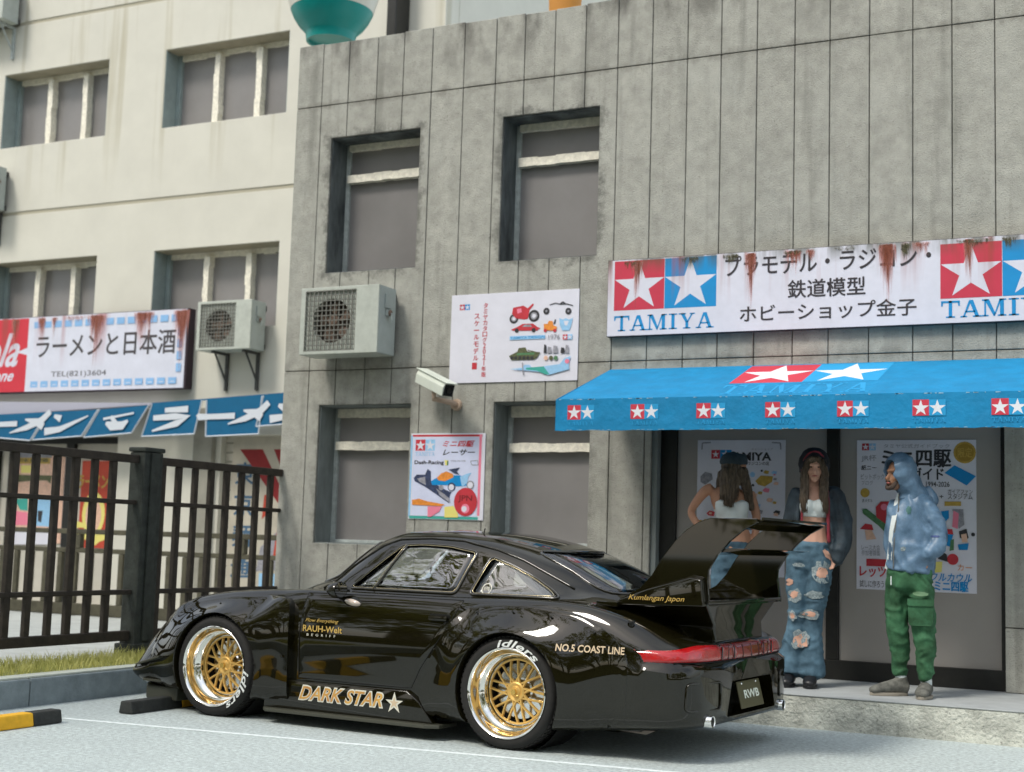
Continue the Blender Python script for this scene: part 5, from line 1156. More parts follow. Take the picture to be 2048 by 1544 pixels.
# ---- skirts, splitter, canards
for s in (-1, 1):
    b = MB(); yo = s * .945
    b.prism([(1.31, s * .70), (1.31, s * .90), (1.36, yo), (2.60, yo), (2.68, s * .90), (2.68, s * .70)], 'z', .075, .098); cl(b.obj('side_skirt', m_tray, bevel=.006))
    b = MB(); b.prism([(1.30, .098), (1.30, .282), (2.42, .282), (2.52, .22), (2.62, .098)], 'y', s * .80, s * .885); cl(b.obj('sill', m_blk, bevel=.008, seg=3, smooth=True, angle=40))
def nose_plan(xo, hw, x_end, n=14):
    pts = []
    for k in range(n + 1): t = -1 + 2 * k / n; pts.append((xo + .34 * abs(t) ** 2.6, hw * t))
    return [(x_end, -hw)] + pts + [(x_end, hw)]
b = MB(); b.prism(nose_plan(-.14, .86, .50), 'z', .180, .196); cl(b.obj('front_splitter', m_tray, bevel=.004))
b = MB(); b.prism(nose_plan(-.14, .82, .48), 'z', .055, .150); cl(b.obj('chin_spoiler', m_tray, bevel=.018, seg=3))
b = MB(); b.prism(nose_plan(-.06, .78, .48), 'z', .145, .182); cl(b.obj('splitter_support', m_dark))
for s in (-1, 1):
    b = MB(); b.add([(.10, s * .80, .30), (.40, s * .87, .36), (.42, s * .95, .37), (.12, s * .86, .29)] + [(.10, s * .80, .29), (.40, s * .87, .35), (.42, s * .95, .36), (.12, s * .86, .28)], [(0, 1, 2, 3), (7, 6, 5, 4), (0, 4, 5, 1), (1, 5, 6, 2), (2, 6, 7, 3), (3, 7, 4, 0)]); cl(b.obj('canard', m_tray))
    # headlamp
    b = MB(); b.lathe([(.001, -.055), (.06, -.045), (.095, -.015), (.105, .02)], axis='x', n=24); b.v = [(v[0] * .9 + v[2] * .5 + .30, v[1] * 1.0 + s * .60, v[2] * .95 + .60) for v in b.v]; hl = cl(b.obj('headlamp', m_lens, smooth=True))
# ---- mirrors
for s in (-1, 1):
    b = MB(); b.lathe([(.001, -.075), (.05, -.065), (.088, -.02), (.095, .03), (.088, .045), (.001, .045)], axis='x', n=24); b.v = [(v[0] * .8 + 1.86, v[1] * .80 + s * .895, v[2] * .58 + .878) for v in b.v]; mr_ = cl(b.obj('mirror', m_blk, smooth=True, angle=50))
    b = MB(); b.lathe([(.001, .047), (.080, .047)], axis='x', n=24); b.v = [(v[0] * .8 + 1.86, v[1] * .80 + s * .895, v[2] * .58 + .878) for v in b.v]; b.obj('mirror_glass', m_chr, mr_)
    b = MB(); b.tube([(1.80, s * .86, .88), (1.83, s * .79, .855), (1.84, s * .74, .86)], .022, 8); b.obj('mirror_arm', m_blk, mr_, smooth=True)
    b = MB(); b.lathe([(.001, 0), (.03, .004), (.035, .014), (.001, .018)], axis='y', n=16); b.v = [(v[0] * 1.8 + 1.95, side_y(1.95, .80, s) + s * v[1], v[2] * .6 + .80 - (v[0]) * .25) for v in b.v]; cl(b.obj('side_repeater', m_lens, smooth=True))
# ---- lettering on the car
def decal(t, x0, z0, x1, z1, m, side=-1, off=.003, slope=0, dxf=None, **k):
    vs, fs = text_fit(t, x0, z0, x1, z1, **k); vs = [(v[0], v[1] + (v[0] - x0) * slope) for v in vs]
    V = []
    for (x, z) in vs:
        y = side_y(x, z, side) if dxf is None else dxf(x, z); V.append(Vector((x, y, z)) + (side_n(x, z, side) * off if dxf is None else Vector((0, -off, 0))))
    b = MB(); b.add(V, fs); return cl(b.obj('lettering', m, fixn=False))
sil = lambda x, z: -.885
decal('DARK STAR', 1.585, .160, 2.255, .262, m_dw, off=.0015, dxf=sil, shear=.35, offset=.055, spacing=1.0); decal('DARK STAR', 1.594, .169, 2.246, .253, m_dor, off=.0030, dxf=sil, shear=.35, offset=.012)
decal('★', 2.27, .145, 2.40, .270, m_dw, off=.002, dxf=sil, offset=.02); decal('★', 2.300, .172, 2.370, .240, m_dtan, off=.0035, dxf=sil)
decal('Flow Everything', 1.60, .655, 1.865, .683, m_dgold, off=.0075, shear=.35); decal('RAUH-Welt', 1.585, .600, 1.90, .640, m_dgold, off=.0075, offset=.015); decal('BEGRIFF', 1.62, .572, 1.85, .588, m_dw, off=.0075, spacing=2.2)
def both_y(x, z):
    h = BV2.ray_cast(Vector((x, -2.0, z)), Vector((0, 1, 0))); return min(h[0].y if h[0] is not None else 0, side_y(x, z))
decal('NO.5 COAST LINE', 3.49, .598, 3.90, .640, m_dtan, off=.004, dxf=both_y, offset=.02)
# ---- rear: lamps, reflector, plate, exhausts, vents
def rear_patch(y0, y1, z0f, z1f, ny, nz, off, name, m, parent=None):
    V = []; Fc = []
    for j in range(nz + 1):
        for i in range(ny + 1):
            y = y0 + (y1 - y0) * i / ny; z = z0f(y) + (z1f(y) - z0f(y)) * j / nz; x = rear_x(y, z)
            e = off if 0 < i < ny and 0 < j < nz else 0.0; V.append(Vector(((x if x is not None else 4.0) + e, y * (1 + (.012 if e else 0)), z)))
    for j in range(nz):
        for i in range(ny): Fc.append((j * (ny + 1) + i, j * (ny + 1) + i + 1, (j + 1) * (ny + 1) + i + 1, (j + 1) * (ny + 1) + i))
    b = MB(); b.add(V, Fc); return cl(b.obj(name, m, smooth=True), parent)
zlo = lambda y: .566; zhi = lambda y: .660 - .028 * smooth((abs(y) - .62) / .22)
for s in (-1, 1):
    e = sorted((s * .42, s * .872)); tl = rear_patch(e[0], e[1], zlo, zhi, 26, 6, .016, 'tail_lamp', m_lamp)
    e = sorted((s * .25, s * .415)); rear_patch(e[0], e[1], zlo, zhi, 10, 6, .014, 'indicator_lamp', m_lampd)
rear_patch(-.245, .245, zlo, zhi, 20, 6, .014, 'reflector_band', m_lampd)
for y in (-.42, -.335, -.25, -.12, .02, .15, .25, .335, .42):
    P = [Vector((rear_x(y + (z - .61) * .25, z) + .014, y + (z - .61) * .25, z)) for z in (.575, .60, .625, .648)]; b = MB(); b.tube(P, .004, 5); cl(b.obj('lamp_rib', m_blk))
P = [Vector((rear_x(y, .565) + .004, y, .565)) for y in [-.82 + 1.64 * k / 40 for k in range(41)]]; b = MB(); b.tube(P, .005, 6); cl(b.obj('bumper_joint', m_dark, smooth=True))
b = MB(); b.box((4.30, -.17, .315), (4.308, .20, .455)); Mt = Matrix.Translation((4.30, 0, .423)) @ Matrix.Rotation(R(-14), 4, 'Y') @ Matrix.Translation((-4.30, 0, -.455)); b = MB(); b.box((4.30, -.18, .300), (4.308, .20, .460), Mt)
pl_ = cl(b.obj('number_plate', mat('plate_olive', (.085, .075, .035), .35), bevel=.004)); vs, fs = text_fit('RWB', -.10, .355, .15, .405, offset=.03)
b = MB(); b.add([Mt @ Vector((4.3095, v[0], v[1])) for v in vs], fs); b.obj('lettering', mat('plate_white', (.75, .78, .68), .5), pl_, fixn=False)
for y in (-.11, .13): b = MB(); b.lathe([(.001, .006), (.007, .003), (.008, 0)], axis='x', c=(4.3085, y, .445), n=10); b.v = [Mt @ Vector(v) for v in b.v]; b.obj('plate_screw', m_chr2, pl_)
for (y, x) in ((-.62, 4.335), (.55, 4.345)):
    b = MB(); b.lathe([(.030, -.30), (.036, -.29), (.036, 0), (.033, .004), (.027, 0), (.027, -.12), (.001, -.13)], axis='x', c=(x, y, .238), n=24); cl(b.obj('exhaust_pipe', m_chr2, smooth=True, angle=50))
b = MB(); b.tube([(4.10, -.55, .22), (4.10, -.2, .20), (4.05, .4, .20)], .03, 10); cl(b.obj('silencer', m_chr2, smooth=True))
b = MB(); b.box((3.9, -.5, .198), (4.25, .5, .206)); cl(b.obj('diffuser', m_tray))
for s in (-1, 1):
    b = MB(); q_ = rounded([(-.80, .30), (-.50, .30), (-.50, .455), (-.80, .455)], .03)
    P = [Vector((rear_x(s * p[0], p[1]) + .004, s * p[0], p[1])) for p in q_]; b.tube(P, .008, 6, closed=True); cl(b.obj('bumper_vent', m_blk, smooth=True))
# ---- wing with its deck tray, pods and end fins
WG = MB(); WG.prism([(3.66, -.56), (3.95, -.60), (4.30, -.62), (4.30, .62), (3.95, .60), (3.66, .56)], 'z', .865, .885)
WG.v = [(x, y, z + max(0, x - 4.0) * .10) for x, y, z in WG.v]
wing = cl(WG.obj('rear_wing', m_blk, bevel=.006, smooth=True, angle=40))
b = MB(); A = [(3.72, .855), (4.29, .885), (4.285, .90)]; 
ring0 = [(4.28, -.60, .90), (4.28, .60, .90), (3.75, .54, .865), (3.75, -.54, .865)]; ring1 = [(4.25, -.40, .76), (4.25, .40, .76), (3.85, .38, .78), (3.85, -.38, .78)]; ring2 = [(4.26, -.40, .66), (4.26, .40, .66), (3.80, .38, .68), (3.80, -.38, .68)]
b.add(ring0 + ring1 + ring2, [(0, 1, 5, 4), (1, 2, 6, 5), (2, 3, 7, 6), (3, 0, 4, 7), (4, 5, 9, 8), (5, 6, 10, 9), (6, 7, 11, 10), (7, 4, 8, 11), (3, 2, 1, 0), (8, 9, 10, 11)]); b.obj('wing_base', m_blk, wing, bevel=.02, seg=3, smooth=True, angle=50)
FIN = [(3.70, .885), (3.86, .97), (3.93, 1.045), (4.00, 1.155), (4.08, 1.255), (4.15, 1.32), (4.22, 1.365), (4.30, 1.392), (4.58, 1.392), (4.585, 1.37), (4.50, 1.325), (4.42, 1.26), (4.345, 1.18), (4.29, 1.09), (4.285, 1.03), (4.295, .95), (4.295, .90), (3.74, .885)]
for s in (-1, 1):
    b = MB(); b.prism(FIN, 'y', s * .585, s * .607); b.obj('end_fin', m_blk if s > 0 else m_blk, wing, bevel=.004)
    b = MB(); P = [(3.68, .878), (3.92, .975), (4.20, 1.062), (4.27, 1.05), (4.285, .91), (4.285, .885), (3.75, .868)]; n = len(P)
    vs = [(x, s * .608, z) for x, z in P] + [(x, s * (.608 + .045 * (0.25 + 1.2 * max(0, (x - 3.68) / .6))), .868 + (z - .868) * .90) for x, z in P]
    b.add(vs, [tuple(range(n)), tuple(range(2 * n - 1, n - 1, -1))] + [(i, i + n, (i + 1) % n + n, (i + 1) % n) for i in range(n)]); b.obj('side_pod', m_blk, wing, bevel=.014, seg=3, smooth=True, angle=60)
def blade(x0, x1, z0, z1, t, name, m):
    up_, lo = [], []
    for k in range(9):
        u = k / 8; x = x0 + (x1 - x0) * u; z = z0 + (z1 - z0) * u; th = t * (1 - u) ** .6 * (u + .04) ** .35 * 1.9; up_.append((x, z + th * .55)); lo.append((x, z - th * .45))
    b = MB(); b.prism([(p[0], p[1]) for p in up_ + lo[::-1]], 'y', -.584, .584); b.obj(name, m, wing, smooth=True, angle=35)
blade(4.27, 4.62, 1.345, 1.385, .030, 'top_blade', m_blk); blade(4.10, 4.50, 1.185, 1.215, .026, 'lower_blade', m_blk)
b = MB(); b.box((4.60, -.584, 1.386), (4.612, .584, 1.400)); b.obj('gurney_flap', m_blk, wing)
def podx(x, z): return -(.608 + .045 * (.25 + 1.2 * max(0, (x - 3.68) / .6))) - .002
decal('Kumlangan Japon', 3.80, .893, 4.17, .932, m_dgold, dxf=podx, off=.003, shear=.35, slope=.01)
# haunch hardware under the tray: hinge and bonnet pin
b = MB(); b.box((3.60, -.66, .855), (3.74, -.56, .885)); b.box((3.60, .56, .855), (3.74, .66, .885)); cl(tag(b.obj('tray_bracket', m_blk, bevel=.006), kind='stuff'))
for (x, y) in ((3.90, -.80), (3.90, .80)):
    z = top_z(x, y); b = MB(); b.lathe([(.001, .02), (.020, .02), (.022, .012), (.014, .008), (.014, -.01)], c=(x, y, z), n=16); cl(b.obj('bonnet_pin', m_sat, smooth=True, angle=40))
# aerial on the roof and wiper
b = MB(); b.tube([(2.62, -.35, 1.262), (2.63, -.35, 1.30)], .004, 6); cl(b.obj('aerial', m_sat))
b = MB(); b.tube([(1.42, -.15, .90), (1.50, .30, .955), (1.53, .55, .96)], .006, 6); cl(b.obj('wiper', m_sat))
# ---- wheels
def wheel(c, s, lettering_at, w, r_t=.328):
    x, z = c; yo = s * .935                                            # yo = outer face
    def L(prof): return [(r_, yo - s * d) for r_, d in prof]
    wh = MB(); wh.lathe(L([(.262, .022), (.270, .004), (.290, .0), (.308, .006), (.320, .020), (r_t, .042), (r_t, w - .04), (.320, w - .02), (.262, w)]), axis='y', c=(x, 0, z), n=72)
    o = cl(wh.obj('wheel', m_rub, smooth=True, angle=35))
    t = MB(); n = 64
    for k in range(n):                                                # tread blocks
        for (d0, d1, sh) in ((.030, .075, 0), (.085, .135, .5), (.145, .195, 0), (.205, w - .03, .5)):
            a0 = 2 * math.pi * (k + sh) / n; a1 = a0 + 2 * math.pi / n * .68; ds = (d1 - d0)
            vs = []
            for rr_ in (r_t - .004, r_t + .004):
                for (a, d) in ((a0, d0), (a1, d0), (a1 + .03, d1), (a0 + .03, d1)): vs.append((x + math.cos(a) * rr_, yo - s * d, z + math.sin(a) * rr_))
            t.add(vs, [(0, 1, 2, 3), (4, 5, 6, 7), (0, 1, 5, 4), (1, 2, 6, 5), (2, 3, 7, 6), (3, 0, 4, 7)])
    tag(t.obj('tread_block', m_rub, o), kind='stuff')
    rm = MB(); rm.lathe(L([(.256, .03), (.262, .006), (.266, .0), (.262, -.003), (.254, .002), (.248, .016), (.243, .05), (.238, .085), (.222, .100), (.212, .108), (.206, .118), (.204, .140), (.200, .146), (.190, .146)]), axis='y', c=(x, 0, z), n=72); rm.obj('rim_lip', m_chr, o, smooth=True, angle=40)
    bk = MB(); bk.lathe(L([(.190, .146), (.188, .20), (.16, .21), (.001, .21)]), axis='y', c=(x, 0, z), n=40); bk.obj('brake_well', m_dark, o)
    bd = MB(); bd.lathe(L([(.165, .192), (.165, .188), (.08, .186), (.07, .18), (.001, .18)]), axis='y', c=(x, 0, z), n=40); bd.obj('brake_disc', m_chr2 if s < 0 else m_dark, o)
    ed = MB(); ed.lathe(L([(.196, .143), (.190, .134), (.184, .136), (.182, .150)]), axis='y', c=(x, 0, z), n=60); ed.obj('mesh_ring', m_goldw, o, smooth=True, angle=40)
    if s < 0:
        for k in range(24):                                           # lip bolts
            a = 2 * math.pi * k / 24; bt = MB(); bt.lathe([(.001, -.006), (.0045, -.005), (.005, .0)], axis='y', c=(x + .205 * math.cos(a), yo - s * .128, z + .205 * math.sin(a)), n=6); bt.obj('lip_bolt', m_goldw, o)
    for k in range(10):                                               # crossing lattice spokes
        for dlt in (-1, 1):
            a = 2 * math.pi * (k + .25) / 10; b0 = a - dlt * .26; b1 = a + dlt * .19
            p0 = Vector((.052 * math.cos(b0), 0, .052 * math.sin(b0))); p1 = Vector((.188 * math.cos(b1), 0, .188 * math.sin(b1))); d = (p1 - p0); L2 = d.length; d.normalize(); q_ = Vector((-d.z, 0, d.x)); sp = MB()
            yb_ = yo - s * .118
            for t_, wd, yo2 in ((0, .0085, .0), (.55, .0075, .006), (1, .0090, .026)):
                p = p0 + d * L2 * t_
                for (e, dy) in ((-wd, .012), (-wd * .55, 0), (wd * .55, 0), (wd, .012)): sp.v.append((x + p.x + q_.x * e, yb_ - s * (yo2 + dy + (.0015 if dlt > 0 else 0)), z + p.z + q_.z * e))
            for r_ in range(2):
                for e in range(3): sp.f.append((r_ * 4 + e, r_ * 4 + e + 1, r_ * 4 + 5 + e, r_ * 4 + 4 + e))
                sp.f.append((r_ * 4, r_ * 4 + 3, r_ * 4 + 7, r_ * 4 + 4))
            sp.obj('spoke', m_goldw, o)
    hb = MB(); hb.lathe(L([(.001, .106), (.020, .106), (.022, .110), (.026, .110), (.034, .120), (.050, .114), (.058, .118), (.062, .135)]), axis='y', c=(x, 0, z), n=40); hb.obj('hub', m_goldw, o, smooth=True, angle=30)
    nb = MB(); P = [(x + .019 * math.cos(k * math.pi / 3), z + .019 * math.sin(k * math.pi / 3)) for k in range(6)]; nb.prism(P, 'y', yo - s * .106, yo - s * .088); nb.obj('centre_nut', mat('nut_gold', (.75, .50, .14), .25, metal=.8), o, bevel=.003)
    if lettering_at is not None:
        vs, fs = text_geo('idlers', .02, .25, 1.08); xs_ = [v[0] for v in vs]; ys_ = [v[1] for v in vs]; w_ = max(xs_) - min(xs_); hh = max(ys_); span = 1.05
        V = []
        for v in vs:
            a = lettering_at + span / 2 - (v[0] - min(xs_)) / w_ * span; rr_ = .270 + v[1] / hh * .042; yy_ = yo - .0045 + (.006 * ((rr_ - .300) / .012) if rr_ > .300 else 0)
            V.append((x + rr_ * math.cos(a), yy_, z + rr_ * math.sin(a)))
        tx = MB(); tx.add(V, fs); tx.obj('tyre_lettering', mat('tyre_white', (.72, .74, .72), .7), o, fixn=False)
    return o
wheel(WF, -1, R(-32), .25); wheel(WR, -1, R(74), .29); wheel(WF, 1, None, .25); wheel(WR, 1, None, .29)
# ---- cabin
b = MB(); b.box((1.5, -.62, .30), (3.5, .62, .33)); cl(b.obj('cabin_floor', m_seat))
for y in (-.34, .34):
    st = MB(); st.box((2.12, y - .24, .36), (2.62, y + .24, .50)); s0 = cl(st.obj('seat', m_seat, bevel=.05, seg=3, smooth=True, angle=50))
    Mt2 = Matrix.Translation((2.60, y, .42)) @ Matrix.Rotation(R(14), 4, 'Y'); st = MB(); st.prism([(-.24, 0), (.24, 0), (.26, .35), (.20, .52), (.13, .56), (.12, .70), (-.12, .70), (-.13, .56), (-.20, .52), (-.26, .35)], 'x', -.06, .05); st.v = [Mt2 @ Vector(v) for v in st.v]; st.obj('seat_back', m_seat, s0, bevel=.03, seg=2, smooth=True, angle=50)
    for d in (-.08, .08): hn = MB(); hn.tube([Mt2 @ Vector((-.07, d, .56)), Mt2 @ Vector((-.10, d, .30)), Mt2 @ Vector((-.12, d * .6, .06))], .016, 4, r2=.3); hn.obj('harness', m_red, s0)
cg = MB()
for s in (-1, 1): cg.tube([(2.85, s * .60, .45), (2.83, s * .585, .90), (2.80, s * .46, 1.17)], .021, 8); cg.tube([(2.80, s * .44, 1.17), (3.42, s * .44, .86)], .021, 8)
cg.tube([(2.80, -.46, 1.17), (2.80, .46, 1.17)], .021, 8); cg.tube([(2.84, -.59, .80), (2.84, .59, .80)], .021, 8); cg.tube([(2.81, -.45, 1.15), (2.85, .58, .60)], .021, 8); cl(cg.obj('roll_cage', m_cage, smooth=True))
b = MB(); b.box((1.52, -.66, .70), (1.92, .66, .835)); cl(b.obj('dashboard', m_seat, bevel=.05, seg=3, smooth=True, angle=50))
b = MB(); pts = [(2.02 + .04 * math.sin(t), -.34 + .165 * math.cos(t), .78 + .165 * math.sin(t)) for t in [2 * math.pi * k / 24 for k in range(24)]]; b.tube(pts, .015, 8, closed=True); b.tube([(1.92, -.34, .76), (2.02, -.34, .78)], .03, 8); b.tube([(2.02, -.49, .78), (2.02, -.19, .78)], .012, 6); cl(b.obj('steering_wheel', m_seat, smooth=True))
b = MB(); b.box((2.9, -.60, .55), (3.45, .60, .80)); cl(b.obj('rear_shelf', m_seat, bevel=.03))
# ================================================================ people on the platform
from mathutils import noise as mnoise
class Blob:
    """closed limbs and masses fused by a voxel remesh into one continuous skin"""
    def __init__(s, K): s.mb = MB(); s.K = K
    def tube(s, pts, n=14, yaw=0):
        """pts: (centre, half width, half depth)"""
        P = [(Vector(p[0]), p[1], p[2] if len(p) > 2 else p[1]) for p in pts]
        Q = []
        for i in range(len(P) - 1):                       # smooth between the given stations
            a = P[max(i - 1, 0)]; b = P[i]; c = P[i + 1]; d = P[min(i + 2, len(P) - 1)]
            for k in range(4):
                t = k / 4; h = lambda u, v, w, x: .5 * ((2 * v) + (w - u) * t + (2 * u - 5 * v + 4 * w - x) * t * t + (3 * v - u - 3 * w + x) * t ** 3)
                Q.append((Vector([h(a[0][j], b[0][j], c[0][j], d[0][j]) for j in range(3)]), max(.003, h(a[1], b[1], c[1], d[1])), max(.003, h(a[2], b[2], c[2], d[2]))))
        Q.append(P[-1]); V = []; m = len(Q)
        wx = Vector((math.cos(yaw), math.sin(yaw), 0))
        for i, (p, rw, rd) in enumerate(Q):
            t = (Q[min(i + 1, m - 1)][0] - Q[max(i - 1, 0)][0]).normalized(); w = wx - t * wx.dot(t)
            if w.length < .2: w = Vector((0, 0, 1)) - t * t.z
            w.normalize(); d = t.cross(w)
            for k in range(n): a = 2 * math.pi * k / n; V.append(p + w * rw * math.cos(a) + d * rd * math.sin(a))
        V.append(Q[0][0] - (Q[1][0] - Q[0][0]).normalized() * Q[0][1] * .5); V.append(Q[-1][0] + (Q[-1][0] - Q[-2][0]).normalized() * Q[-1][1] * .5); Fc = []
        for i in range(m - 1):
            for k in range(n): Fc.append((i * n + k, i * n + (k + 1) % n, (i + 1) * n + (k + 1) % n, (i + 1) * n + k))
        for k in range(n): Fc.append((len(V) - 2, (k + 1) % n, k)); Fc.append((len(V) - 1, (m - 1) * n + k, (m - 1) * n + (k + 1) % n))
        s.mb.add(V, Fc); return s
    def ball(s, c, rx, ry=None, rz=None, rot=0, n=16):
        ry = ry or rx; rz = rz or rx; c = Vector(c); V = []; Fc = []; R_ = Matrix.Rotation(rot, 3, 'Z')
        for i in range(1, n // 2):
            th = math.pi * i / (n // 2)
            for k in range(n): a = 2 * math.pi * k / n; V.append(c + R_ @ Vector((rx * math.sin(th) * math.cos(a), ry * math.sin(th) * math.sin(a), rz * math.cos(th))))
        m = n // 2 - 1; V += [c + Vector((0, 0, rz)), c - Vector((0, 0, rz))]
        for i in range(m - 1):
            for k in range(n): Fc.append((i * n + k, (i + 1) * n + k, (i + 1) * n + (k + 1) % n, i * n + (k + 1) % n))
        for k in range(n): Fc.append((len(V) - 2, k, (k + 1) % n)); Fc.append((len(V) - 1, (m - 1) * n + (k + 1) % n, (m - 1) * n + k))
        s.mb.add(V, Fc); return s
    def done(s, name, m, parent, vox=.011, fold=0, fscale=(9, 9, 4), smooth_it=6, hollow_below=None, iters=None, label=None):
        o = s.mb.obj(name, m, smooth=True)
        md = o.modifiers.new('r', 'REMESH'); md.mode = 'VOXEL'; md.voxel_size = vox; md.use_smooth_shade = True
        sm = o.modifiers.new('s', 'SMOOTH'); sm.factor = .5; sm.iterations = smooth_it
        me = evaluated(o); o.modifiers.clear(); o.data = me
        if fold:
            sx, sy, sz = fscale
            for v in me.vertices:
                p = v.co; q_ = Vector((p.x * sx, p.y * sy, p.z * sz)); w = Vector((mnoise.noise(q_ * .6), mnoise.noise(q_ * .6 + Vector((5, 2, 7))), mnoise.noise(q_ * .6 + Vector((1, 9, 4)))))
                r_ = 1 - abs(mnoise.noise(q_ + w * 1.6)) * 2.6; v.co = p + v.normal * fold * (r_ - .45)
        me.materials.clear(); me.materials.append(m)
        for p in me.polygons: p.use_smooth = True
        o.parent = parent
        if label: o['label'] = label
        return o
def hand(B, wrist, d, palm_n, L=.17, curl=.5, side=1):
    """palm and five bent fingers"""
    wrist = Vector(wrist); d = Vector(d).normalized(); n_ = Vector(palm_n); n_ = (n_ - d * n_.dot(d)).normalized(); s_ = d.cross(n_) * side
    B.tube([(wrist, .026, .018), (wrist + d * .045, .036, .016), (wrist + d * .085, .038, .014)], 10)
    for k, (off, ln) in enumerate(((-.029, .066), (-.010, .076), (.010, .071), (.029, .055))):
        p = wrist + d * .082 + s_ * off; a = p + (d * math.cos(curl * .6) + n_ * math.sin(curl * .6)) * ln * .45; b = a + (d * math.cos(curl * 1.5) + n_ * math.sin(curl * 1.5)) * ln * .33; c = b + (d * math.cos(curl * 2.3) + n_ * math.sin(curl * 2.3)) * ln * .26
        B.tube([(p - d * .02, .0095), (a, .009), (b, .008), (c, .0065)], 8)
    p = wrist + d * .03 - s_ * .030; a = p + (d * .7 - s_ * .6 + n_ * .3).normalized() * .035; b = a + (d * .9 - s_ * .25 + n_ * .4).normalized() * .028; B.tube([(p + s_ * .015, .012), (a, .0105), (b, .008)], 8)
m_skin = mat('skin_tone', (.52, .27, .17), .55, var=.08, scale=9); m_skin2 = mat('skin_pale', (.58, .33, .24), .55, var=.08, scale=9); m_skin3 = mat('skin_tan', (.25, .125, .07), .55, var=.10, scale=12)
m_hair = mat('brown_hair', (.075, .052, .033), .5, var=.45, scale=26, stretch=(3, 3, .35), col2=(.17, .125, .085), bump=.8, bscale=30)
m_eye = mat('eye_dark', (.03, .02, .018), .3); m_lip = mat('lip_rose', (.35, .10, .09), .5)
m_jean = mat('blue_denim', (.055, .115, .165), .85, var=.35, scale=8, bump=.3, bscale=160, col2=(.10, .19, .26)); m_fray = mat('frayed_denim', (.20, .28, .32), .9, var=.45, scale=90, col2=(.36, .42, .43)); 
m_topw = mat('white_cotton', (.66, .72, .72), .8, var=.05, scale=8); m_navyj = mat('navy_jacket', (.022, .033, .045), .7, var=.4, scale=8, col2=(.05, .075, .095)); m_lin = mat('red_lining', (.23, .025, .04), .75, var=.3, scale=10); m_boot = mat('black_boot', (.012, .012, .014), .4)
m_hoodie = mat('slate_blue_hoodie', (.075, .15, .245), .42, var=.28, scale=7, bump=.2, bscale=80, col2=(.15, .25, .37)); m_trs = mat('green_cargo', (.025, .095, .035), .8, var=.4, scale=9, col2=(.05, .17, .08), bump=.2, bscale=90)
m_shoe = mat('grey_trainer', (.12, .12, .105), .8, var=.45, scale=22); m_sole = mat('trainer_sole', (.30, .27, .22), .8); m_cap = mat('slate_cap', (.035, .055, .07), .8, var=.2, scale=20)
def person(label, px0, py0, Y, z0=.227):
    r = M3 @ Vector((px0 - 1024, 772 - py0, -F_PX)); t = (z0 - EYE.z) / r.z if Y is None else Y / r.y; base = EYE + r * t; base.z = z0
    dep = -((M3.transposed() @ (base - EYE)).z); k = F_PX / dep; v = Vector((base.x, base.y, 0)).normalized()
    o = empty('person', base, label, 'person', rz=math.atan2(-v.x, v.y))
    return o, (lambda px, py, dy=0: Vector(((px - px0) / k, dy, (py0 - py) / k))), k
def head(B, c, s=1.0, yaw=0.0, h=.115):
    """skull, jaw, nose, brow, ears; yaw 0 faces the camera (-y), positive turns to image right"""
    c = Vector(c); f = Vector((math.sin(yaw), -math.cos(yaw), 0)); rt = Vector((math.cos(yaw), math.sin(yaw), 0)); up = Vector((0, 0, 1))
    P = lambda a, b, d: c + rt * a * s + f * b * s + up * d * s
    B.ball(P(0, -.012, .025), .076 * s, .094 * s, .095 * s, rot=yaw); B.ball(P(0, .022, -.035), .058 * s, .066 * s, .078 * s, rot=yaw); B.ball(P(0, .052, -.090), .030 * s, .028 * s, .024 * s)
    B.tube([(P(0, .082, .012), .008 * s), (P(0, .098, -.012), .011 * s), (P(0, .106, -.030), .015 * s), (P(0, .088, -.040), .012 * s)], 8)
    B.tube([(P(-.042, .068, .030), .009 * s), (P(0, .090, .030), .010 * s), (P(.042, .068, .030), .009 * s)], 8)
    for e in (-1, 1): B.ball(P(e * .040, .056, -.028), .020 * s, .018 * s, .018 * s); B.ball(P(e * .074, -.008, -.012), .010 * s, .018 * s, .028 * s, rot=yaw)
    B.tube([(P(-.020, .082, -.060), .008 * s), (P(0, .092, -.060), .010 * s), (P(.020, .082, -.060), .008 * s)], 8)
    return P
def face_bits(parent, P, s=1.0):
    for e in (-1, 1):
        b = Blob(1); b.ball(P(e * .030, .074, .012), .011 * s, .007 * s, .0055 * s, n=10); b.mb.obj('eye', m_eye, parent, smooth=True)
        b = Blob(1); b.tube([(P(e * .015, .084, .027), .004 * s), (P(e * .044, .070, .029), .003 * s)], 6); b.mb.obj('eyebrow', m_hair, parent, smooth=True)
    b = Blob(1); b.tube([(P(-.020, .089, -.061), .004 * s, .004 * s), (P(0, .100, -.0605), .006 * s, .0055 * s), (P(.020, .089, -.061), .004 * s, .004 * s)], 8); b.mb.obj('mouth', m_lip, parent, smooth=True)
def surf(o): 
    me = o.data; return BVHTree.FromPolygons([v.co.copy() for v in me.vertices], [tuple(p.vertices) for p in me.polygons])
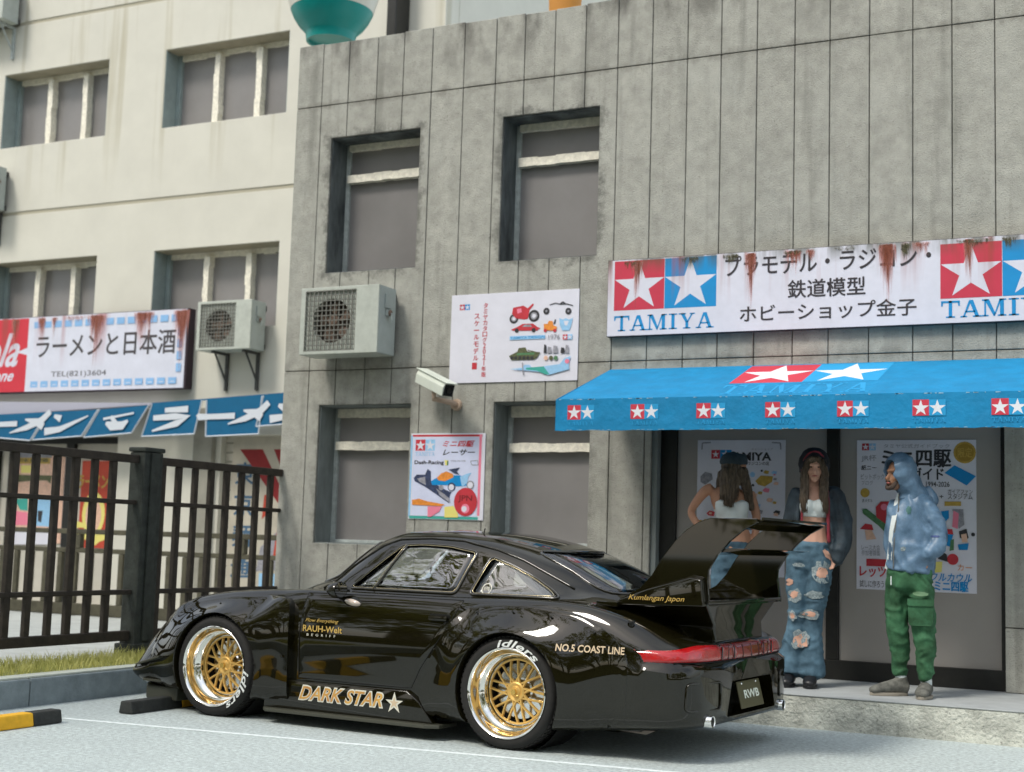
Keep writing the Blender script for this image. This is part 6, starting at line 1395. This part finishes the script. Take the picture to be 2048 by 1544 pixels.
def rip(parent, bv, P, px, py, w, h, m, k, ragged=.22, off=.0035, rot=0, name='torn_patch', seed=0):
    """ragged patch laid over the front of a garment"""
    rs = random.Random(seed + px * 7 + py); n = 18; V = []
    c = P(px, py)
    def hit(x, z):
        h_ = bv.ray_cast(Vector((x, -2, z)), Vector((0, 1, 0))); return Vector((x, h_[0].y - off, z)) if h_[0] is not None else None
    cc = hit(c.x, c.z)
    if cc is None: return
    ring = []
    for rr in (.55, 1.0):
        for i in range(n):
            a = 2 * math.pi * i / n; q_ = (1 + rs.uniform(-ragged, ragged)) if rr == 1 else 1; x = w / 2 / k * rr * math.cos(a) * q_; z = h / 2 / k * rr * math.sin(a) * q_
            p = hit(c.x + x * math.cos(rot) - z * math.sin(rot), c.z + x * math.sin(rot) + z * math.cos(rot)); ring.append(p if p is not None else cc)
    b = MB(); b.add(ring + [cc], [(i, (i + 1) % n, 2 * n) for i in range(n)] + [(i, i + n, (i + 1) % n + n, (i + 1) % n) for i in range(n)]); b.obj(name, m, parent, smooth=True, fixn=False)
def strands(parent, locks, n, r=.0028, spread=.03, seed=1):
    """single strands laid along the locks, a little wavy"""
    rs = random.Random(seed); b = MB()
    for lk in locks:
        for k in range(n):
            ox, oy = rs.uniform(-1, 1) * spread, -rs.uniform(.3, 1) * spread; ph = rs.uniform(0, 6.28); P_ = []
            m = 9
            for i in range(m):
                u = i / (m - 1) * (len(lk) - 1); j = min(int(u), len(lk) - 2); p = Vector(lk[j]).lerp(Vector(lk[j + 1]), u - j); f = 1 - .35 * i / m
                P_.append(p + Vector((ox * f + .007 * math.sin(ph + i * 1.3), oy * math.sqrt(max(0, 1 - (ox / spread) ** 2 * .8)) * 1.15 + .004 * math.cos(ph + i), 0)))
            b.tube(P_, [r * .8] + [r] * (m - 3) + [r * .7, r * .3], 4)
    tag(b.obj('hair_strand', m_hair, parent, smooth=True), kind='stuff')
# ---------------------------------------------------------------- hooded man
PM, P, k = person('man in slate blue hoodie and green cargo trousers, hands in pockets', 1812, 1393, None)
B = Blob(k); HP = head(B, P(1797, 951, .0), .96, R(-52))
B.tube([(P(1812, 975, .02), .050), (P(1820, 1000, .03), .055), (P(1824, 1018, .04), .055)])
B.tube([(P(1824, 1012, .04), .10, .06), (P(1824, 1050, .03), .125, .08), (P(1822, 1120, .03), .12, .08), (P(1820, 1150, .02), .12, .085)])
for a, dy in (([(1800, 1150), (1796, 1240), (1800, 1330), (1800, 1362)], .035), ([(1836, 1150), (1846, 1240), (1850, 1330), (1850, 1364)], -.02)): B.tube([(P(a[0][0], a[0][1], dy), .055), (P(a[1][0], a[1][1], dy), .045), (P(a[2][0], a[2][1], dy), .028), (P(a[3][0], a[3][1], dy), .026)])
B.tube([(P(1850, 1010, .03), .045), (P(1874, 1070, .02), .036), (P(1850, 1108, -.06), .028)]); hand(B, P(1848, 1110, -.06), (-.5, -.1, -.8), (0, -1, 0), curl=.3)
B.tube([(P(1804, 1016, .06), .035), (P(1796, 1060, .07), .030), (P(1802, 1104, .04), .026)]); hand(B, P(1802, 1106, .04), (.3, -.1, -.9), (0, -1, 0), curl=.3)
bd = B.done('body', m_skin3, PM, vox=.0085, smooth_it=2); face_bits(PM, HP, .96)
b = Blob(k); b.tube([(HP(-.045, .052, -.05), .014, .012), (HP(-.03, .075, -.088), .018, .014), (HP(0, .086, -.100), .022, .016), (HP(.03, .075, -.088), .018, .014), (HP(.045, .052, -.05), .014, .012)]); b.tube([(HP(-.025, .096, -.048), .007), (HP(.025, .096, -.048), .007)]); b.done('beard', mat('dark_beard', (.06, .04, .03), .8, var=.3, scale=60), PM, vox=.006, smooth_it=2)
J = Blob(k)
J.tube([(P(1818, 990, .03), .085, .08), (P(1822, 1001, .03), .135, .10), (P(1824, 1014, .03), .175, .115), (P(1824, 1040, .03), .180, .13), (P(1824, 1080, .02), .185, .14), (P(1822, 1120, .01), .175, .145), (P(1820, 1143, .01), .165, .14)])
J.tube([(P(1846, 1008, .0), .062, .07), (P(1862, 1035, -.01), .070, .075), (P(1876, 1068, -.02), .068, .072), (P(1872, 1092, -.05), .062, .065), (P(1852, 1112, -.09), .052, .055)])
J.tube([(P(1797, 1004, .05), .062, .07), (P(1788, 1048, .06), .062, .07), (P(1782, 1090, .05), .052, .055), (P(1795, 1115, -.02), .045, .05)])
jk = J.done('jacket', m_hoodie, PM, fold=.014, fscale=(9, 9, 6), smooth_it=3)
H = Blob(k); hc = HP(0, .008, .022)
H.ball(hc + Vector((.018, .02, .012)), .118, .128, .135); H.tube([(hc + Vector((.03, .03, -.02)), .105, .11), (P(1826, 985, .035), .092, .10), (P(1826, 1004, .03), .12, .095)])
H.tube([(P(1852, 975, .06), .03, .03), (P(1864, 1000, .06), .045, .05), (P(1850, 1014, .05), .05, .05)])
hd_ = H.done('hood', m_hoodie, PM, vox=.009, fold=.007, fscale=(8, 8, 8), smooth_it=3)
# face opening of the hood
op = Blob(k); fo_ = HP(0, .13, -.03); op.tube([(HP(0, .02, .055), .065, .06), (HP(0, .10, .045), .068, .064), (HP(0, .30, .03), .10, .10)]); op.tube([(HP(0, .03, -.05), .062, .075), (HP(0, .12, -.06), .065, .08), (HP(0, .30, -.08), .10, .10)])
opo = op.done('cut', None, PM, vox=.012, smooth_it=1)
def bool_cut(o, c, keep=False):
    bpy.context.view_layer.update()
    md = o.modifiers.new('b', 'BOOLEAN'); md.object = c; md.operation = 'DIFFERENCE'; md.solver = 'EXACT'; me = evaluated(o); o.modifiers.clear(); mt = o.data.materials[0]; o.data = me; me.materials.clear(); me.materials.append(mt)
    if not keep: bpy.data.objects.remove(c)
bool_cut(hd_, opo)
rim = [HP(.062 * math.cos(a), .062 - .020 * math.sin(a) * 1.0, -.012 + .098 * math.sin(a)) for a in [2 * math.pi * i / 24 for i in range(24)]]
# shirt front and zip edges
bv = surf(jk)
def strip(parent, bv, pts, m, name, off=.004, k=1):
    V = []; 
    for (pa, pb) in pts:
        for p_ in (pa, pb):
            q_ = P(*p_); h_ = bv.ray_cast(Vector((q_.x, -2, q_.z)), Vector((0, 1, 0))); V.append(Vector((q_.x, (h_[0].y if h_[0] is not None else 0) - off, q_.z)))
    b = MB(); b.add(V, [(2 * i, 2 * i + 1, 2 * i + 3, 2 * i + 2) for i in range(len(pts) - 1)]); return b.obj(name, m, parent, smooth=True)
strip(PM, bv, [((1795, 988), (1797, 986)), ((1789, 1005), (1796, 1003)), ((1784, 1035), (1794, 1033)), ((1779, 1065), (1787, 1065)), ((1777, 1095), (1785, 1095)), ((1774, 1120), (1784, 1122)), ((1770, 1140), (1784, 1146))], m_topw, 'shirt_front')
strip(PM, bv, [((1797, 990), (1799, 990)), ((1796, 1020), (1798, 1020)), ((1789, 1060), (1791, 1060)), ((1787, 1100), (1789, 1100)), ((1786, 1140), (1788, 1140))], m_shoe, 'zip', off=.006)
rip(PM, bv, P, 1817, 1022, 9, 18, mat('hoodie_print_green', (.05, .14, .13), .7), k, name='chest_print'); rip(PM, bv, P, 1806, 1100, 11, 9, m_fray, k, name='worn_patch'); rip(PM, bv, P, 1868, 1073, 18, 4, mat('hoodie_stripe', (.03, .06, .20), .6), k, ragged=.05, name='sleeve_stripe')
T = Blob(k)
T.tube([(P(1822, 1128, .01), .150, .115), (P(1820, 1150, .01), .158, .125), (P(1818, 1178, .01), .155, .12)])
T.tube([(P(1797, 1150, .03), .085, .09), (P(1794, 1200, .03), .080, .088), (P(1795, 1250, .03), .076, .08), (P(1800, 1300, .04), .068, .07), (P(1800, 1338, .04), .056, .058), (P(1800, 1352, .04), .046, .05)])
T.tube([(P(1838, 1150, -.01), .088, .095), (P(1842, 1200, -.02), .090, .092), (P(1846, 1250, -.03), .084, .085), (P(1850, 1300, -.03), .070, .072), (P(1850, 1342, -.03), .058, .060), (P(1850, 1357, -.03), .048, .05)])
tr = T.done('trousers', m_trs, PM, fold=.013, fscale=(9, 9, 9), smooth_it=2); bvt = surf(tr)
b = Blob(k); c = P(1840, 1222, -.10); b.tube([(P(1826, 1222, -.100), .080, .016), (P(1842, 1222, -.125), .088, .018), (P(1858, 1224, -.095), .082, .016)], yaw=math.pi / 2); 
pk = MB(); pk.prism(rounded([(-.082, -.10), (.082, -.10), (.085, .06), (-.085, .06)], .02), 'y', -.155, -.105); pk.prism(rounded([(-.090, .035), (.090, .035), (.090, .085), (-.090, .085)], .012), 'y', -.166, -.106)
pk.v = [(v[0] + P(1840, 0).x, v[1] + .012 + abs(v[0]) * .25, v[2] + P(0, 1222).z) for v in pk.v]; pk.obj('cargo_pocket', m_trs, PM, bevel=.006, smooth=True, angle=50)
rip(PM, bvt, P, 1840, 1188, 30, 9, mat('trouser_pale_green', (.12, .22, .12), .8), k, ragged=.08, name='pocket_flap')  # paler green patch above the cargo pocket
b = MB(); q_ = P(1783, 1155, -.12); b.tube([q_, q_ + Vector((0, -.01, -.06))], .004, 6); b.obj('drawstring', m_topw, PM)
def shoe(parent, heel, toe, w, h, m=m_shoe, ms=m_sole, name='shoe'):
    heel = Vector(heel); toe = Vector(toe); heel.z = toe.z = 0; d = (toe - heel); L_ = d.length; d.normalize(); A = lambda t, z: heel + d * L_ * t + Vector((0, 0, z))
    yaw = math.atan2(d.y, d.x) + math.pi / 2; b = Blob(1)
    b.tube([(A(.03, .056), w * .80, .044), (A(.28, .064), w * .90, .052), (A(.55, .056), w, .044), (A(.80, .044), w * 1.0, .034), (A(.96, .036), w * .74, .024)], yaw=yaw); b.tube([(A(.16, .06), w * .80, w * .95), (A(.20, h), w * .80, w * .95)], yaw=yaw); b.tube([(A(.22, .10), w * .5, .02), (A(.42, .095), w * .55, .018), (A(.60, .078), w * .5, .014)], yaw=yaw)
    o = b.done(name, m, parent, vox=.008, smooth_it=2); s_ = MB(); pts = []
    for i in range(20):
        a = 2 * math.pi * i / 20; t = .5 + .5 * math.cos(a); ww = w * (1.04 if t > .3 else .9) * (1 - .25 * max(0, t - .7)); p = A(t, 0) + Vector((-d.y, d.x, 0)) * math.sin(a) * ww; pts.append((p.x, p.y))
    s_.prism(pts, 'z', .001, .024); s_.obj('sole', ms, o, bevel=.004); return o
shoe(PM, P(1816, 1390, .06), P(1742, 1390, -.06), .052, .125); shoe(PM, P(1854, 1393, .06), P(1840, 1393, -.21), .052, .125)
for q1 in ((1802, 1366, .04), (1851, 1370, -.02)): b = Blob(k); b.tube([(P(*q1), .038), (P(q1[0], q1[1] - 14, q1[2]), .040)]); b.done('sock', m_topw, PM, vox=.01, smooth_it=1)
# ---------------------------------------------------------------- woman in the open navy jacket
PW, P, k = person('woman in white crop top, open navy hooded jacket and ripped flared jeans', 1612, 1373, None)
B = Blob(k); HP = head(B, P(1625, 938, -.01), .90, R(2))
B.tube([(P(1624, 958, .02), .042), (P(1623, 975, .03), .045), (P(1622, 985, .03), .06)])
B.tube([(P(1622, 980, .03), .11, .06), (P(1622, 993, .03), .155, .08), (P(1622, 1020, .02), .125, .095), (P(1624, 1045, .02), .105, .08), (P(1622, 1068, .02), .112, .085), (P(1619, 1092, .02), .145, .10), (P(1615, 1120, .02), .155, .10)])
B.tube([(P(1593, 1115, .02), .08), (P(1592, 1210, -.0), .055), (P(1590, 1260, .0), .045), (P(1578, 1350, .0), .035)]); B.tube([(P(1640, 1115, .02), .08), (P(1628, 1210, -.02), .055), (P(1622, 1260, -.01), .045), (P(1620, 1350, .0), .035)])
B.tube([(P(1587, 990, .03), .040), (P(1580, 1040, .05), .032), (P(1585, 1085, .0), .025)]); hand(B, P(1585, 1086, .0), (.2, -.1, -.9), (0, -1, 0), curl=.3)
B.tube([(P(1660, 990, .03), .042), (P(1682, 1050, .05), .034), (P(1668, 1098, -.02), .026)]); hand(B, P(1667, 1100, -.02), (-.3, -.1, -.9), (0, -1, 0), curl=.3)
B.done('body', m_skin2, PW, vox=.0085, smooth_it=2); face_bits(PW, HP, .90)
b = Blob(k)
b.tube([(P(1611, 1004, -.045), .050, .055), (P(1611, 1014, -.05), .056, .058), (P(1612, 1026, -.03), .055, .05)]); b.tube([(P(1637, 1004, -.045), .050, .055), (P(1637, 1014, -.05), .056, .058), (P(1636, 1026, -.03), .055, .05)]); b.tube([(P(1624, 1016, .018), .132, .098), (P(1624, 1034, .018), .120, .092)])
for x in (1606, 1643): b.tube([(P(x, 1004, -.06), .022, .012), (P(x + (3 if x < 1620 else -3), 988, -.035), .010, .010)])
b.done('crop_top', m_topw, PW, vox=.008, smooth_it=3)
b = Blob(k)                                                            # hair falling on both sides
b.ball(HP(0, -.025, .035), .082, .095, .088)
for s_ in (-1, 1):
    x = 1625 + s_ * 15; b.tube([(HP(s_ * .030, .045, .085), .028, .026), (HP(s_ * .066, .040, .03), .026, .03), (HP(s_ * .078, .035, -.05), .028, .032), (P(x + s_ * 4, 975, -.06), .034, .03), (P(x + s_ * 5, 1000, -.085), .034, .026), (P(x + s_ * 6 + 2, 1024, -.09), .016, .014)])
b.tube([(HP(-.045, .062, .075), .018, .016), (HP(0, .080, .088), .018, .014), (HP(.045, .062, .075), .018, .016)])
b.done('hair', m_hair, PW, vox=.0075, smooth_it=1, fold=.007, fscale=(40, 30, 5))
strands(PW, [[HP(s_ * .050, .050, .080), HP(s_ * .078, .035, -.05), P(1625 + s_ * 19, 975, -.06), P(1625 + s_ * 20, 1000, -.085), P(1627 + s_ * 21, 1028, -.09)] for s_ in (-1, 1)], 26, seed=4)
J = Blob(k)
J.tube([(P(1594, 982, .04), .055, .06), (P(1586, 1010, .04), .062, .07), (P(1580, 1045, .05), .060, .07), (P(1580, 1080, .04), .058, .065), (P(1586, 1100, .0), .05, .05)])
J.tube([(P(1657, 980, .04), .06, .065), (P(1672, 1005, .04), .075, .08), (P(1680, 1045, .05), .080, .085), (P(1680, 1080, .03), .076, .08), (P(1672, 1105, .0), .066, .07), (P(1668, 1128, -.0), .050, .05)])
J.tube([(P(1625, 985, .10), .13, .05), (P(1625, 1030, .11), .18, .05), (P(1625, 1090, .11), .19, .05), (P(1630, 1125, .10), .18, .05)])
J.tube([(P(1650, 985, .0), .030, .06), (P(1657, 1030, .0), .034, .075), (P(1660, 1080, .0), .036, .08), (P(1664, 1118, .01), .036, .06)]); J.tube([(P(1597, 988, .0), .022, .05), (P(1592, 1030, .0), .024, .07), (P(1590, 1075, .0), .024, .07)])
J.done('jacket', m_navyj, PW, fold=.012, fscale=(9, 9, 5), smooth_it=3)
H = Blob(k); H.ball(HP(0, -.025, .035), .118, .122, .138); H.tube([(HP(0, -.05, -.03), .108, .085), (P(1625, 968, .07), .105, .07), (P(1625, 988, .07), .12, .07)])
hd_ = H.done('hood', mat('hood_near_black', (.010, .012, .017), .75, var=.3, scale=12), PW, vox=.009, fold=.006, fscale=(8, 8, 8), smooth_it=3)
op = Blob(k); op.tube([(HP(0, -.01, .0), .086, .095), (HP(0, .30, .0), .09, .10)]); op.tube([(HP(0, .0, -.09), .080, .10), (HP(0, .30, -.10), .085, .12)]); bool_cut(hd_, op.done('cut', None, PW, vox=.012, smooth_it=1))
b = Blob(k); rimp = [(P(1602, 1075, -.055), .012, .010), (P(1601, 1040, -.07), .013, .010), (P(1602, 1005, -.07), .013, .012), (P(1601, 975, -.03), .014, .014), (HP(-.098, .015, -.03), .013, .014), (HP(-.088, .030, .06), .012, .014), (HP(-.045, .050, .125), .011, .013), (HP(0, .055, .142), .011, .013), (HP(.045, .050, .125), .011, .013), (HP(.088, .030, .06), .012, .014), (HP(.098, .015, -.03), .014, .015), (P(1650, 975, -.03), .016, .015), (P(1652, 1005, -.075), .018, .012), (P(1653, 1040, -.08), .018, .012), (P(1654, 1078, -.075), .018, .012), (P(1655, 1086, -.07), .014, .010)]
rimp = [(p_[0] + Vector((0, -.014 if i_ not in (0, 1, 2, 12, 13, 14, 15) else 0, 0)), p_[1] * .85, p_[2] * .8) for i_, p_ in enumerate(rimp)]; b.tube(rimp, 10); b.done('red_lining', m_lin, PW, vox=.008, smooth_it=1)
T = Blob(k)
T.tube([(P(1620, 1086, .02), .148, .105), (P(1618, 1110, .02), .172, .118), (P(1616, 1140, .02), .178, .12)])
T.tube([(P(1594, 1120, .0), .095, .10), (P(1593, 1170, -.01), .085, .09), (P(1593, 1215, -.02), .073, .08), (P(1593, 1255, -.01), .072, .078), (P(1587, 1300, .0), .098, .095), (P(1580, 1345, .0), .118, .12)])
T.tube([(P(1636, 1120, .0), .098, .10), (P(1634, 1170, -.02), .092, .095), (P(1629, 1215, -.03), .076, .08), (P(1624, 1255, -.02), .070, .076), (P(1622, 1300, -.02), .088, .09), (P(1620, 1350, -.02), .112, .11)])
jn = T.done('jeans', m_jean, PW, fold=.009, fscale=(7, 7, 10), smooth_it=2); bv = surf(jn)
for i, (x, y, w, h, m_, rot) in enumerate(((1642, 1144, 40, 40, m_fray, 0), (1641, 1146, 22, 20, m_skin2, .2), (1577, 1166, 16, 14, m_skin2, 0), (1587, 1193, 28, 26, m_fray, .5), (1587, 1190, 16, 14, m_skin2, .5), (1627, 1190, 36, 15, m_fray, 0), (1618, 1229, 44, 20, m_fray, 0), (1618, 1228, 28, 10, m_skin2, 0), (1584, 1233, 16, 20, m_fray, .3), (1584, 1233, 9, 13, m_skin2, .3), (1601, 1280, 36, 38, m_fray, 0), (1602, 1282, 28, 28, m_skin2, 0), (1652, 1110, 10, 24, m_skin2, .7), (1595, 1132, 26, 8, m_fray, 0))):
    rip(PW, bv, P, x, y, w, h, m_, k, off=.0025 + .0012 * i, rot=rot, seed=i)
shoe(PW, P(1582, 1373, .05), P(1572, 1373, -.20), .050, .12, m_boot, m_boot, 'boot'); shoe(PW, P(1622, 1373, .05), P(1618, 1373, -.22), .050, .12, m_boot, m_boot, 'boot')
# ---------------------------------------------------------------- woman in the cap
PC, P, k = person('woman in dark cap and white strapless top, long brown hair, one hand on hip', 1455, 1356, None)
B = Blob(k); HP = head(B, P(1466, 938, .0), .90, R(68))
B.tube([(P(1458, 958, .02), .042), (P(1457, 975, .02), .045), (P(1456, 984, .02), .06)])
B.tube([(P(1456, 978, .02), .10, .06), (P(1455, 992, .02), .155, .085), (P(1458, 1020, .01), .130, .095), (P(1464, 1050, .01), .105, .08), (P(1468, 1070, .01), .108, .085), (P(1466, 1092, .01), .145, .10), (P(1462, 1120, .01), .155, .10)])
B.tube([(P(1440, 1115, .02), .08), (P(1440, 1210, .0), .055), (P(1436, 1260, .0), .045), (P(1436, 1335, .0), .035)]); B.tube([(P(1485, 1115, .02), .08), (P(1492, 1210, -.02), .055), (P(1496, 1260, -.01), .045), (P(1498, 1335, .0), .035)])
B.tube([(P(1418, 978, .02), .045, .045), (P(1404, 985, .02), .042, .042), (P(1386, 1008, .04), .034, .036), (P(1377, 1028, .05), .030, .032), (P(1390, 1050, .0), .028, .028), (P(1408, 1068, -.05), .023, .022)]); hand(B, P(1410, 1070, -.055), (.85, -.35, -.35), (.1, -.2, -1), curl=.35)
B.tube([(P(1494, 985, .03), .042), (P(1508, 1030, .05), .034), (P(1506, 1075, -.0), .026)]); hand(B, P(1506, 1076, .0), (0, -.1, -1), (-1, 0, 0), curl=.4)
B.done('body', m_skin, PC, vox=.0085, smooth_it=2); face_bits(PC, HP, .90)
b = Blob(k); b.tube([(P(1440, 1006, -.05), .055, .055), (P(1440, 1016, -.05), .058, .058), (P(1443, 1028, -.03), .055, .05)]); b.tube([(P(1478, 1006, -.045), .055, .055), (P(1478, 1016, -.045), .058, .058), (P(1476, 1028, -.03), .055, .05)]); b.tube([(P(1457, 1008, .01), .138, .10), (P(1459, 1030, .01), .128, .10), (P(1463, 1054, .01), .112, .086)]); b.done('strapless_top', m_topw, PC, vox=.008, smooth_it=3)
b = Blob(k); b.ball(HP(0, -.030, .02), .090, .100, .095)
for (dx, ex, ey, dy) in ((-.07, 1440, 1000, -.09), (-.03, 1448, 1012, -.10), (.01, 1456, 1014, -.10), (.05, 1462, 1000, -.09), (.09, 1494, 1004, -.03), (.10, 1499, 1020, -.02)):
    s0_ = HP(0, -.03, .0) + Vector((dx * .75, -.055 - .02 * (dx < .05), .0)); b.tube([(s0_, .036, .032), (s0_.lerp(P(ex, ey, dy), .5) + Vector((0, -.015, 0)), .036, .028), (P(ex, ey, dy), .020, .016)])
b.tube([(HP(0, -.09, -.02), .07, .045), (P(1450, 980, .06), .09, .045), (P(1450, 1020, .09), .07, .03)]); b.done('hair', m_hair, PC, vox=.0075, smooth_it=1, fold=.009, fscale=(34, 26, 5))
strands(PC, [[HP(0, -.03, .0) + Vector((dx * .75, -.055, .0)), P(ex, ey, dy)] for (dx, ex, ey, dy) in ((-.07, 1440, 1002, -.09), (-.03, 1448, 1015, -.10), (.01, 1456, 1017, -.10), (.05, 1462, 1003, -.09), (.09, 1494, 1008, -.03))], 20, spread=.036, seed=9)
b = Blob(k); b.tube([(HP(0, -.022, .045), .103, .112), (HP(0, -.022, .085), .102, .110), (HP(0, -.025, .125), .080, .086), (HP(0, -.025, .142), .03, .03)], yaw=R(68)); b.done('cap', m_cap, PC, vox=.008, smooth_it=2)
T = Blob(k)
T.tube([(P(1466, 1086, .01), .148, .105), (P(1464, 1110, .01), .165, .115), (P(1462, 1140, .01), .17, .12)])
T.tube([(P(1440, 1120, .0), .092, .10), (P(1440, 1200, .0), .075, .085), (P(1438, 1255, .0), .072, .078), (P(1432, 1330, .0), .115, .11)]); T.tube([(P(1484, 1120, .0), .092, .10), (P(1490, 1200, -.02), .075, .085), (P(1495, 1255, -.02), .066, .072), (P(1498, 1330, .0), .085, .09)])
T.done('jeans', m_jean, PC, fold=.009, fscale=(7, 7, 10), smooth_it=2)
shoe(PC, P(1436, 1356, .05), P(1430, 1356, -.20), .048, .10, m_boot, m_boot, 'boot'); shoe(PC, P(1498, 1356, .05), P(1506, 1356, -.18), .048, .10, m_boot, m_boot, 'boot')
# ================================================================ wood on the far side of the road (behind the viewer, mirrored in the car)
random.seed(11)
m_leaf = mat('wood_leaf', (.075, .11, .015), .6, var=.5, scale=1.2, col2=(.17, .19, .03)); m_bark = mat('wood_bark', (.09, .07, .05), .9)
_n = m_leaf.node_tree.nodes; _l = m_leaf.node_tree.links; _t = _n.new('ShaderNodeBsdfTranslucent'); _t.inputs[0].default_value = (.34, .34, .05, 1); _m = _n.new('ShaderNodeMixShader'); _m.inputs[0].default_value = .55
_l.new(_n['Principled BSDF'].outputs[0], _m.inputs[1]); _l.new(_t.outputs[0], _m.inputs[2]); _l.new(_m.outputs[0], _n['Material Output'].inputs[0])
lf = MB(); tk = MB()
for i in range(26):
    a = math.radians(-168 + 6.2 * i + random.uniform(-3, 3)); d = random.uniform(17, 26); cx, cy = -3.5 + d * math.cos(a), 6 + d * math.sin(a); h = random.uniform(11, 15.5)
    if cx < -5 and cy > 2: continue
    tk.tube([(cx, cy, -.1), (cx + .2, cy, h * .4), (cx - .1, cy + .1, h * .8)], [.24, .18, .07], 8)
    cl_ = []
    for j in range(random.randint(15, 20)): 
        b_ = Vector((cx + random.gauss(0, 1.5), cy + random.gauss(0, 1.2), h * random.uniform(.16, .98))); cl_.append((b_, random.uniform(.8, 1.7))); tk.tube([(cx, cy, b_.z * .7), tuple(b_)], [.06, .02], 5)
    for b_, r_ in cl_:
        for q_ in range(170):
            v = Vector((random.gauss(0, 1), random.gauss(0, 1), random.gauss(0, .8))).normalized() * r_ * random.uniform(.35, 1) ** .6; p = b_ + v; s_ = random.uniform(.10, .24); u = Vector((random.gauss(0, 1), random.gauss(0, 1), random.gauss(0, 1))).normalized(); w = u.orthogonal().normalized()
            lf.add([p - u * s_, p + w * s_ * .5, p + u * s_, p - w * s_ * .5], [(0, 1, 2, 3)])
for (az, d, h) in ((-126, 13.5, 18), (-143, 13.5, 19), (-163, 14, 16)):   # taller, more open crowns
    a = math.radians(az); cx, cy = -4.5 + d * math.cos(a), 7.6 + d * math.sin(a); tk.tube([(cx, cy, -.1), (cx + .3, cy, h * .5), (cx, cy + .2, h * .95)], [.28, .2, .05], 8)
    for j in range(26):
        b_ = Vector((cx + random.gauss(0, 2.1), cy + random.gauss(0, 1.6), h * random.uniform(.45, 1.0))); r_ = random.uniform(.5, 1.2); tk.tube([(cx + .1, cy, b_.z * .8), tuple(b_)], [.07, .015], 5)
        for q_ in range(120):
            v = Vector((random.gauss(0, 1), random.gauss(0, 1), random.gauss(0, .7))).normalized() * r_ * random.uniform(.2, 1); p = b_ + v; s_ = random.uniform(.06, .16); u = Vector((random.gauss(0, 1), random.gauss(0, 1), random.gauss(0, 1))).normalized(); w = u.orthogonal().normalized()
            lf.add([p - u * s_, p + w * s_ * .5, p + u * s_, p - w * s_ * .5], [(0, 1, 2, 3)])
wo_ = tag(lf.obj('wood', m_leaf, fixn=False), 'wood of leafy trees across the road, seen only as reflections in the black car', 'trees', kind='stuff')
tag(tk.obj('wood_trunks', m_bark, wo_), kind='stuff')
